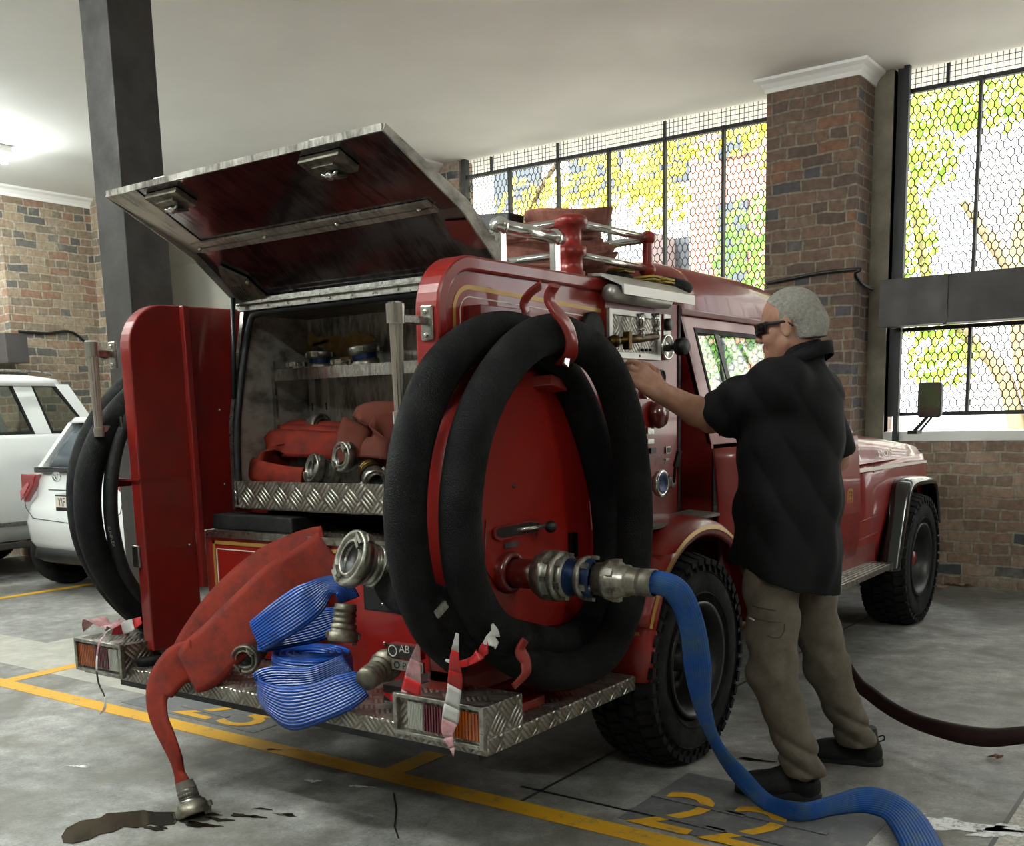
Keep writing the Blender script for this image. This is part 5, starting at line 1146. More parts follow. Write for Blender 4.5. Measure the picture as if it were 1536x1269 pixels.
# ---- rolled blue hose on the step
BH = root('blue_fire_hose', (-3.0, 2.42, SZ), 'rolled bright blue ribbed hose on the rear step', 'hose')
cc_ = P(468, 1000, Y=2.46); cx0, cy0 = cc_.x, 2.47
m = MB(); sp_ = []; turns = 4.2; nn = int(turns*28)
for i in range(nn+1):
    t = i/nn; a = -PI*.6+t*turns*2*PI; r = .045+.105*t; sp_.append(Vector((cx0+r*math.cos(a)*1.08, cy0+r*math.sin(a)*.85, SZ+.072)))
m.ribbon(sp_, [Vector((0, 0, 1))]*len(sp_), [.14]*len(sp_), .016); m.build('rolled_coil', M['blue'], BH)
# lower loop: from the coil round the front and up to the coupling
m = hoseband([((520, 980), (522, 1010)), ((470, 1000), (470, 1040)), ((415, 1000), (410, 1048)), ((388, 1010), (388, 1050)), ((392, 1022), (408, 1072)), ((418, 1033), (448, 1092)), ((460, 1030), (490, 1080)), ((505, 1013), (530, 1063)), ((536, 1005), (550, 1045))], [2.40, 2.34, 2.32, 2.30, 2.27, 2.26, 2.28, 2.31, 2.35], .012)
m.build('lower_band', M['blue'], BH)
storz(BH, P(583, 995, Y=2.47), P(590, 990, Y=2.52)-P(545, 1022, Y=2.35), .05, 'storz_dark', .085, .036, 'storz_dark')
# upper bands folded over the roll
m = hoseband([((528, 885), (520, 915)), ((512, 866), (512, 895)), ((490, 864), (490, 895)), ((462, 872), (470, 925)), ((430, 890), (445, 948)), ((395, 915), (418, 965)), ((370, 938), (398, 972))], [2.46, 2.44, 2.42, 2.38, 2.35, 2.33, 2.33], .014)
m.build('upper_band', M['blue'], BH)
m = hoseband([((372, 940), (398, 974)), ((420, 930), (425, 973)), ((470, 912), (480, 962)), ((505, 910), (512, 940))], [(2.34), 2.40, 2.46, 2.5], .012)
m.build('under_band', M['blue'], BH)
m = MB(); m.sphere(P(440, 1040, Y=2.27), .008); m.build('roll_clip', M['chrome'], BH)
storz(BH, P(514, 962, Y=2.42), P(514, 964, Y=2.42)-P(518, 915, Y=2.44), .048, 'storz_dark', .075, .036, 'storz_dark')
# ---- loose couplings on the step at the left
def coupling(name, face, axis, r, label, mat='storz_dark', tail=.08):
    rt = root(name, face, label, 'coupling'); storz(rt, face, axis, r, mat, tail, r*.72); return rt
coupling('storz_coupling', P(335, 996, Y=2.44), P(350, 992, Y=2.47)-P(300, 1000, Y=2.38), .055, 'grey hose coupling lying on the step beside the left panel')
coupling('storz_coupling', P(366, 990, Y=2.40), P(362, 992, Y=2.35)-P(385, 975, Y=2.47), .05, 'open round coupling on the step touching the blue hose roll')
m = MB(); q = P(222, 997, Y=2.42); m.lathe([(0, .03), (.0, .052), (.02, .06), (.035, .055), (.035, .025), (.025, .02), (.025, 0)], (q.x, q.y, SZ), (0, 0, 1), 28); tag(m.build('rubber_bung', M['rubber']), 'flat black rubber bung on the step beside the left lamp box', 'bung')
# ---- adapters and blue hose on the outlet
AX = Vector((1, .035, 0)).normalized(); O = Vector((fx+.12, py_+.005, pz_))
def at(t): return O+AX*t
def xof(px): return None
AD = root('hose_adapter', at(.02), 'large round adapter screwed to the red outlet pipe', 'adapter')
m = MB(); m.lathe([(0, .05), (0, .066), (.02, .070), (.022, .078), (.050, .078), (.052, .070), (.066, .070), (.068, .064)], at(.0), AX, 40); m.build('adapter_body', M['storz'], AD)
m = MB(); m.lathe([(.066, .074), (.07, .078), (.085, .078), (.09, .070), (.092, .06), (.092, .03)], at(0), AX, 40); rg = m.build('adapter_flange', M['storz'], AD)
for k in range(8):
    m = MB(); a = 2*PI*k/8; d = Vector((0, math.cos(a), math.sin(a))); m.obox(at(.059)+d*.072, AX*.009, d.cross(AX)*.009, d*.007); m.build('adapter_lug', M['storz'], AD)
A2 = root('hose_adapter', at(.1), 'smaller adapter with a blue band between the big adapter and the blue hose coupling', 'adapter')
m = MB(); m.lathe([(.092, .03), (.093, .066), (.104, .068), (.108, .060), (.118, .056)], at(0), AX, 40); m.lathe([(.150, .056), (.154, .064), (.165, .068), (.172, .068), (.176, .058)], at(0), AX, 40); m.build('adapter_body', M['storz'], A2)
m = MB(); m.lathe([(.110, .059), (.118, .0575), (.135, .054), (.152, .0575)], at(0), AX, 40); m.lathe([(.176, .060), (.190, .063), (.204, .058)], at(0), AX, 40); m.build('blue_band', M['storz_blue'], A2)
for k in range(6):
    a = 2*PI*k/6+.3; d = Vector((0, math.cos(a), math.sin(a))); MB().obox(at(.19)+d*.063, AX*.010, d.cross(AX)*.010, d*.006).build('adapter_lug', M['storz'], A2); MB().obox(at(.10)+d*.067, AX*.008, d.cross(AX)*.012, d*.006).build('adapter_lug', M['storz'], A2)
BD = root('blue_delivery_hose', at(.25), 'long worn blue hose running from the pump outlet across the floor', 'hose')
m = MB(); m.lathe([(.204, .04), (.206, .050), (.235, .052), (.24, .060), (.262, .063), (.266, .056), (.28, .057), (.285, .050), (.31, .048), (.315, .042)], at(0), AX, 40); cpb = m.build('coupling_ring', M['storz'], BD)
for k in range(6):
    a = 2*PI*k/6+.5; d = Vector((0, math.cos(a), math.sin(a))); MB().obox(at(.272)+d*.056, AX*.012, d.cross(AX)*.012, d*.008).build('coupling_lug', M['storz'], cpb)
te = P(985, 873, Y=py_+.03)
tl = (te.x-O.x)/AX.x
m = MB(); m.lathe([(.31, .043), (.34, .041), (.36, .040), (tl-.07, .040), (tl, .042), (tl, .039)], at(0), AX, 30); m.build('hose_tail', simple('dull_ferrule', '#8f8a7c', .42, .7, var=.35, vscale=25, dirt='#55504a'), BD)
def D(x, y, Y=None, Z=None): return P(x, y, Y=Y, Z=Z)
# hose: from coupling tail over and down beside the wheel then along the floor
cps = [(te+AX*-.03, (0, -.2, 1), .072), (D(1006, 880, 2.70), (0, -.2, 1), .075), (D(1026, 905, 2.74), (.6, 0, .6), .078), (D(1040, 950, 2.78), (1, .4, .1), .078), (D(1047, 1005, 2.84), (1, .7, 0), .082), (D(1054, 1060, 2.93), (1, .9, 0), .055), (D(1074, 1115, 3.05), (1, .5, .2), .04), (D(1107, 1160, 3.2), (.7, .3, .5), .06)]
fl3 = lambda x, y, z=.03: P(x, y, Z=z)
cps += [(fl3(1150, 1203, .035), (.2, .3, 1), .06), (fl3(1200, 1218, .04), (0, .1, 1), .065), (fl3(1250, 1208, .045), (0, .2, 1), .07), (fl3(1300, 1200, .05), (0, .5, .8), .09), (fl3(1345, 1215, .045), (.5, .6, .3), .115), (fl3(1375, 1255, .035), (1, .3, .1), .125), (fl3(1395, 1310, .02), (1, 0, 0), .13), (fl3(1400, 1400, .012), (1, 0, 0), .13), (fl3(1380, 1600, .01), (1, 0, 0), .13)]
p_ = cr([a for a, b, c in cps], 7); w_ = cr([Vector(b).normalized() for a, b, c in cps], 7); s_ = crs([c for a, b, c in cps], 7)
m = MB(); th = [.055*max(0, 1-i/12)+.018 for i in range(len(p_))]; m.ribbon(p_, w_, s_, th); m.build('hose_body', M['blue_old'], BD)
# ---- dark maroon hose to the right
DH = [(P(1235, 960, Y=4.6), (0, .3, 1), .065), (P(1270, 1000, Y=4.45), (0, .3, 1), .06), (P(1310, 1044, Y=4.35), (0, .4, 1), .06), (P(1360, 1076, Y=4.25), (0, .5, 1), .06), (P(1420, 1096, Y=4.15), (0, .7, 1), .07), (P(1480, 1106, Y=4.1), (0, .9, .7), .085), (P(1540, 1102, Y=4.05), (0, .9, .5), .09), (P(1700, 1085, Y=4.0), (0, 1, .1), .09)]
DH[0] = (Vector((-1.83, 4.85, .64)), (0, .3, 1), .09)
m = MB(); p_ = cr([a for a, b, c in DH], 7); m.ribbon(p_, cr([Vector(b) for a, b, c in DH], 7), crs([c for a, b, c in DH], 7), .03)
tag(m.build('maroon_fire_hose', M['darkhose']), 'dark maroon flat hose sagging to the right behind the man', 'hose')
# ============================================================ LOCKER CONTENTS
LZ = 1.052
def flatroll(name, label, pts, zw, mat, th=.02, lean=(0, 0, 1)):
    rt = root(name, pts[0], label, 'hose'); m = MB(); p = cr([Vector(q) for q in pts], 6); m.ribbon(p, [Vector(lean)]*len(p), [zw]*len(p), th); m.build('hose_body', M[mat], rt); return rt
L_ = lambda x, y, Y: P(x, y, Y=Y)
zc = LZ+.062
def LZp(x, y, Y, z=zc): q = P(x, y, Y=Y); return Vector((q.x, q.y, q.z))
h1 = flatroll('red_fire_hose', 'red hose folded along the left of the locker floor', [L_(452, 640, 3.16), L_(420, 645, 3.13), L_(385, 655, 3.04), L_(364, 672, 2.95), L_(362, 690, 2.9), L_(385, 706, 2.86), L_(430, 716, 2.85), L_(455, 718, 2.87)], .09, 'redhose', .03, (0, .25, 1))
storz(h1, L_(484, 640, 3.14), L_(490, 640, 3.14)-L_(460, 642, 3.14), .052, 'storz_dark', .03, .038)
h2_ = root('red_fire_hose', (-2.9, 3.0, LZ), 'red hose folded flat in the middle of the locker', 'hose')
m = MB(); 
for k, (dy, dz) in enumerate(((0, 0), (.05, .02), (.1, .035))):
    p = cr([L_(402, 705, 2.92)+Vector((0, dy, dz)), L_(410, 668, 2.95)+Vector((0, dy, dz)), L_(440, 665, 3.0)+Vector((0, dy, dz)), L_(500, 668, 3.05)+Vector((0, dy, dz)), L_(560, 670, 3.1)+Vector((0, dy, dz))], 5)
    m.ribbon(p, [Vector((0, .5, 1))]*len(p), [.12]*len(p), .03)
m.build('hose_body', M['redhose'], h2_)
storz(h2_, L_(466, 702, 2.86), Vector((-.35, -1, .25)), .055, 'storz', .06, .042)
h3 = root('brown_fire_hose', (-2.5, 3.0, LZ), 'brown red hose stacked on the right of the locker', 'hose')
m = MB()
p = cr([L_(535, 690, 2.88), L_(530, 660, 2.9), L_(545, 628, 2.95), L_(590, 625, 3.0), L_(640, 628, 3.05)], 6); m.ribbon(p, [Vector((.3, .6, .7))]*len(p), [.13]*len(p), .04)
p = cr([L_(560, 690, 2.90), L_(575, 650, 2.95), L_(620, 660, 3.0), L_(645, 665, 3.0)], 6); m.ribbon(p, [Vector((.3, .4, .8))]*len(p), [.15]*len(p), .05)
p = cr([L_(555, 720, 2.93), L_(590, 700, 2.96), L_(640, 700, 3.0)], 6); m.ribbon(p, [Vector((.2, .4, .8))]*len(p), [.12]*len(p), .05)
m.build('hose_body', M['brownhose'], h3)
storz(h3, L_(564, 722, 2.84), L_(566, 728, 2.82)-L_(545, 690, 2.9), .045, 'brushed', .05, .04, 'brass')
coupling('storz_coupling', L_(510, 685, 2.84), Vector((-.2, -1, .12)), .055, 'dark round coupling facing out of the locker between the hoses', 'storz', .08)
shz = sz+.007
def cup(name, px, py, Y, r, h, mat, label, tilt=(0, 0, 1), band='storz_blue'):
    q = P(px, py, Y=Y); rt = root(name, (q.x, q.y, shz), label, 'coupling')
    base = Vector((q.x, q.y, shz+.002))
    m = MB(); m.lathe([(0, r*.6), (0, r*.95), (.008, r), (h*.3, r), (h*.34, r*.86), (h*.6, r*.86), (h*.64, r*1.02), (h*.95, r*1.05), (h, r*.98), (h, r*.8), (h*.6, r*.75), (h*.6, 0)], base, tilt, 32); m.build('coupling_body', M[mat], rt)
    m = MB(); m.lathe([(h*.35, r*.88), (h*.59, r*.88)], base, tilt, 32); m.build('blue_band', M[band], rt)
    for k in range(4):
        m = MB(); a = 2*PI*k/4+.4; m.obox(base+Vector((math.cos(a)*r*1.04, math.sin(a)*r*1.04, h*.8)), Vector((math.cos(a), math.sin(a), 0))*.006, Vector((-math.sin(a), math.cos(a), 0))*.014, Vector((0, 0, .009))); m.build('coupling_lug', M[mat], rt)
    return rt
cup('shelf_coupling', 481, 543, 3.10, .052, .075, 'storz', 'grey coupling with a blue band in the middle of the locker shelf')
cup('shelf_coupling', 549, 538, 3.10, .056, .085, 'storz', 'tilted coupling with a blue band at the right of the locker shelf', (-.12, -.1, 1))
cup('shelf_coupling', 445, 548, 3.06, .034, .032, 'brushed', 'low pale ring at the left end of the locker shelf', band='brushed')
cup('shelf_coupling', 513, 546, 3.06, .036, .028, 'brushed', 'low pale ring between the two blue banded couplings', band='brushed')
# ============================================================ ON THE ROOF
FH = root('canvas_fire_hose', (-2.7, 3.6, 1.82), 'faded red hose flaked in a big heap inside the roof rack', 'hose')
cxh, cyh = -2.38, 3.60
m = MB(); rn = random.Random(4)
for k in range(9):
    r = .36-.012*k; z = 1.96+.016*k; pts = []
    for i in range(36):
        a = 2*PI*i/36; rr_ = r*(1+.05*math.sin(3*a+k)); pts.append(Vector((cxh-.12+rr_*math.cos(a)*.95, cyh+rr_*math.sin(a)*.66, z+.02*math.sin(2*a+k*.4)+.035*math.cos(a-2.2))))
    p2 = pts+[pts[0], pts[1]]; m.ribbon(p2, [Vector((math.cos(2*PI*i/36)*.8, math.sin(2*PI*i/36)*.8, .75)) for i in range(38)], [.09]*38, .012)
m.build('flaked_coils', M['pinkhose'], FH)
m = MB(); prf = [(0, .0), (0, .26), (.04, .30), (.16, .37), (.20, .36)]
m.lathe(prf, (cxh-.12, cyh, 1.822), (0, 0, 1), 40)
for i in range(len(m.v)):
    x, y, z = m.v[i]; m.v[i] = (x, cyh+(y-cyh)*.72, z)
m.build('hose_heap', M['pinkhose'], FH)
m = MB(); tc = P(852, 322, Y=3.62); n_ = 28; pts = [Vector((tc.x+.17*math.cos(2*PI*i/n_), 3.62+.13*math.sin(2*PI*i/n_), tc.z-.035+.012*math.sin(4*PI*i/n_))) for i in range(n_+1)]; m.ribbon(pts, [Vector((math.cos(2*PI*i/n_)*.35, math.sin(2*PI*i/n_)*.35, 1)) for i in range(n_+1)], [.085]*(n_+1), .01); m.build('top_fold', M['pinkhose'], FH)
b_ = root('equipment_box', (-3.0, 3.3, 1.82), 'open black box on the roof behind the raised lid', 'box')
q0, q1 = P(697, 316, Y=3.42), P(764, 318, Y=3.42); q2 = P(760, 378, Y=3.42)
m = MB(); m.prism([(q0.x-.25, 3.42, q0.z), (q1.x, 3.42, q1.z), (q1.x-.03, 3.42, 1.83), (q0.x-.2, 3.42, 1.83)], (0, .10, 0)); m.build('box_body', M['black'], b_, bevel=.006)
b_ = root('soft_bag', (-2.2, 3.95, 1.82), 'black soft bundle with yellow straps at the front of the roof rack', 'bag')
m = MB(); q = P(975, 404, Y=3.99); m.sphere((q.x+.0, 3.99, 1.875), .1, sc=(1.9, 1.2, .55)); m.sphere((q.x-.1, 3.85, 1.88), .09, sc=(1.3, 1, .8)); m.build('bag_body', M['rubber'], b_)
for px, py, Y in ((930, 404, 3.85), (972, 416, 3.80), (990, 420, 3.86)):
    q = P(px, py, Y=Y); m = MB(); m.box(q.x-.05, q.x+.04, Y-.03, Y+.05, q.z-.004, q.z+.004).box(q.x-.05, q.x+.04, Y-.03, Y+.05, q.z-.014, q.z-.008); m.build('yellow_strap', simple('dull_yellow_webbing', '#b39a4a', .8), b_)
# ============================================================ BARRIER TAPE
def tape(name, label, pts, wds, ws, mats, loc):
    """pts: path, one colour band after the other (red/white)"""
    rt = root(name, loc, label, 'barrier tape'); p = cr(pts, 4); w = cr([Vector(d) for d in wds], 4); s = crs(ws, 4); n = len(p); k = len(mats)
    for j, mt in enumerate(mats):
        a, b = int(j*(n-1)/k), int((j+1)*(n-1)/k); 
        if b <= a: continue
        m = MB(); m.ribbon(p[a:b+1], w[a:b+1], s[a:b+1], .002); m.build('red_band' if mt == 'tape_r' else 'white_band', M[mt], rt)
    return rt
M['tape_p'] = simple('pale_pink_tape', '#c99a9c', .4, var=.3, vscale=30, dirt='#9a6a70')
tape('barrier_tape', 'red and white barrier tape hanging over the right tail lamp box', [P(686, 950, Y=2.20), P(682, 985, Y=2.22), P(683, 1015, Y=2.25), P(680, 1045, Y=2.28), P(676, 1075, Y=2.30), P(671, 1100, Y=2.30), P(678, 1122, Y=2.30), P(680, 1134, Y=2.30)], [(1, .1, .2), (1, 0, .1), (1, .2, -.1), (1, 0, -.2), (1, .2, 0), (1, .1, .1), (1, 0, 0), (1, 0, 0)], [.01, .03, .045, .05, .055, .04, .02, .004], ['tape_w', 'tape_r', 'tape_r', 'tape_w', 'tape_w', 'tape_p', 'tape_p', 'tape_p'], (-2, 2.3, .5))
tape('barrier_tape', 'red and white barrier tape knotted round the black suction hose', [P(668, 990, X=-1.86), P(690, 996, X=-1.82), P(712, 988, X=-1.755), P(728, 972, X=-1.74), P(742, 955, X=-1.74), P(738, 936, X=-1.745)], [(.3, 0, 1), (.1, .1, 1), (.2, .3, 1), (.1, .8, .5), (0, 1, .0), (0, 1, .0)], [.008, .02, .025, .04, .05, .012], ['tape_w', 'tape_r', 'tape_r', 'tape_r', 'tape_w', 'tape_w'], (-1.8, 2.5, .6))
tape('barrier_tape', 'pinkish scrap of barrier tape hanging behind the right hose', [P(628, 965, Y=2.32), P(622, 1000, Y=2.33), P(617, 1035, Y=2.34), P(612, 1052, Y=2.34)], [(1, .2, .1), (1, 0, 0), (1, .1, 0), (1, 0, 0)], [.008, .05, .07, .07], ['tape_p', 'tape_p', 'tape_r', 'tape_p'], (-2.2, 2.33, .5))
tape('barrier_tape', 'crumpled barrier tape on the step left of the right tail lamp box', [P(575, 1040, Y=2.42), P(590, 1048, Y=2.38), P(600, 1058, Y=2.36)], [(0, 0, 1), (.3, 0, 1), (0, .2, 1)], [.01, .025, .03], ['tape_r', 'tape_p'], (-2.3, 2.4, .46))
tape('barrier_tape', 'ragged barrier tape lying on the left lamp box and trailing to one side', [P(212, 930, Y=2.42), P(196, 938, Y=2.40), P(178, 945, Y=2.36), P(160, 950, Y=2.30), P(148, 968, Y=2.27), P(145, 1000, Y=2.27), P(148, 1025, Y=2.27), P(157, 1045, Y=2.27), P(157, 1062, Y=2.27), P(150, 1071, Y=2.27)], [(0, .3, 1), (0, .4, 1), (.3, 0, 1), (.6, 0, .6), (1, 0, 0), (1, 0, 0), (1, .2, 0), (1, 0, 0), (1, .2, 0), (1, 0, 0)], [.03, .05, .04, .02, .012, .012, .01, .01, .012, .004], ['tape_r', 'tape_w', 'tape_r', 'tape_w', 'tape_p', 'tape_w', 'black', 'black', 'tape_w', 'tape_p'], (-3.9, 2.35, .5))
m = MB(); rn = random.Random(8)
p = cr([(-3.93, 2.42, .555), (-3.86, 2.4, .60), (-3.80, 2.44, .565), (-3.74, 2.41, .59), (-3.70, 2.46, .555)], 4); m.ribbon(p, [Vector((rn.uniform(-.3, .3), 1, rn.uniform(-.4, .4))) for _ in p], [.07]*len(p), .002)
tag(m.build('tape_bundle', M['tape_p']), 'crumpled pinkish tape bundle on top of the left lamp box', 'barrier tape')
# ============================================================ LEAVES
def dryleaf(px, py, s, ang, label, seed, mat='leaf_dry'):
    q = P(px, py, Z=.01); rn = random.Random(seed); m = MB(); n = 12; top = []
    for i in range(n):
        a = 2*PI*i/n; r = s*(1 if i % 2 == 0 else .55)*rn.uniform(.7, 1.1); top.append((q.x+r*math.cos(a+ang), q.y+r*math.sin(a+ang)*.7, .012+s*rn.uniform(0, .45)))
    vs = top+[(q.x, q.y, .012+s*.3)]+[(x, y, z-.004) for x, y, z in top]+[(q.x, q.y, .008+s*.3-.004)]
    m.add(vs, [(i, (i+1) % n, n) for i in range(n)]+[((i+1) % n+n+1, i+n+1, 2*n+1) for i in range(n)]+[(i, i+n+1, (i+1) % n+n+1, (i+1) % n) for i in range(n)])
    return tag(m.build('dry_leaf', M[mat]), label, 'leaf', None)
dryleaf(1494, 1137, .035, .3, 'curled brown leaf alone on the floor at the right edge', 1)
dryleaf(1411, 882, .05, .1, 'pale dry leaf on the floor just right of the front wheel', 2)
dryleaf(1448, 879, .07, .9, 'larger dry leaf against the foot of the brick wall, leftmost of the pile', 3)
dryleaf(1468, 876, .10, .2, 'tall curled dry leaf in the middle of the pile at the foot of the wall', 4)
dryleaf(1484, 878, .06, 2, 'dry leaf at the right end of the pile at the foot of the wall', 5)
dryleaf(1428, 877, .05, 1.5, 'small dark dry leaf at the left end of the pile by the wall', 6)
# ============================================================ THE MAN
class Vox:
    """signed-distance volume; smooth unions; turned into one skin by surface nets"""
    def __init__(s, lo, hi, h):
        s.lo = np.array(lo, float); s.h = h; s.n = np.ceil((np.array(hi)-s.lo)/h).astype(int)+1
        s.f = np.full(s.n, .2, np.float32)
    def _sub(s, lo, hi, pad):
        a = np.clip(np.floor((np.array(lo)-pad-s.lo)/s.h).astype(int), 0, s.n); b = np.clip(np.ceil((np.array(hi)+pad-s.lo)/s.h).astype(int)+1, 0, s.n)
        sl = tuple(slice(i, j) for i, j in zip(a, b))
        g = [s.lo[k]+s.h*np.arange(a[k], b[k]) for k in range(3)]
        return sl, g[0][:, None, None], g[1][None, :, None], g[2][None, None, :]
    def comb(s, sl, d, k, op):
        f = s.f[sl]
        if f.size == 0: return
        if op == '+':
            h = np.clip(.5+.5*(f-d)/max(k, 1e-6), 0, 1); s.f[sl] = f*(1-h)+d*h-k*h*(1-h)
        else:
            h = np.clip(.5-.5*(f+d)/max(k, 1e-6), 0, 1); s.f[sl] = f*(1-h)+(-d)*h+k*h*(1-h)
    def cap(s, p, q, r1, r2=None, k=.015, op='+', sc=None):
        p = np.array(p, float); q = np.array(q, float); r2 = r1 if r2 is None else r2; R = max(r1, r2)*(max(sc) if sc else 1)
        sl, x, y, z = s._sub(np.minimum(p, q)-R, np.maximum(p, q)+R, .03+k)
        d = q-p; L2 = max(float(d@d), 1e-9)
        t = np.clip(((x-p[0])*d[0]+(y-p[1])*d[1]+(z-p[2])*d[2])/L2, 0, 1)
        ex, ey, ez = x-p[0]-t*d[0], y-p[1]-t*d[1], z-p[2]-t*d[2]
        if sc: ex, ey, ez = ex/sc[0], ey/sc[1], ez/sc[2]
        D = np.sqrt(ex**2+ey**2+ez**2)-(r1+(r2-r1)*t)
        if sc: D = D*min(sc)
        s.comb(sl, D, k, op)
    def ell(s, c, r, A=None, k=.015, op='+'):
        """ellipsoid; A rows = its axes"""
        c = np.array(c, float); r = np.array(r, float); A = np.eye(3) if A is None else np.array(A, float)
        R = r.max(); sl, x, y, z = s._sub(c-R, c+R, .03+k)
        P_ = [(x-c[0])*A[i][0]+(y-c[1])*A[i][1]+(z-c[2])*A[i][2] for i in range(3)]
        k0 = np.sqrt(sum((P_[i]/r[i])**2 for i in range(3))); k1 = np.sqrt(sum((P_[i]/r[i]**2)**2 for i in range(3)))
        D = k0*(k0-1)/np.maximum(k1, 1e-6); s.comb(sl, D, k, op)
    def warp(s, fn):
        x = (s.lo[0]+s.h*np.arange(s.n[0]))[:, None, None]; y = (s.lo[1]+s.h*np.arange(s.n[1]))[None, :, None]; z = (s.lo[2]+s.h*np.arange(s.n[2]))[None, None, :]
        s.f = fn(s.f, x, y, z).astype(np.float32)
    def mesh(s, name, mat, parent, label=None):
        f = s.f; ins = f < 0; nx, ny, nz = f.shape
        cs = np.zeros((nx-1, ny-1, nz-1, 3), np.float32); cnt = np.zeros((nx-1, ny-1, nz-1), np.float32)
        for ax in range(3):
            for o1 in (0, 1):
                for o2 in (0, 1):
                    a = [0, 0, 0]; oth = [i for i in range(3) if i != ax]; a[oth[0]] = o1; a[oth[1]] = o2; b = list(a); b[ax] = 1
                    A = tuple(slice(a[i], a[i]+f.shape[i]-1) for i in range(3)); B = tuple(slice(b[i], b[i]+f.shape[i]-1) for i in range(3))
                    fa, fb = f[A], f[B]; ch = (fa < 0) != (fb < 0)
                    idx = np.nonzero(ch); t = fa[idx]/(fa[idx]-fb[idx])
                    v = np.zeros((len(t), 3), np.float32); v[:, oth[0]] = o1; v[:, oth[1]] = o2; v[:, ax] = t
                    cs[idx] += v; cnt[idx] += 1
        act = cnt > 0; idx = np.argwhere(act); V = s.lo+(idx+cs[act]/cnt[act][:, None])*s.h
        num = -np.ones(act.shape, np.int64); num[act] = np.arange(len(idx)); F = []
        for ax in range(3):
            b, c = [(1, 2), (2, 0), (0, 1)][ax]
            sl0 = [slice(None)]*3; sl1 = [slice(None)]*3; sl0[ax] = slice(0, -1); sl1[ax] = slice(1, None)
            ch = ins[tuple(sl0)] != ins[tuple(sl1)]; I = np.argwhere(ch)
            I = I[(I[:, b] > 0) & (I[:, c] > 0) & (I[:, b] < f.shape[b]-1) & (I[:, c] < f.shape[c]-1)]
            def nb(db, dc):
                J = I.copy(); J[:, b] -= db; J[:, c] -= dc; return num[J[:, 0], J[:, 1], J[:, 2]]
            q = np.stack([nb(1, 1), nb(0, 1), nb(0, 0), nb(1, 0)], 1); fl = ~ins[I[:, 0], I[:, 1], I[:, 2]]
            q[fl] = q[fl][:, ::-1]; F.append(q)
        F = np.concatenate(F); off = np.array(OFF.get(parent.name, Vector((0, 0, 0)))); V = V-off
        me = bpy.data.meshes.new(name); me.vertices.add(len(V)); me.vertices.foreach_set('co', V.astype(np.float32).ravel())
        me.loops.add(F.size); me.loops.foreach_set('vertex_index', F.ravel().astype(np.int32)); me.polygons.add(len(F)); me.polygons.foreach_set('loop_start', np.arange(0, F.size, 4, dtype=np.int32)); me.polygons.foreach_set('loop_total', np.full(len(F), 4, np.int32))
        me.polygons.foreach_set('use_smooth', np.ones(len(F), bool)); me.update(calc_edges=True); me.validate(); me.materials.append(mat)
        o = bpy.data.objects.new(name, me); COL.objects.link(o); o.parent = parent; OFF[o.name] = Vector(off)
        if label: o['label'] = label
        return o
MAN = root('person', (-1.3, 3.65, 0), 'man in black shirt and khaki trousers reaching for the pump panel', 'person')
V3 = Vector
def solve(px, py, frm, L, lo, hi, far=True):
    """point on the sight line px,py at distance L from frm"""
    best = None
    for i in range(400):
        y = lo+(hi-lo)*i/399; p = P(px, py, Y=y); e = abs((p-frm).length-L)
        if best is None or e < best[0]: best = (e, p)
    return best[1]
Sh = P(1158, 572, Y=3.45)                       # left shoulder
El = solve(1066, 628, Sh, .30, 3.2, 3.75)       # left elbow
Wr = solve(990, 588, El, .265, 3.2, 3.75)
Rs = P(1232, 580, Y=3.80); Re = P(1257, 690, Y=3.93); Rw = V3((-1.52, 3.88, 1.07))
PEL = P(1174, 868, Y=3.63); 
Lk, La = P(1158, 1010, Y=3.46), P(1207, 1160, Y=3.47)
Rk, Ra = P(1240, 1000, Y=3.80), P(1285, 1110, Y=3.90)
Lh, Rh_ = V3((PEL.x+.0, 3.53, .86)), V3((PEL.x+.02, 3.74, .86))
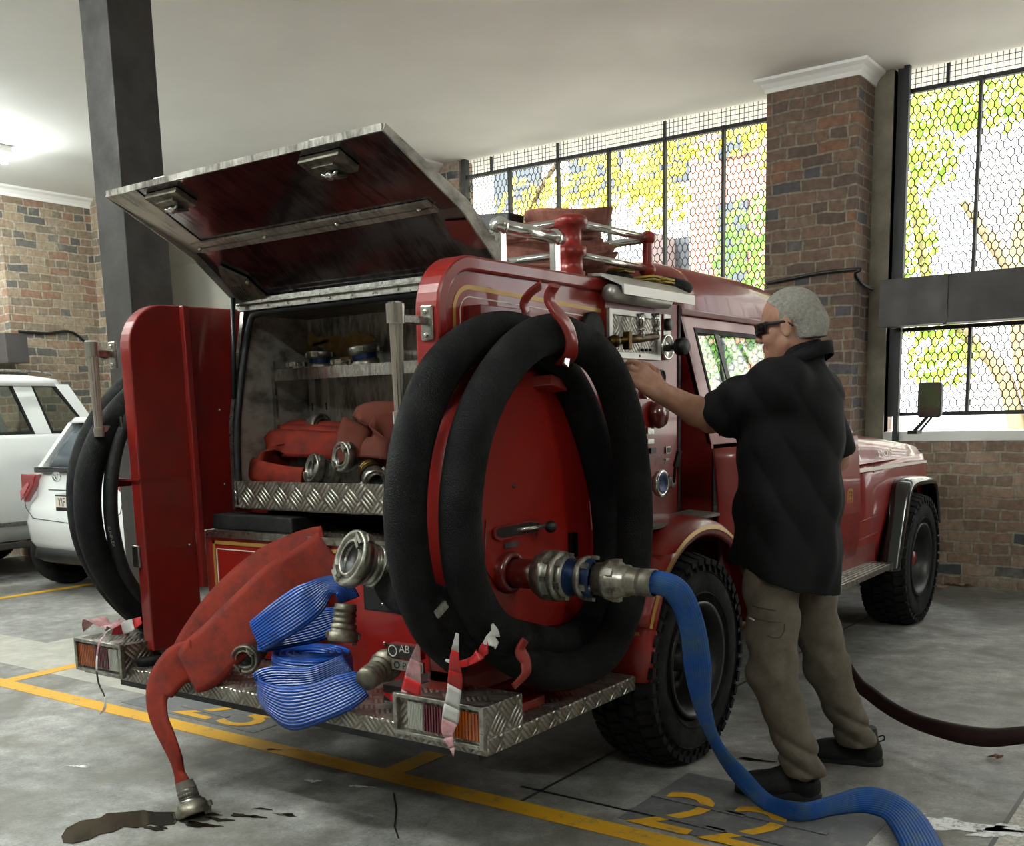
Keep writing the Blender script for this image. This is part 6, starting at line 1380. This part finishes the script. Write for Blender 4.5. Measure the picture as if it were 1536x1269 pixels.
# head frame
Fd = V3((-.975, -.16, -.12)).normalized(); Ld = V3((0, 0, 1)).cross(Fd).normalized(); Ud = Fd.cross(Ld).normalized()
HC = P(1184, 489, Y=3.60)
A_ = [tuple(Fd), tuple(Ld), tuple(Ud)]
hl = lambda f, l, u: HC+Fd*f+Ld*l+Ud*u
def head(v):
    v.ell(hl(-.010, 0, .035), (.100, .077, .090), A_, k=.01)
    v.ell(hl(.030, 0, -.035), (.062, .060, .082), A_, k=.03)
    for s in (1, -1):
        v.cap(hl(.0, s*.05, -.06), hl(.068, s*.012, -.102), .022, .018, k=.03)
        v.ell(hl(.055, s*.036, -.032), (.032, .026, .030), A_, k=.02)
        v.ell(hl(-.004, s*.080, -.008), (.020, .008, .033), A_, k=.006)
    v.ell(hl(.078, 0, -.100), (.018, .022, .017), A_, k=.015)
    v.cap(hl(.082, .03, .020), hl(.082, -.03, .020), .012, k=.015)
    v.cap(hl(.086, 0, .010), hl(.108, 0, -.026), .008, .011, k=.010); v.ell(hl(.112, 0, -.031), (.012, .012, .010), A_, k=.006)
    for s in (1, -1):
        v.ell(hl(.101, s*.012, -.036), (.010, .008, .008), A_, k=.005)
        v.ell(hl(.094, s*.032, -.002), (.012, .016, .011), A_, k=.012, op='-'); v.ell(hl(.080, s*.031, -.002), (.012, .012, .012), A_, k=.002)
        v.cap(hl(.088, s*.018, .006), hl(.084, s*.045, .004), .004, k=.004)
        v.ell(hl(.002, s*.089, -.006), (.010, .006, .020), A_, k=.004, op='-'); v.ell(hl(-.004, s*.083, -.034), (.009, .006, .010), A_, k=.004)
    v.cap(hl(.090, .018, -.059), hl(.090, -.018, -.059), .0075, k=.006); v.cap(hl(.088, .016, -.073), hl(.088, -.016, -.073), .008, k=.006)
    v.cap(hl(.101, .022, -.0655), hl(.101, -.022, -.0655), .0035, k=.003, op='-')
    v.cap(hl(-.030, 0, -.03), V3((P(1186, 700, Y=3.63).x+.03, 3.62, 1.45)), .058, .060, k=.03, sc=None)
    v.cap(hl(.02, 0, -.075), V3((P(1186, 700, Y=3.63).x+.01, 3.62, 1.44)), .045, .06, k=.03)
lo = (-2.02, 3.12, .05); hi = (-1.0, 4.12, 1.82)
bd = Vox(lo, hi, .0052)
head(bd)
# trunk and legs inside the clothes
bd.cap((-1.34, 3.62, 1.36), (PEL.x, 3.63, .95), .12, .13, k=.04, sc=(.85, 1.25, 1))
bd.cap((Sh.x+.03, Sh.y+.05, Sh.z-.04), (Rs.x-.02, Rs.y-.04, Rs.z-.04), .045, k=.02)
for a, b, c in ((Lh, Lk, La), (Rh_, Rk, Ra)): bd.cap(a, b, .075, .055, k=.03); bd.cap(b, c, .05, .035, k=.03)
# left arm
bd.cap(Sh, El, .055, .050, k=.03); mid = El.lerp(Wr, .3); bd.cap(El, mid, .048, .051, k=.02); bd.cap(mid, Wr, .049, .036, k=.02, )
bd.cap(Rs, Re, .048, .040, k=.03); bd.cap(Re, Rw, .040, .027, k=.02)
# hands: palm, five fingers with bends
def hand(v, W, d, n, side, curl, L=1.0):
    """W wrist, d direction of the palm, n = direction the palm faces, side = +1 thumb on side d x n"""
    d = V3(d).normalized(); n = V3(n); n = (n-d*n.dot(d)).normalized(); t = d.cross(n)*side
    for k, o in enumerate((-.033, -.011, .011, .031)):
        v.cap(W+d*.008+t*o*.65, W+d*.094+t*o, .0175, .0145, k=.012)
        v.cap(W+d*.02+t*o*.6-n*.016, W+d*.09+t*o-n*.012, .0035, .0035, k=.006)
    v.ell(W+d*.045+t*.0+n*.004, (.045, .036, .016), [tuple(d), tuple(t), tuple(n)], k=.02)
    Ls = (.032, .038, .042, .038); tip = (.020, .026, .028, .025)
    for k, o in enumerate((-.034, -.012, .011, .033)):
        b = W+d*.094+t*o; a1 = curl[k][0]; a2 = curl[k][1]; a3 = curl[k][2]
        d1 = d*math.cos(a1)+n*math.sin(a1)+t*(o*1.2); d2 = d*math.cos(a1+a2)+n*math.sin(a1+a2); d3 = d*math.cos(a1+a2+a3)+n*math.sin(a1+a2+a3)
        p1 = b+d1.normalized()*Ls[k]; p2 = p1+d2*(Ls[k]*.72); p3 = p2+d3*tip[k]*.9
        v.cap(b, p1, .0112, .0100, k=.004); v.cap(p1, p2, .0100, .0092, k=.003); v.cap(p2, p3, .0092, .0080, k=.003); v.ell(b-n*.004, (.011, .011, .010), k=.006)
    b = W+d*.022+t*.026; p1 = b+(d*.55+t*.75+n*.25).normalized()*.042; p2 = p1+(d*.85+t*.15+n*.45).normalized()*.032; p3 = p2+(d*.9-t*.1+n*.4).normalized()*.024
    v.cap(b, p1, .016, .0115, k=.010); v.cap(p1, p2, .0112, .0102, k=.003); v.cap(p2, p3, .0100, .0085, k=.003)
    return p3
kn = P(952, 556, X=Wr.x-.055)
hd = (kn-Wr).normalized()
hand(bd, Wr, hd, (-.45, .75, -.45), -1, [(.75, .9, .5), (.65, .9, .5), (.55, .9, .5), (.4, .8, .5)])
hand(bd, Rw, (-1, -.1, .1), (0, -.6, -.8), 1, [(.5, .7, .4)]*4)
# tendons on the back of the hand
skin = bd.mesh('body', M['skin'], MAN)
# hair
hv = Vox([HC.x-.16, HC.y-.14, HC.z-.16], [HC.x+.16, HC.y+.14, HC.z+.16], .0032)
hv.ell(hl(-.012, 0, .037), (.1035, .0815, .0935), A_, k=.002); hv.cap(hl(-.085, 0, .0), hl(-.075, 0, -.055), .05, .045, k=.02, sc=None)
hv.ell(hl(-.045, 0, -.035), (.062, .066, .05), A_, k=.02)
def cut(f, x, y, z):
    X_ = [(x-HC.x)*a.x+(y-HC.y)*a.y+(z-HC.z)*a.z for a in (Fd, Ld, Ud)]; ff, ll, uu = X_
    # hairline: high on the forehead, down in front of the ear, behind the ear to the nape
    line = np.where(ff > -.012, np.clip(.030+(ff+.012)*.85, 0, .095), -.055-(ff*-0)*0)
    line = np.where((ff > -.012) & (ff < .016), np.minimum(line, .000), line)
    line = np.where((ff <= -.012) & (ff > -.03), .012, line)
    d = (line-uu)*.7+.0018*np.sin(ff*400)*np.sin(ll*350)
    return np.maximum(f+.0008*np.sin(x*900)*np.sin(y*800)*np.sin(z*700), d)
hv.warp(cut); hv.mesh('hair', M['hair'], MAN, 'short grey hair')
# glasses
G = MB(); arcp = [hl(.118-.055*(l/.07)**2, l, .012) for l in [(-.070+.14*i/14) for i in range(15)]]
G.ribbon([p-Ud*.012 for p in arcp], [Ud]*15, [.034]*15, .003); gl = G.build('glasses', M['blackgloss'], MAN, label='black wraparound glasses')
G = MB()
G.ribbon([p+Ud*.006 for p in arcp], [Ud]*15, [.009]*15, .006)
for s in (1, -1): G.ribbon([hl(.066, s*.071, .016), hl(.04, s*.080, .012), hl(.0, s*.084, .010), hl(-.015, s*.084, .004), hl(-.03, s*.084, -.012)], [Ud]*5, [.012, .011, .010, .007, .005], .004)
G.build('glasses_frame', M['black'], gl)
# shirt
sh = Vox((-1.85, 3.1, .66), (-.98, 4.15, 1.62), .0062)
TX = P(1186, 700, Y=3.63).x
cx = lambda z: TX-.01*(1.3-z)
for z0, z1, ra, rb in ((1.40, 1.25, .155, .165), (1.25, 1.05, .165, .172), (1.05, .85, .172, .175), (.85, .68, .175, .18)):
    sh.cap((cx(z0), 3.63, z0), (cx(z1), 3.63, z1), ra, rb, k=.05, sc=(1, 1.22, 1))
sh.ell((TX+.045, 3.63, 1.38), (.13, .20, .12), k=.04)
sh.cap((Sh.x+.02, Sh.y+.03, Sh.z-.005), (Rs.x-.02, Rs.y-.03, Rs.z-.005), .072, k=.05)
NB = V3((TX+.045, 3.62, 1.49)); sh.cap(NB, hl(-.035, 0, -.098), .075, .070, k=.035)                    # collar
slE = Sh.lerp(El, .80); sh.cap(Sh+V3((.02, 0, -.015)), slE, .092, .088, k=.05)
slR = Rs.lerp(Re, .86); sh.cap(Rs+V3((-.01, 0, -.02)), slR, .078, .066, k=.03)
def shirtw(f, x, y, z):
    th = np.arctan2(y-3.63, x-TX)
    lowz = np.clip((1.35-z)/.5, 0, 1)
    f = f+.009*lowz*np.sin(th*5+z*5+.8+.8*np.sin(z*9))+.004*np.sin(th*11-z*12)*lowz
    f = f+.005*(1-2*np.abs(np.sin(14*z+22*x+8*y)))*np.clip((z-.75)/.3, 0, 1)
    f = f+.006*np.sin(38*z+30*x+10*y)*np.clip(1-np.abs(z-1.38)/.16, 0, 1)+.003*np.sin(60*x-40*z+20*y)*np.clip((-x-1.38)/.1, 0, 1)
    # hem: curved, higher at the front/side
    hem = .74+.085*np.clip((-x-1.27)/.2, -.25, 1.0)
    f = np.maximum(f, (hem-z))
    # sleeve cuffs cut square
    for a, b, L in ((Sh, slE, .0), (Rs, slR, .0)):
        d = (b-a).normalized(); t = (x-b.x)*d.x+(y-b.y)*d.y+(z-b.z)*d.z
        near = ((x-b.x)**2+(y-b.y)**2+(z-b.z)**2) < .013
        f = np.where(near, np.maximum(f, t-.012), f)
    # neck opening
    tt = (z-1.575)-(x-HC.x)*.35
    f = np.where(((x-HC.x-.03)**2+(y-HC.y)**2) < .0125, np.maximum(f, tt), f)
    d = np.sqrt((x-HC.x-.035)**2+(y-HC.y)**2)
    return f
sh.warp(shirtw); shirt = sh.mesh('shirt', M['shirt'], MAN, 'black short sleeved work shirt')
m = MB()
cA, cB = P(1237, 535, Y=3.52), P(1252, 558, Y=3.54)
# collar band
ring = []
cn = NB.lerp(hl(-.035, 0, -.098), .70)
for s_, rr_, zz in ((0, .082, -.012), (1, .088, .022), (2, .094, .018), (3, .100, -.028)):
    ring.append([cn+V3((math.cos(a)*rr_*1.05+.0, math.sin(a)*rr_*.98, zz+.45*math.cos(a)*rr_)) for a in [math.radians(-128+256*i/28) for i in range(29)]])
k = 29; m.add([p for r in ring for p in r], [(i*k+j, i*k+j+1, (i+1)*k+j+1, (i+1)*k+j) for i in range(3) for j in range(k-1)], 0, None, True)
co_ = m.build('collar', M['shirt'], shirt); co_.modifiers.new('t', 'SOLIDIFY').thickness = .003
m = MB(); pa = P(1243, 532, Y=3.66); pb = P(1256, 562, Y=3.68)
bpz = onsurf(shirt, ((1236, 530), (1241, 538), (1246, 547), (1250, 556)), .004)
if len(bpz) > 1: m.ribbon(bpz, [CR]*len(bpz), [.012, .02, .02, .012][:len(bpz)], .002); m.build('shirt_badge', M['tape_p'], shirt, label='pale woven patch on the back of the shoulder')
# trousers
tr = Vox((-1.62, 3.25, .06), (-.98, 4.12, .98), .0062)
tr.cap((PEL.x, 3.58, .86), (PEL.x, 3.69, .86), .125, k=.05, sc=(1.0, 1, 1.1))
tr.cap(Lh+V3((0, 0, -.02)), Lk, .104, .082, k=.03); tr.cap(Lk, La, .080, .064, k=.03); tr.cap(La, La+V3((.0, .0, -.05)), .064, .062, k=.02)
tr.cap(Rh_+V3((0, 0, -.02)), Rk, .100, .078, k=.012); tr.cap(Rk, Ra, .076, .064, k=.03); tr.cap(Ra, Ra+V3((.0, .0, -.08)), .064, .060, k=.02)
def trw(f, x, y, z):
    f = f+.008*(1-2*np.abs(np.sin(z*42+x*22+y*12)))*np.clip(1-np.abs(z-.17)/.15, 0, 1)+.004*(1-2*np.abs(np.sin(z*18-x*26+y*9)))*np.clip((z-.25)/.2, 0, 1)+.005*np.sin(z*45+x*50+y*15)*np.clip(1-np.abs(z-.48)/.16, 0, 1)+.005*np.sin(35*x-30*z+25*y)*np.clip((z-.55)/.15, 0, 1)+.0015*np.sin(30*z-60*x)
    f = np.maximum(f, (.10-z)); return f
tr.warp(trw); trs = tr.mesh('trousers', M['khaki'], MAN, 'khaki work trousers')
for z0_ in (.70, .655):
    m = MB(); pts = []
    for px in (1127, 1145, 1170):
        q = P(px, {.70: 908, .655: 925}[z0_]+(px-1127)*.2, Y=3.415); pts.append(V3((q.x, 3.415-.0, q.z)))
    # pocket seams follow the thigh
    pts = [V3((Lh.x-.085+.0*i, 3.50-.0, z0_)) for i in range(1)]
c_th = lambda z: Lh.lerp(Lk, (Lh.z-z)/(Lh.z-Lk.z))
M['seam'] = simple('dark_seam', '#3b352b', .9)
for ln in (((1129, 909), (1140, 912), (1152, 914), (1164, 916)), ((1128, 926), (1140, 930), (1155, 933), (1172, 934)), ((1150, 953), (1160, 957), (1170, 957), (1176, 948), (1177, 936))):
    pz = onsurf(trs, ln, .002)
    if len(pz) > 1: MB().tube(pz, .0018, 6).build('pocket_seam', M['seam'], trs)
pz = onsurf(trs, ((1123, 926), (1131, 930)), .003)
if len(pz) > 1: MB().tube(pz, .0035, 6).build('pocket_tab', M['cream'], trs)
# shoes
def shoe(toe, heel, ank, lab):
    toe, heel = V3((toe[0], toe[1], 0)), V3((heel[0], heel[1], 0)); d = (toe-heel).normalized(); L = (toe-heel).length; t = V3((-d.y, d.x, 0))
    A3 = [tuple(d), tuple(t), (0, 0, 1)]
    v = Vox([min(toe.x, heel.x)-.08, min(toe.y, heel.y)-.08, -.01], [max(toe.x, heel.x)+.08, max(toe.y, heel.y)+.08, .18], .0042)
    v.ell(heel+d*(L-.068)+V3((0, 0, .038)), (.068, .048, .044), A3, k=.02); v.ell(heel+d*L*.55+V3((0, 0, .040)), (.09, .046, .052), A3, k=.03)
    v.ell(heel+d*.05+V3((0, 0, .045)), (.052, .040, .055), A3, k=.03); v.cap(heel+d*.055+V3((0, 0, .07)), heel+d*.065+V3((0, 0, .135)), .045, .044, k=.02)
    v.cap(heel+d*L*.62+V3((0, 0, .06)), heel+d*L*.38+V3((0, 0, .10)), .028, .03, k=.02)
    v.warp(lambda f, x, y, z: np.maximum(np.maximum(f, .018-z), z-.150)); s = v.mesh('shoe', M['shoe'], MAN, lab)
    m = MB(); n = 28; out = []
    for i in range(n):
        a = 2*PI*i/n; u = math.cos(a); w = math.sin(a); wid = .047 if u > 0 else .041; out.append(heel+d*(L*.5+math.copysign(abs(u)**.75, u)*(L*.5+.006))+t*(math.copysign(abs(w)**.8, w)*wid*(1-.12*(abs(u) < .35))))
    m.loft([[p+V3((0, 0, z))+(p-heel-d*L*.5)*sc for p in out] for z, sc in ((0, -.04), (.004, 0), (.026, .0), (.032, -.05))]); m.build('sole', M['sole'], s)
    m = MB()
    for i in range(5):
        q = heel+d*(L*(.68-.075*i))+V3((0, 0, .078+.011*i)); m.tube([q-t*.026+V3((0, 0, -.010)), q+V3((0, 0, .008)), q+t*.026+V3((0, 0, -.010))], .0032, 6)
    m.build('laces', M['rubber'], s)
    m = MB(); q = heel+d*.016+V3((0, 0, .115)); m.tube(cr([q, q-d*.018+V3((0, 0, .008)), q-d*.022+V3((0, 0, -.008)), q-d*.004+V3((0, 0, -.018))], 4), .003, 6); m.build('heel_loop', M['rubber'], s)
shoe((-1.505, 3.435), (-1.215, 3.500), La, 'black trainer with its toe by the blue hose')
shoe((-1.42, 3.935), (-1.145, 3.985), Ra, 'black trainer set further back')
print('MAN', [tuple(round(c, 3) for c in v) for v in (Sh, El, Wr, kn, Rs, Re, PEL, Lk, La, Rk, Ra, HC)])
# ============================================================ PARKED CARS
def plan(cx, hw, y0, y1, z, r=.25, e=2.6, n=44):
    """rounded plan outline at height z"""
    out = []; r = min(r, hw*.6); bow = .045
    for sx_, sy_, t0 in ((1, 1, 0), (-1, 1, 90), (-1, -1, 180), (1, -1, 270)):
        for k in range(9):
            t = math.radians(t0+k*11.25); x = sx_*(hw-r)+r*math.cos(t); y = (y1-r if sy_ > 0 else y0+r)+r*math.sin(t)
            out.append(Vector((cx+x, y+(bow*(abs(x)/hw)**2 if sy_ < 0 else 0), z)))
        if sy_ > 0 and sx_ > 0 or sy_ < 0 and sx_ < 0:
            for q in (.5, 0, -.5):
                x = sx_*q*(hw-r)*1.3; out.append(Vector((cx+x, (y1 if sy_ > 0 else y0)+(bow*(abs(x)/hw)**2 if sy_ < 0 else 0), z)))
    return out
def carwheel(par, x, y, r, w, out, lab=None):
    m = MB(); x0, x1 = x-w/2, x+w/2
    m.lathe([(x0+.02, r*.66), (x0, r*.75), (x0+.01, r*.93), (x0+.04, r), (x1-.04, r), (x1-.01, r*.93), (x1, r*.75), (x1-.02, r*.66)], (0, y, r), (1, 0, 0), 40); t = m.build('wheel', M['tyre'], par)
    m = MB(); xe = x1 if out > 0 else x0; m.lathe([(xe-out*.02, r*.66), (xe-out*.03, r*.6), (xe-out*.02, r*.15), (xe-out*.015, 0)], (0, y, r), (1, 0, 0), 30)
    for k in range(10):
        a = 2*PI*k/10; m.bar((xe-out*.01, y+math.cos(a)*r*.1, r+math.sin(a)*r*.1), (xe-out*.015, y+math.cos(a)*r*.62, r+math.sin(a)*r*.62), .03, .02, up=(1, 0, 0))
    m.build('rim', M['brushed'], t)
# white hatchback, seen from behind
hx, y0 = -7.96, 4.80; hw = .84
H = root('white_hatchback', (hx, 6.8, 0), 'small white hatchback seen from behind between the post and the big white car', 'car')
m = MB(); Y1 = 8.35
m.loft([plan(hx, hw-.10, y0+.16, Y1, .27), plan(hx, hw-.03, y0+.05, Y1, .33), plan(hx, hw, y0+.0, Y1, .42), plan(hx, hw+.01, y0-.01, Y1, .58), plan(hx, hw, y0+.03, Y1, .72), plan(hx, hw-.01, y0+.09, Y1, .80), plan(hx, hw-.02, y0+.10, Y1-.05, .95), plan(hx, hw-.05, y0+.16, Y1-.5, 1.03)])
m.build('body_shell', M['white_paint'], H)
m = MB(); m.loft([plan(hx, hw-.06, y0+.17, Y1-1.0, 1.02), plan(hx, hw-.11, y0+.27, Y1-1.3, 1.18), plan(hx, hw-.19, y0+.42, Y1-1.6, 1.40), plan(hx, hw-.22, y0+.50, Y1-1.8, 1.43)]); m.build('window_band', M['winglass'], H)
m = MB(); m.loft([plan(hx, hw-.20, y0+.34, Y1-1.7, 1.41), plan(hx, hw-.23, y0+.38, Y1-1.8, 1.46), plan(hx, hw-.40, y0+.7, Y1-2.0, 1.475)])
for s in (1, -1): m.prism([(hx+s*(hw-.03), y0+.22, 1.0), (hx+s*(hw-.20), y0+.48, 1.42), (hx+s*(hw-.22), y0+.80, 1.42), (hx+s*(hw-.06), y0+.62, 1.0)], (-s*.06, 0, 0))
m.build('roof', M['white_paint'], H)
m = MB(); m.box(hx-.62, hx+.62, y0+.10, y0+.2, 1.0, 1.045); m.build('rear_wiper_panel', M['blackgloss'], H, bevel=.01)
for s in (1, -1):
    m = MB(); xs = [hx+s*(hw-.035), hx+s*(hw-.05), hx+s*(hw-.29), hx+s*(hw-.23), hx+s*(hw-.06)]
    yy = [y0+.16, y0+.13, y0+.075, y0+.065, y0+.09]; zz = [.82, .99, .985, .88, .74]
    m.prism([(x, y, z) for x, y, z in zip(xs, [y0+.075]*5, zz)], (0, .06, 0)); tl_ = m.build('tail_lamp', M['tail_red'], H, bevel=.01)
    m = MB(); m.prism([(hx+s*(hw-.03), y0+.068, .76), (hx+s*(hw-.03), y0+.068, .84), (hx+s*(hw-.16), y0+.068, .92), (hx+s*(hw-.18), y0+.068, .90)], (0, .01, 0)); m.build('lamp_inner', simple('pale_red_lens', '#b9545c', .15, coat=1), tl_)
m = MB(); m.loft([plan(hx, hw-.13, y0+.03, Y1-.2, .25), plan(hx, hw-.05, y0-.004, Y1-.2, .28), plan(hx, hw-.10, y0-.008, Y1-.3, .37)]); m.build('lower_bumper', M['black'], H)
pq = P(103, 755, Y=y0+.03)
m = MB(); m.box(pq.x-.06-.12, pq.x+.36-.12, y0+.02, y0+.045, pq.z-.065, pq.z+.065); np_ = m.build('number_plate', M['black'], H, bevel=.004)
m = MB(); m.box(pq.x-.17, pq.x+.225, y0+.016, y0+.02, pq.z-.035, pq.z+.055); m.build('plate_face', M['cream'], np_)
m = MB(); m.text('YIF', (pq.x-.13, y0+.015, pq.z-.025), (1, 0, 0), (0, 0, 1), .10, sx=.8); m.build('plate_letters', M['black'], np_)
eq = P(90, 715, Y=y0+.08)
def oval(m, cx_, cz_, a, b, y, t=.006):
    n = 24; m.frame([(cx_+a*math.cos(2*PI*i/n), y, cz_+b*math.sin(2*PI*i/n)) for i in range(n)], [(cx_+(a-t)*math.cos(2*PI*i/n), y, cz_+(b-t)*math.sin(2*PI*i/n)) for i in range(n)], (0, .01, 0))
m = MB(); yE = y0+.045; oval(m, eq.x, eq.z, .062, .042, yE, .008); oval(m, eq.x, eq.z+.006, .02, .034, yE-.001, .006); oval(m, eq.x, eq.z+.018, .045, .018, yE-.002, .006); m.build('badge', M['chrome'], H)
m = MB(); m.tube([(hx-hw+.12, y0+.045, .82), (hx-hw+.16, y0+.035, .70), (hx-hw+.30, y0+.012, .62), (hx, y0-.004, .60), (hx+hw-.3, y0+.012, .62), (hx+hw-.16, y0+.035, .70), (hx+hw-.12, y0+.045, .82)], .004, 6); m.box(pq.x-.28, pq.x+.3, y0+.03, y0+.05, .86, .868); m.build('tailgate_seam', M['steel_grey'], H)
for s in (1, -1): carwheel(H, hx+s*(hw-.11), y0+.40, .30, .22, s); carwheel(H, hx+s*(hw-.11), y0+3.0, .30, .2, s)
# white four wheel drive, side on at the left edge
sx = -9.20; S = root('white_off_road_car', (-10.1, 3.8, 0), 'large white off road car cut off by the left edge of the picture', 'car')
ccx, chw = -10.12, .92
m = MB(); m.loft([plan(ccx, chw-.1, 1.3, 6.2, .36), plan(ccx, chw-.02, 1.2, 6.3, .50), plan(ccx, chw, 1.15, 6.32, .80), plan(ccx, chw, 1.2, 6.30, 1.05), plan(ccx, chw-.03, 1.6, 6.06, 1.28), plan(ccx, chw-.07, 2.0, 6.02, 1.335)]); m.build('body_shell', M['white_paint'], S)
m = MB(); m.loft([plan(ccx, chw-.18, 3.0, 5.83, 1.76), plan(ccx, chw-.20, 3.1, 5.80, 1.83), plan(ccx, chw-.34, 3.3, 5.6, 1.87)]); m.build('roof', M['white_paint'], S)
tumb = lambda z: -9.26-(z-1.33)*.32
def sidep(ys0, ys1, f, nm, mt, th=.03, par=None):
    """panel between belt and roof: bottom y range, top y range"""
    m = MB(); m.prism([(f(tumb(1.32)), ys0[0], 1.32), (f(tumb(1.32)), ys0[1], 1.32), (f(tumb(1.78)), ys1[1], 1.78), (f(tumb(1.78)), ys1[0], 1.78)], (-th if f(0) == 0 else th, 0, 0)); return m.build(nm, M[mt], par or S)
for f in (lambda x: x, lambda x: 2*ccx-x):
    for a, b in (((5.34, 5.50), (5.24, 5.42)), ((5.92, 6.02), (5.66, 5.80)), ((4.20, 4.32), (4.18, 4.30)), ((2.7, 2.85), (3.25, 3.4))): sidep(a, b, f, 'pillar', 'white_paint')
    for a, b in (((5.5, 5.92), (5.42, 5.66)), ((4.32, 5.34), (4.30, 5.24)), ((2.85, 4.2), (3.4, 4.18))):
        m = MB(); q = lambda z: f(tumb(z))
        o = [(q(1.32), a[0], 1.32), (q(1.32), a[1], 1.32), (q(1.78), b[1], 1.78), (q(1.78), b[0], 1.78)]; d = .025
        i_ = [(q(1.345), a[0]+d, 1.345), (q(1.345), a[1]-d, 1.345), (q(1.755), b[1]-d, 1.755), (q(1.755), b[0]+d, 1.755)]
        m.frame(o, i_, (-.02 if q(0) < 0 and f(0) == 0 else .02, 0, 0)); m.build('window_rubber', M['rubber'], S)
        s_ = -1 if f(0) == 0 else 1
        m = MB(); m.prism([(p[0]+s_*.012, p[1], p[2]) for p in i_], (s_*.003, 0, 0)); m.build('side_window', M['carglass'], S)
m = MB(); m.tube(cr([(sx-.17, 3.3, 1.85), (sx-.15, 3.5, 1.895), (sx-.15, 5.3, 1.895), (sx-.17, 5.62, 1.86)], 5), .014, 8); m.build('roof_rail', M['brushed'], S)
m = MB(); m.box(sx-.02, sx+.03, 2.2, 5.2, .30, .36); m.build('side_step', M['steel_grey'], S, bevel=.01)
m = MB(); m.box(sx-.01, sx+.004, 2.2, 5.3, .50, .54); m.build('door_moulding', M['brushed'], S)
for yy in (5.05, 3.7):
    for xx in (-9.65, -10.6):
        m = MB(); m.box(xx-.22, xx+.22, yy-.05, yy+.07, 1.0, 1.42); se = m.build('seat', M['shirt'], S, bevel=.04, seg=3)
        m = MB(); m.box(xx-.12, xx+.12, yy-.04, yy+.06, 1.45, 1.64); m.build('headrest', M['shirt'], se, bevel=.04, seg=3)
for x_, o_ in ((-9.32, 1), (-10.92, -1)): carwheel(S, x_, 5.25 if False else 2.25, .38, .25, o_); carwheel(S, x_, 5.62, .38, .25, o_)
# ============================================================ LIGHT
w = bpy.data.worlds.new('world'); SC.world = w; w.use_nodes = True; nt = w.node_tree; bg = nt.nodes['Background']
bg.inputs[0].default_value = (.93, .97, 1, 1); bg.inputs[1].default_value = 4.6
sun = bpy.data.lights.new('sun', 'SUN'); so = bpy.data.objects.new('sun', sun); COL.objects.link(so)
sun.energy = 9.0; sun.angle = .05; sun.color = (1, .96, .88); so.rotation_euler = (math.radians(38), 0, math.radians(-20))
SC.view_settings.view_transform = 'Standard'; SC.view_settings.look = 'None'; SC.view_settings.gamma = 1; SC.view_settings.exposure = 0.42; SC.view_settings.use_curve_mapping = False
SC.cycles.use_denoising = True
SC.cycles.max_bounces = 8
for base, g in (('dry_leaf', 'dry leaves on the garage floor'), ('barrier_tape', 'red and white barrier tape tied to the truck'), ('shelf_coupling', 'couplings on the locker shelf'), ('storz_coupling', 'loose hose couplings on the truck'), ('ceiling_light', 'fluorescent ceiling lights'), ('hose_adapter', 'adapters on the pump outlet'), ('suction_hose', 'black suction hoses on the truck sides'), ('brick_pier', 'brick pillars along the back wall'), ('wall_cable', 'black cables along the brickwork')):
    for o in bpy.data.objects:
        if o.parent is None and o.name.split('.')[0] == base: o['group'] = g
bpy.context.view_layer.update()
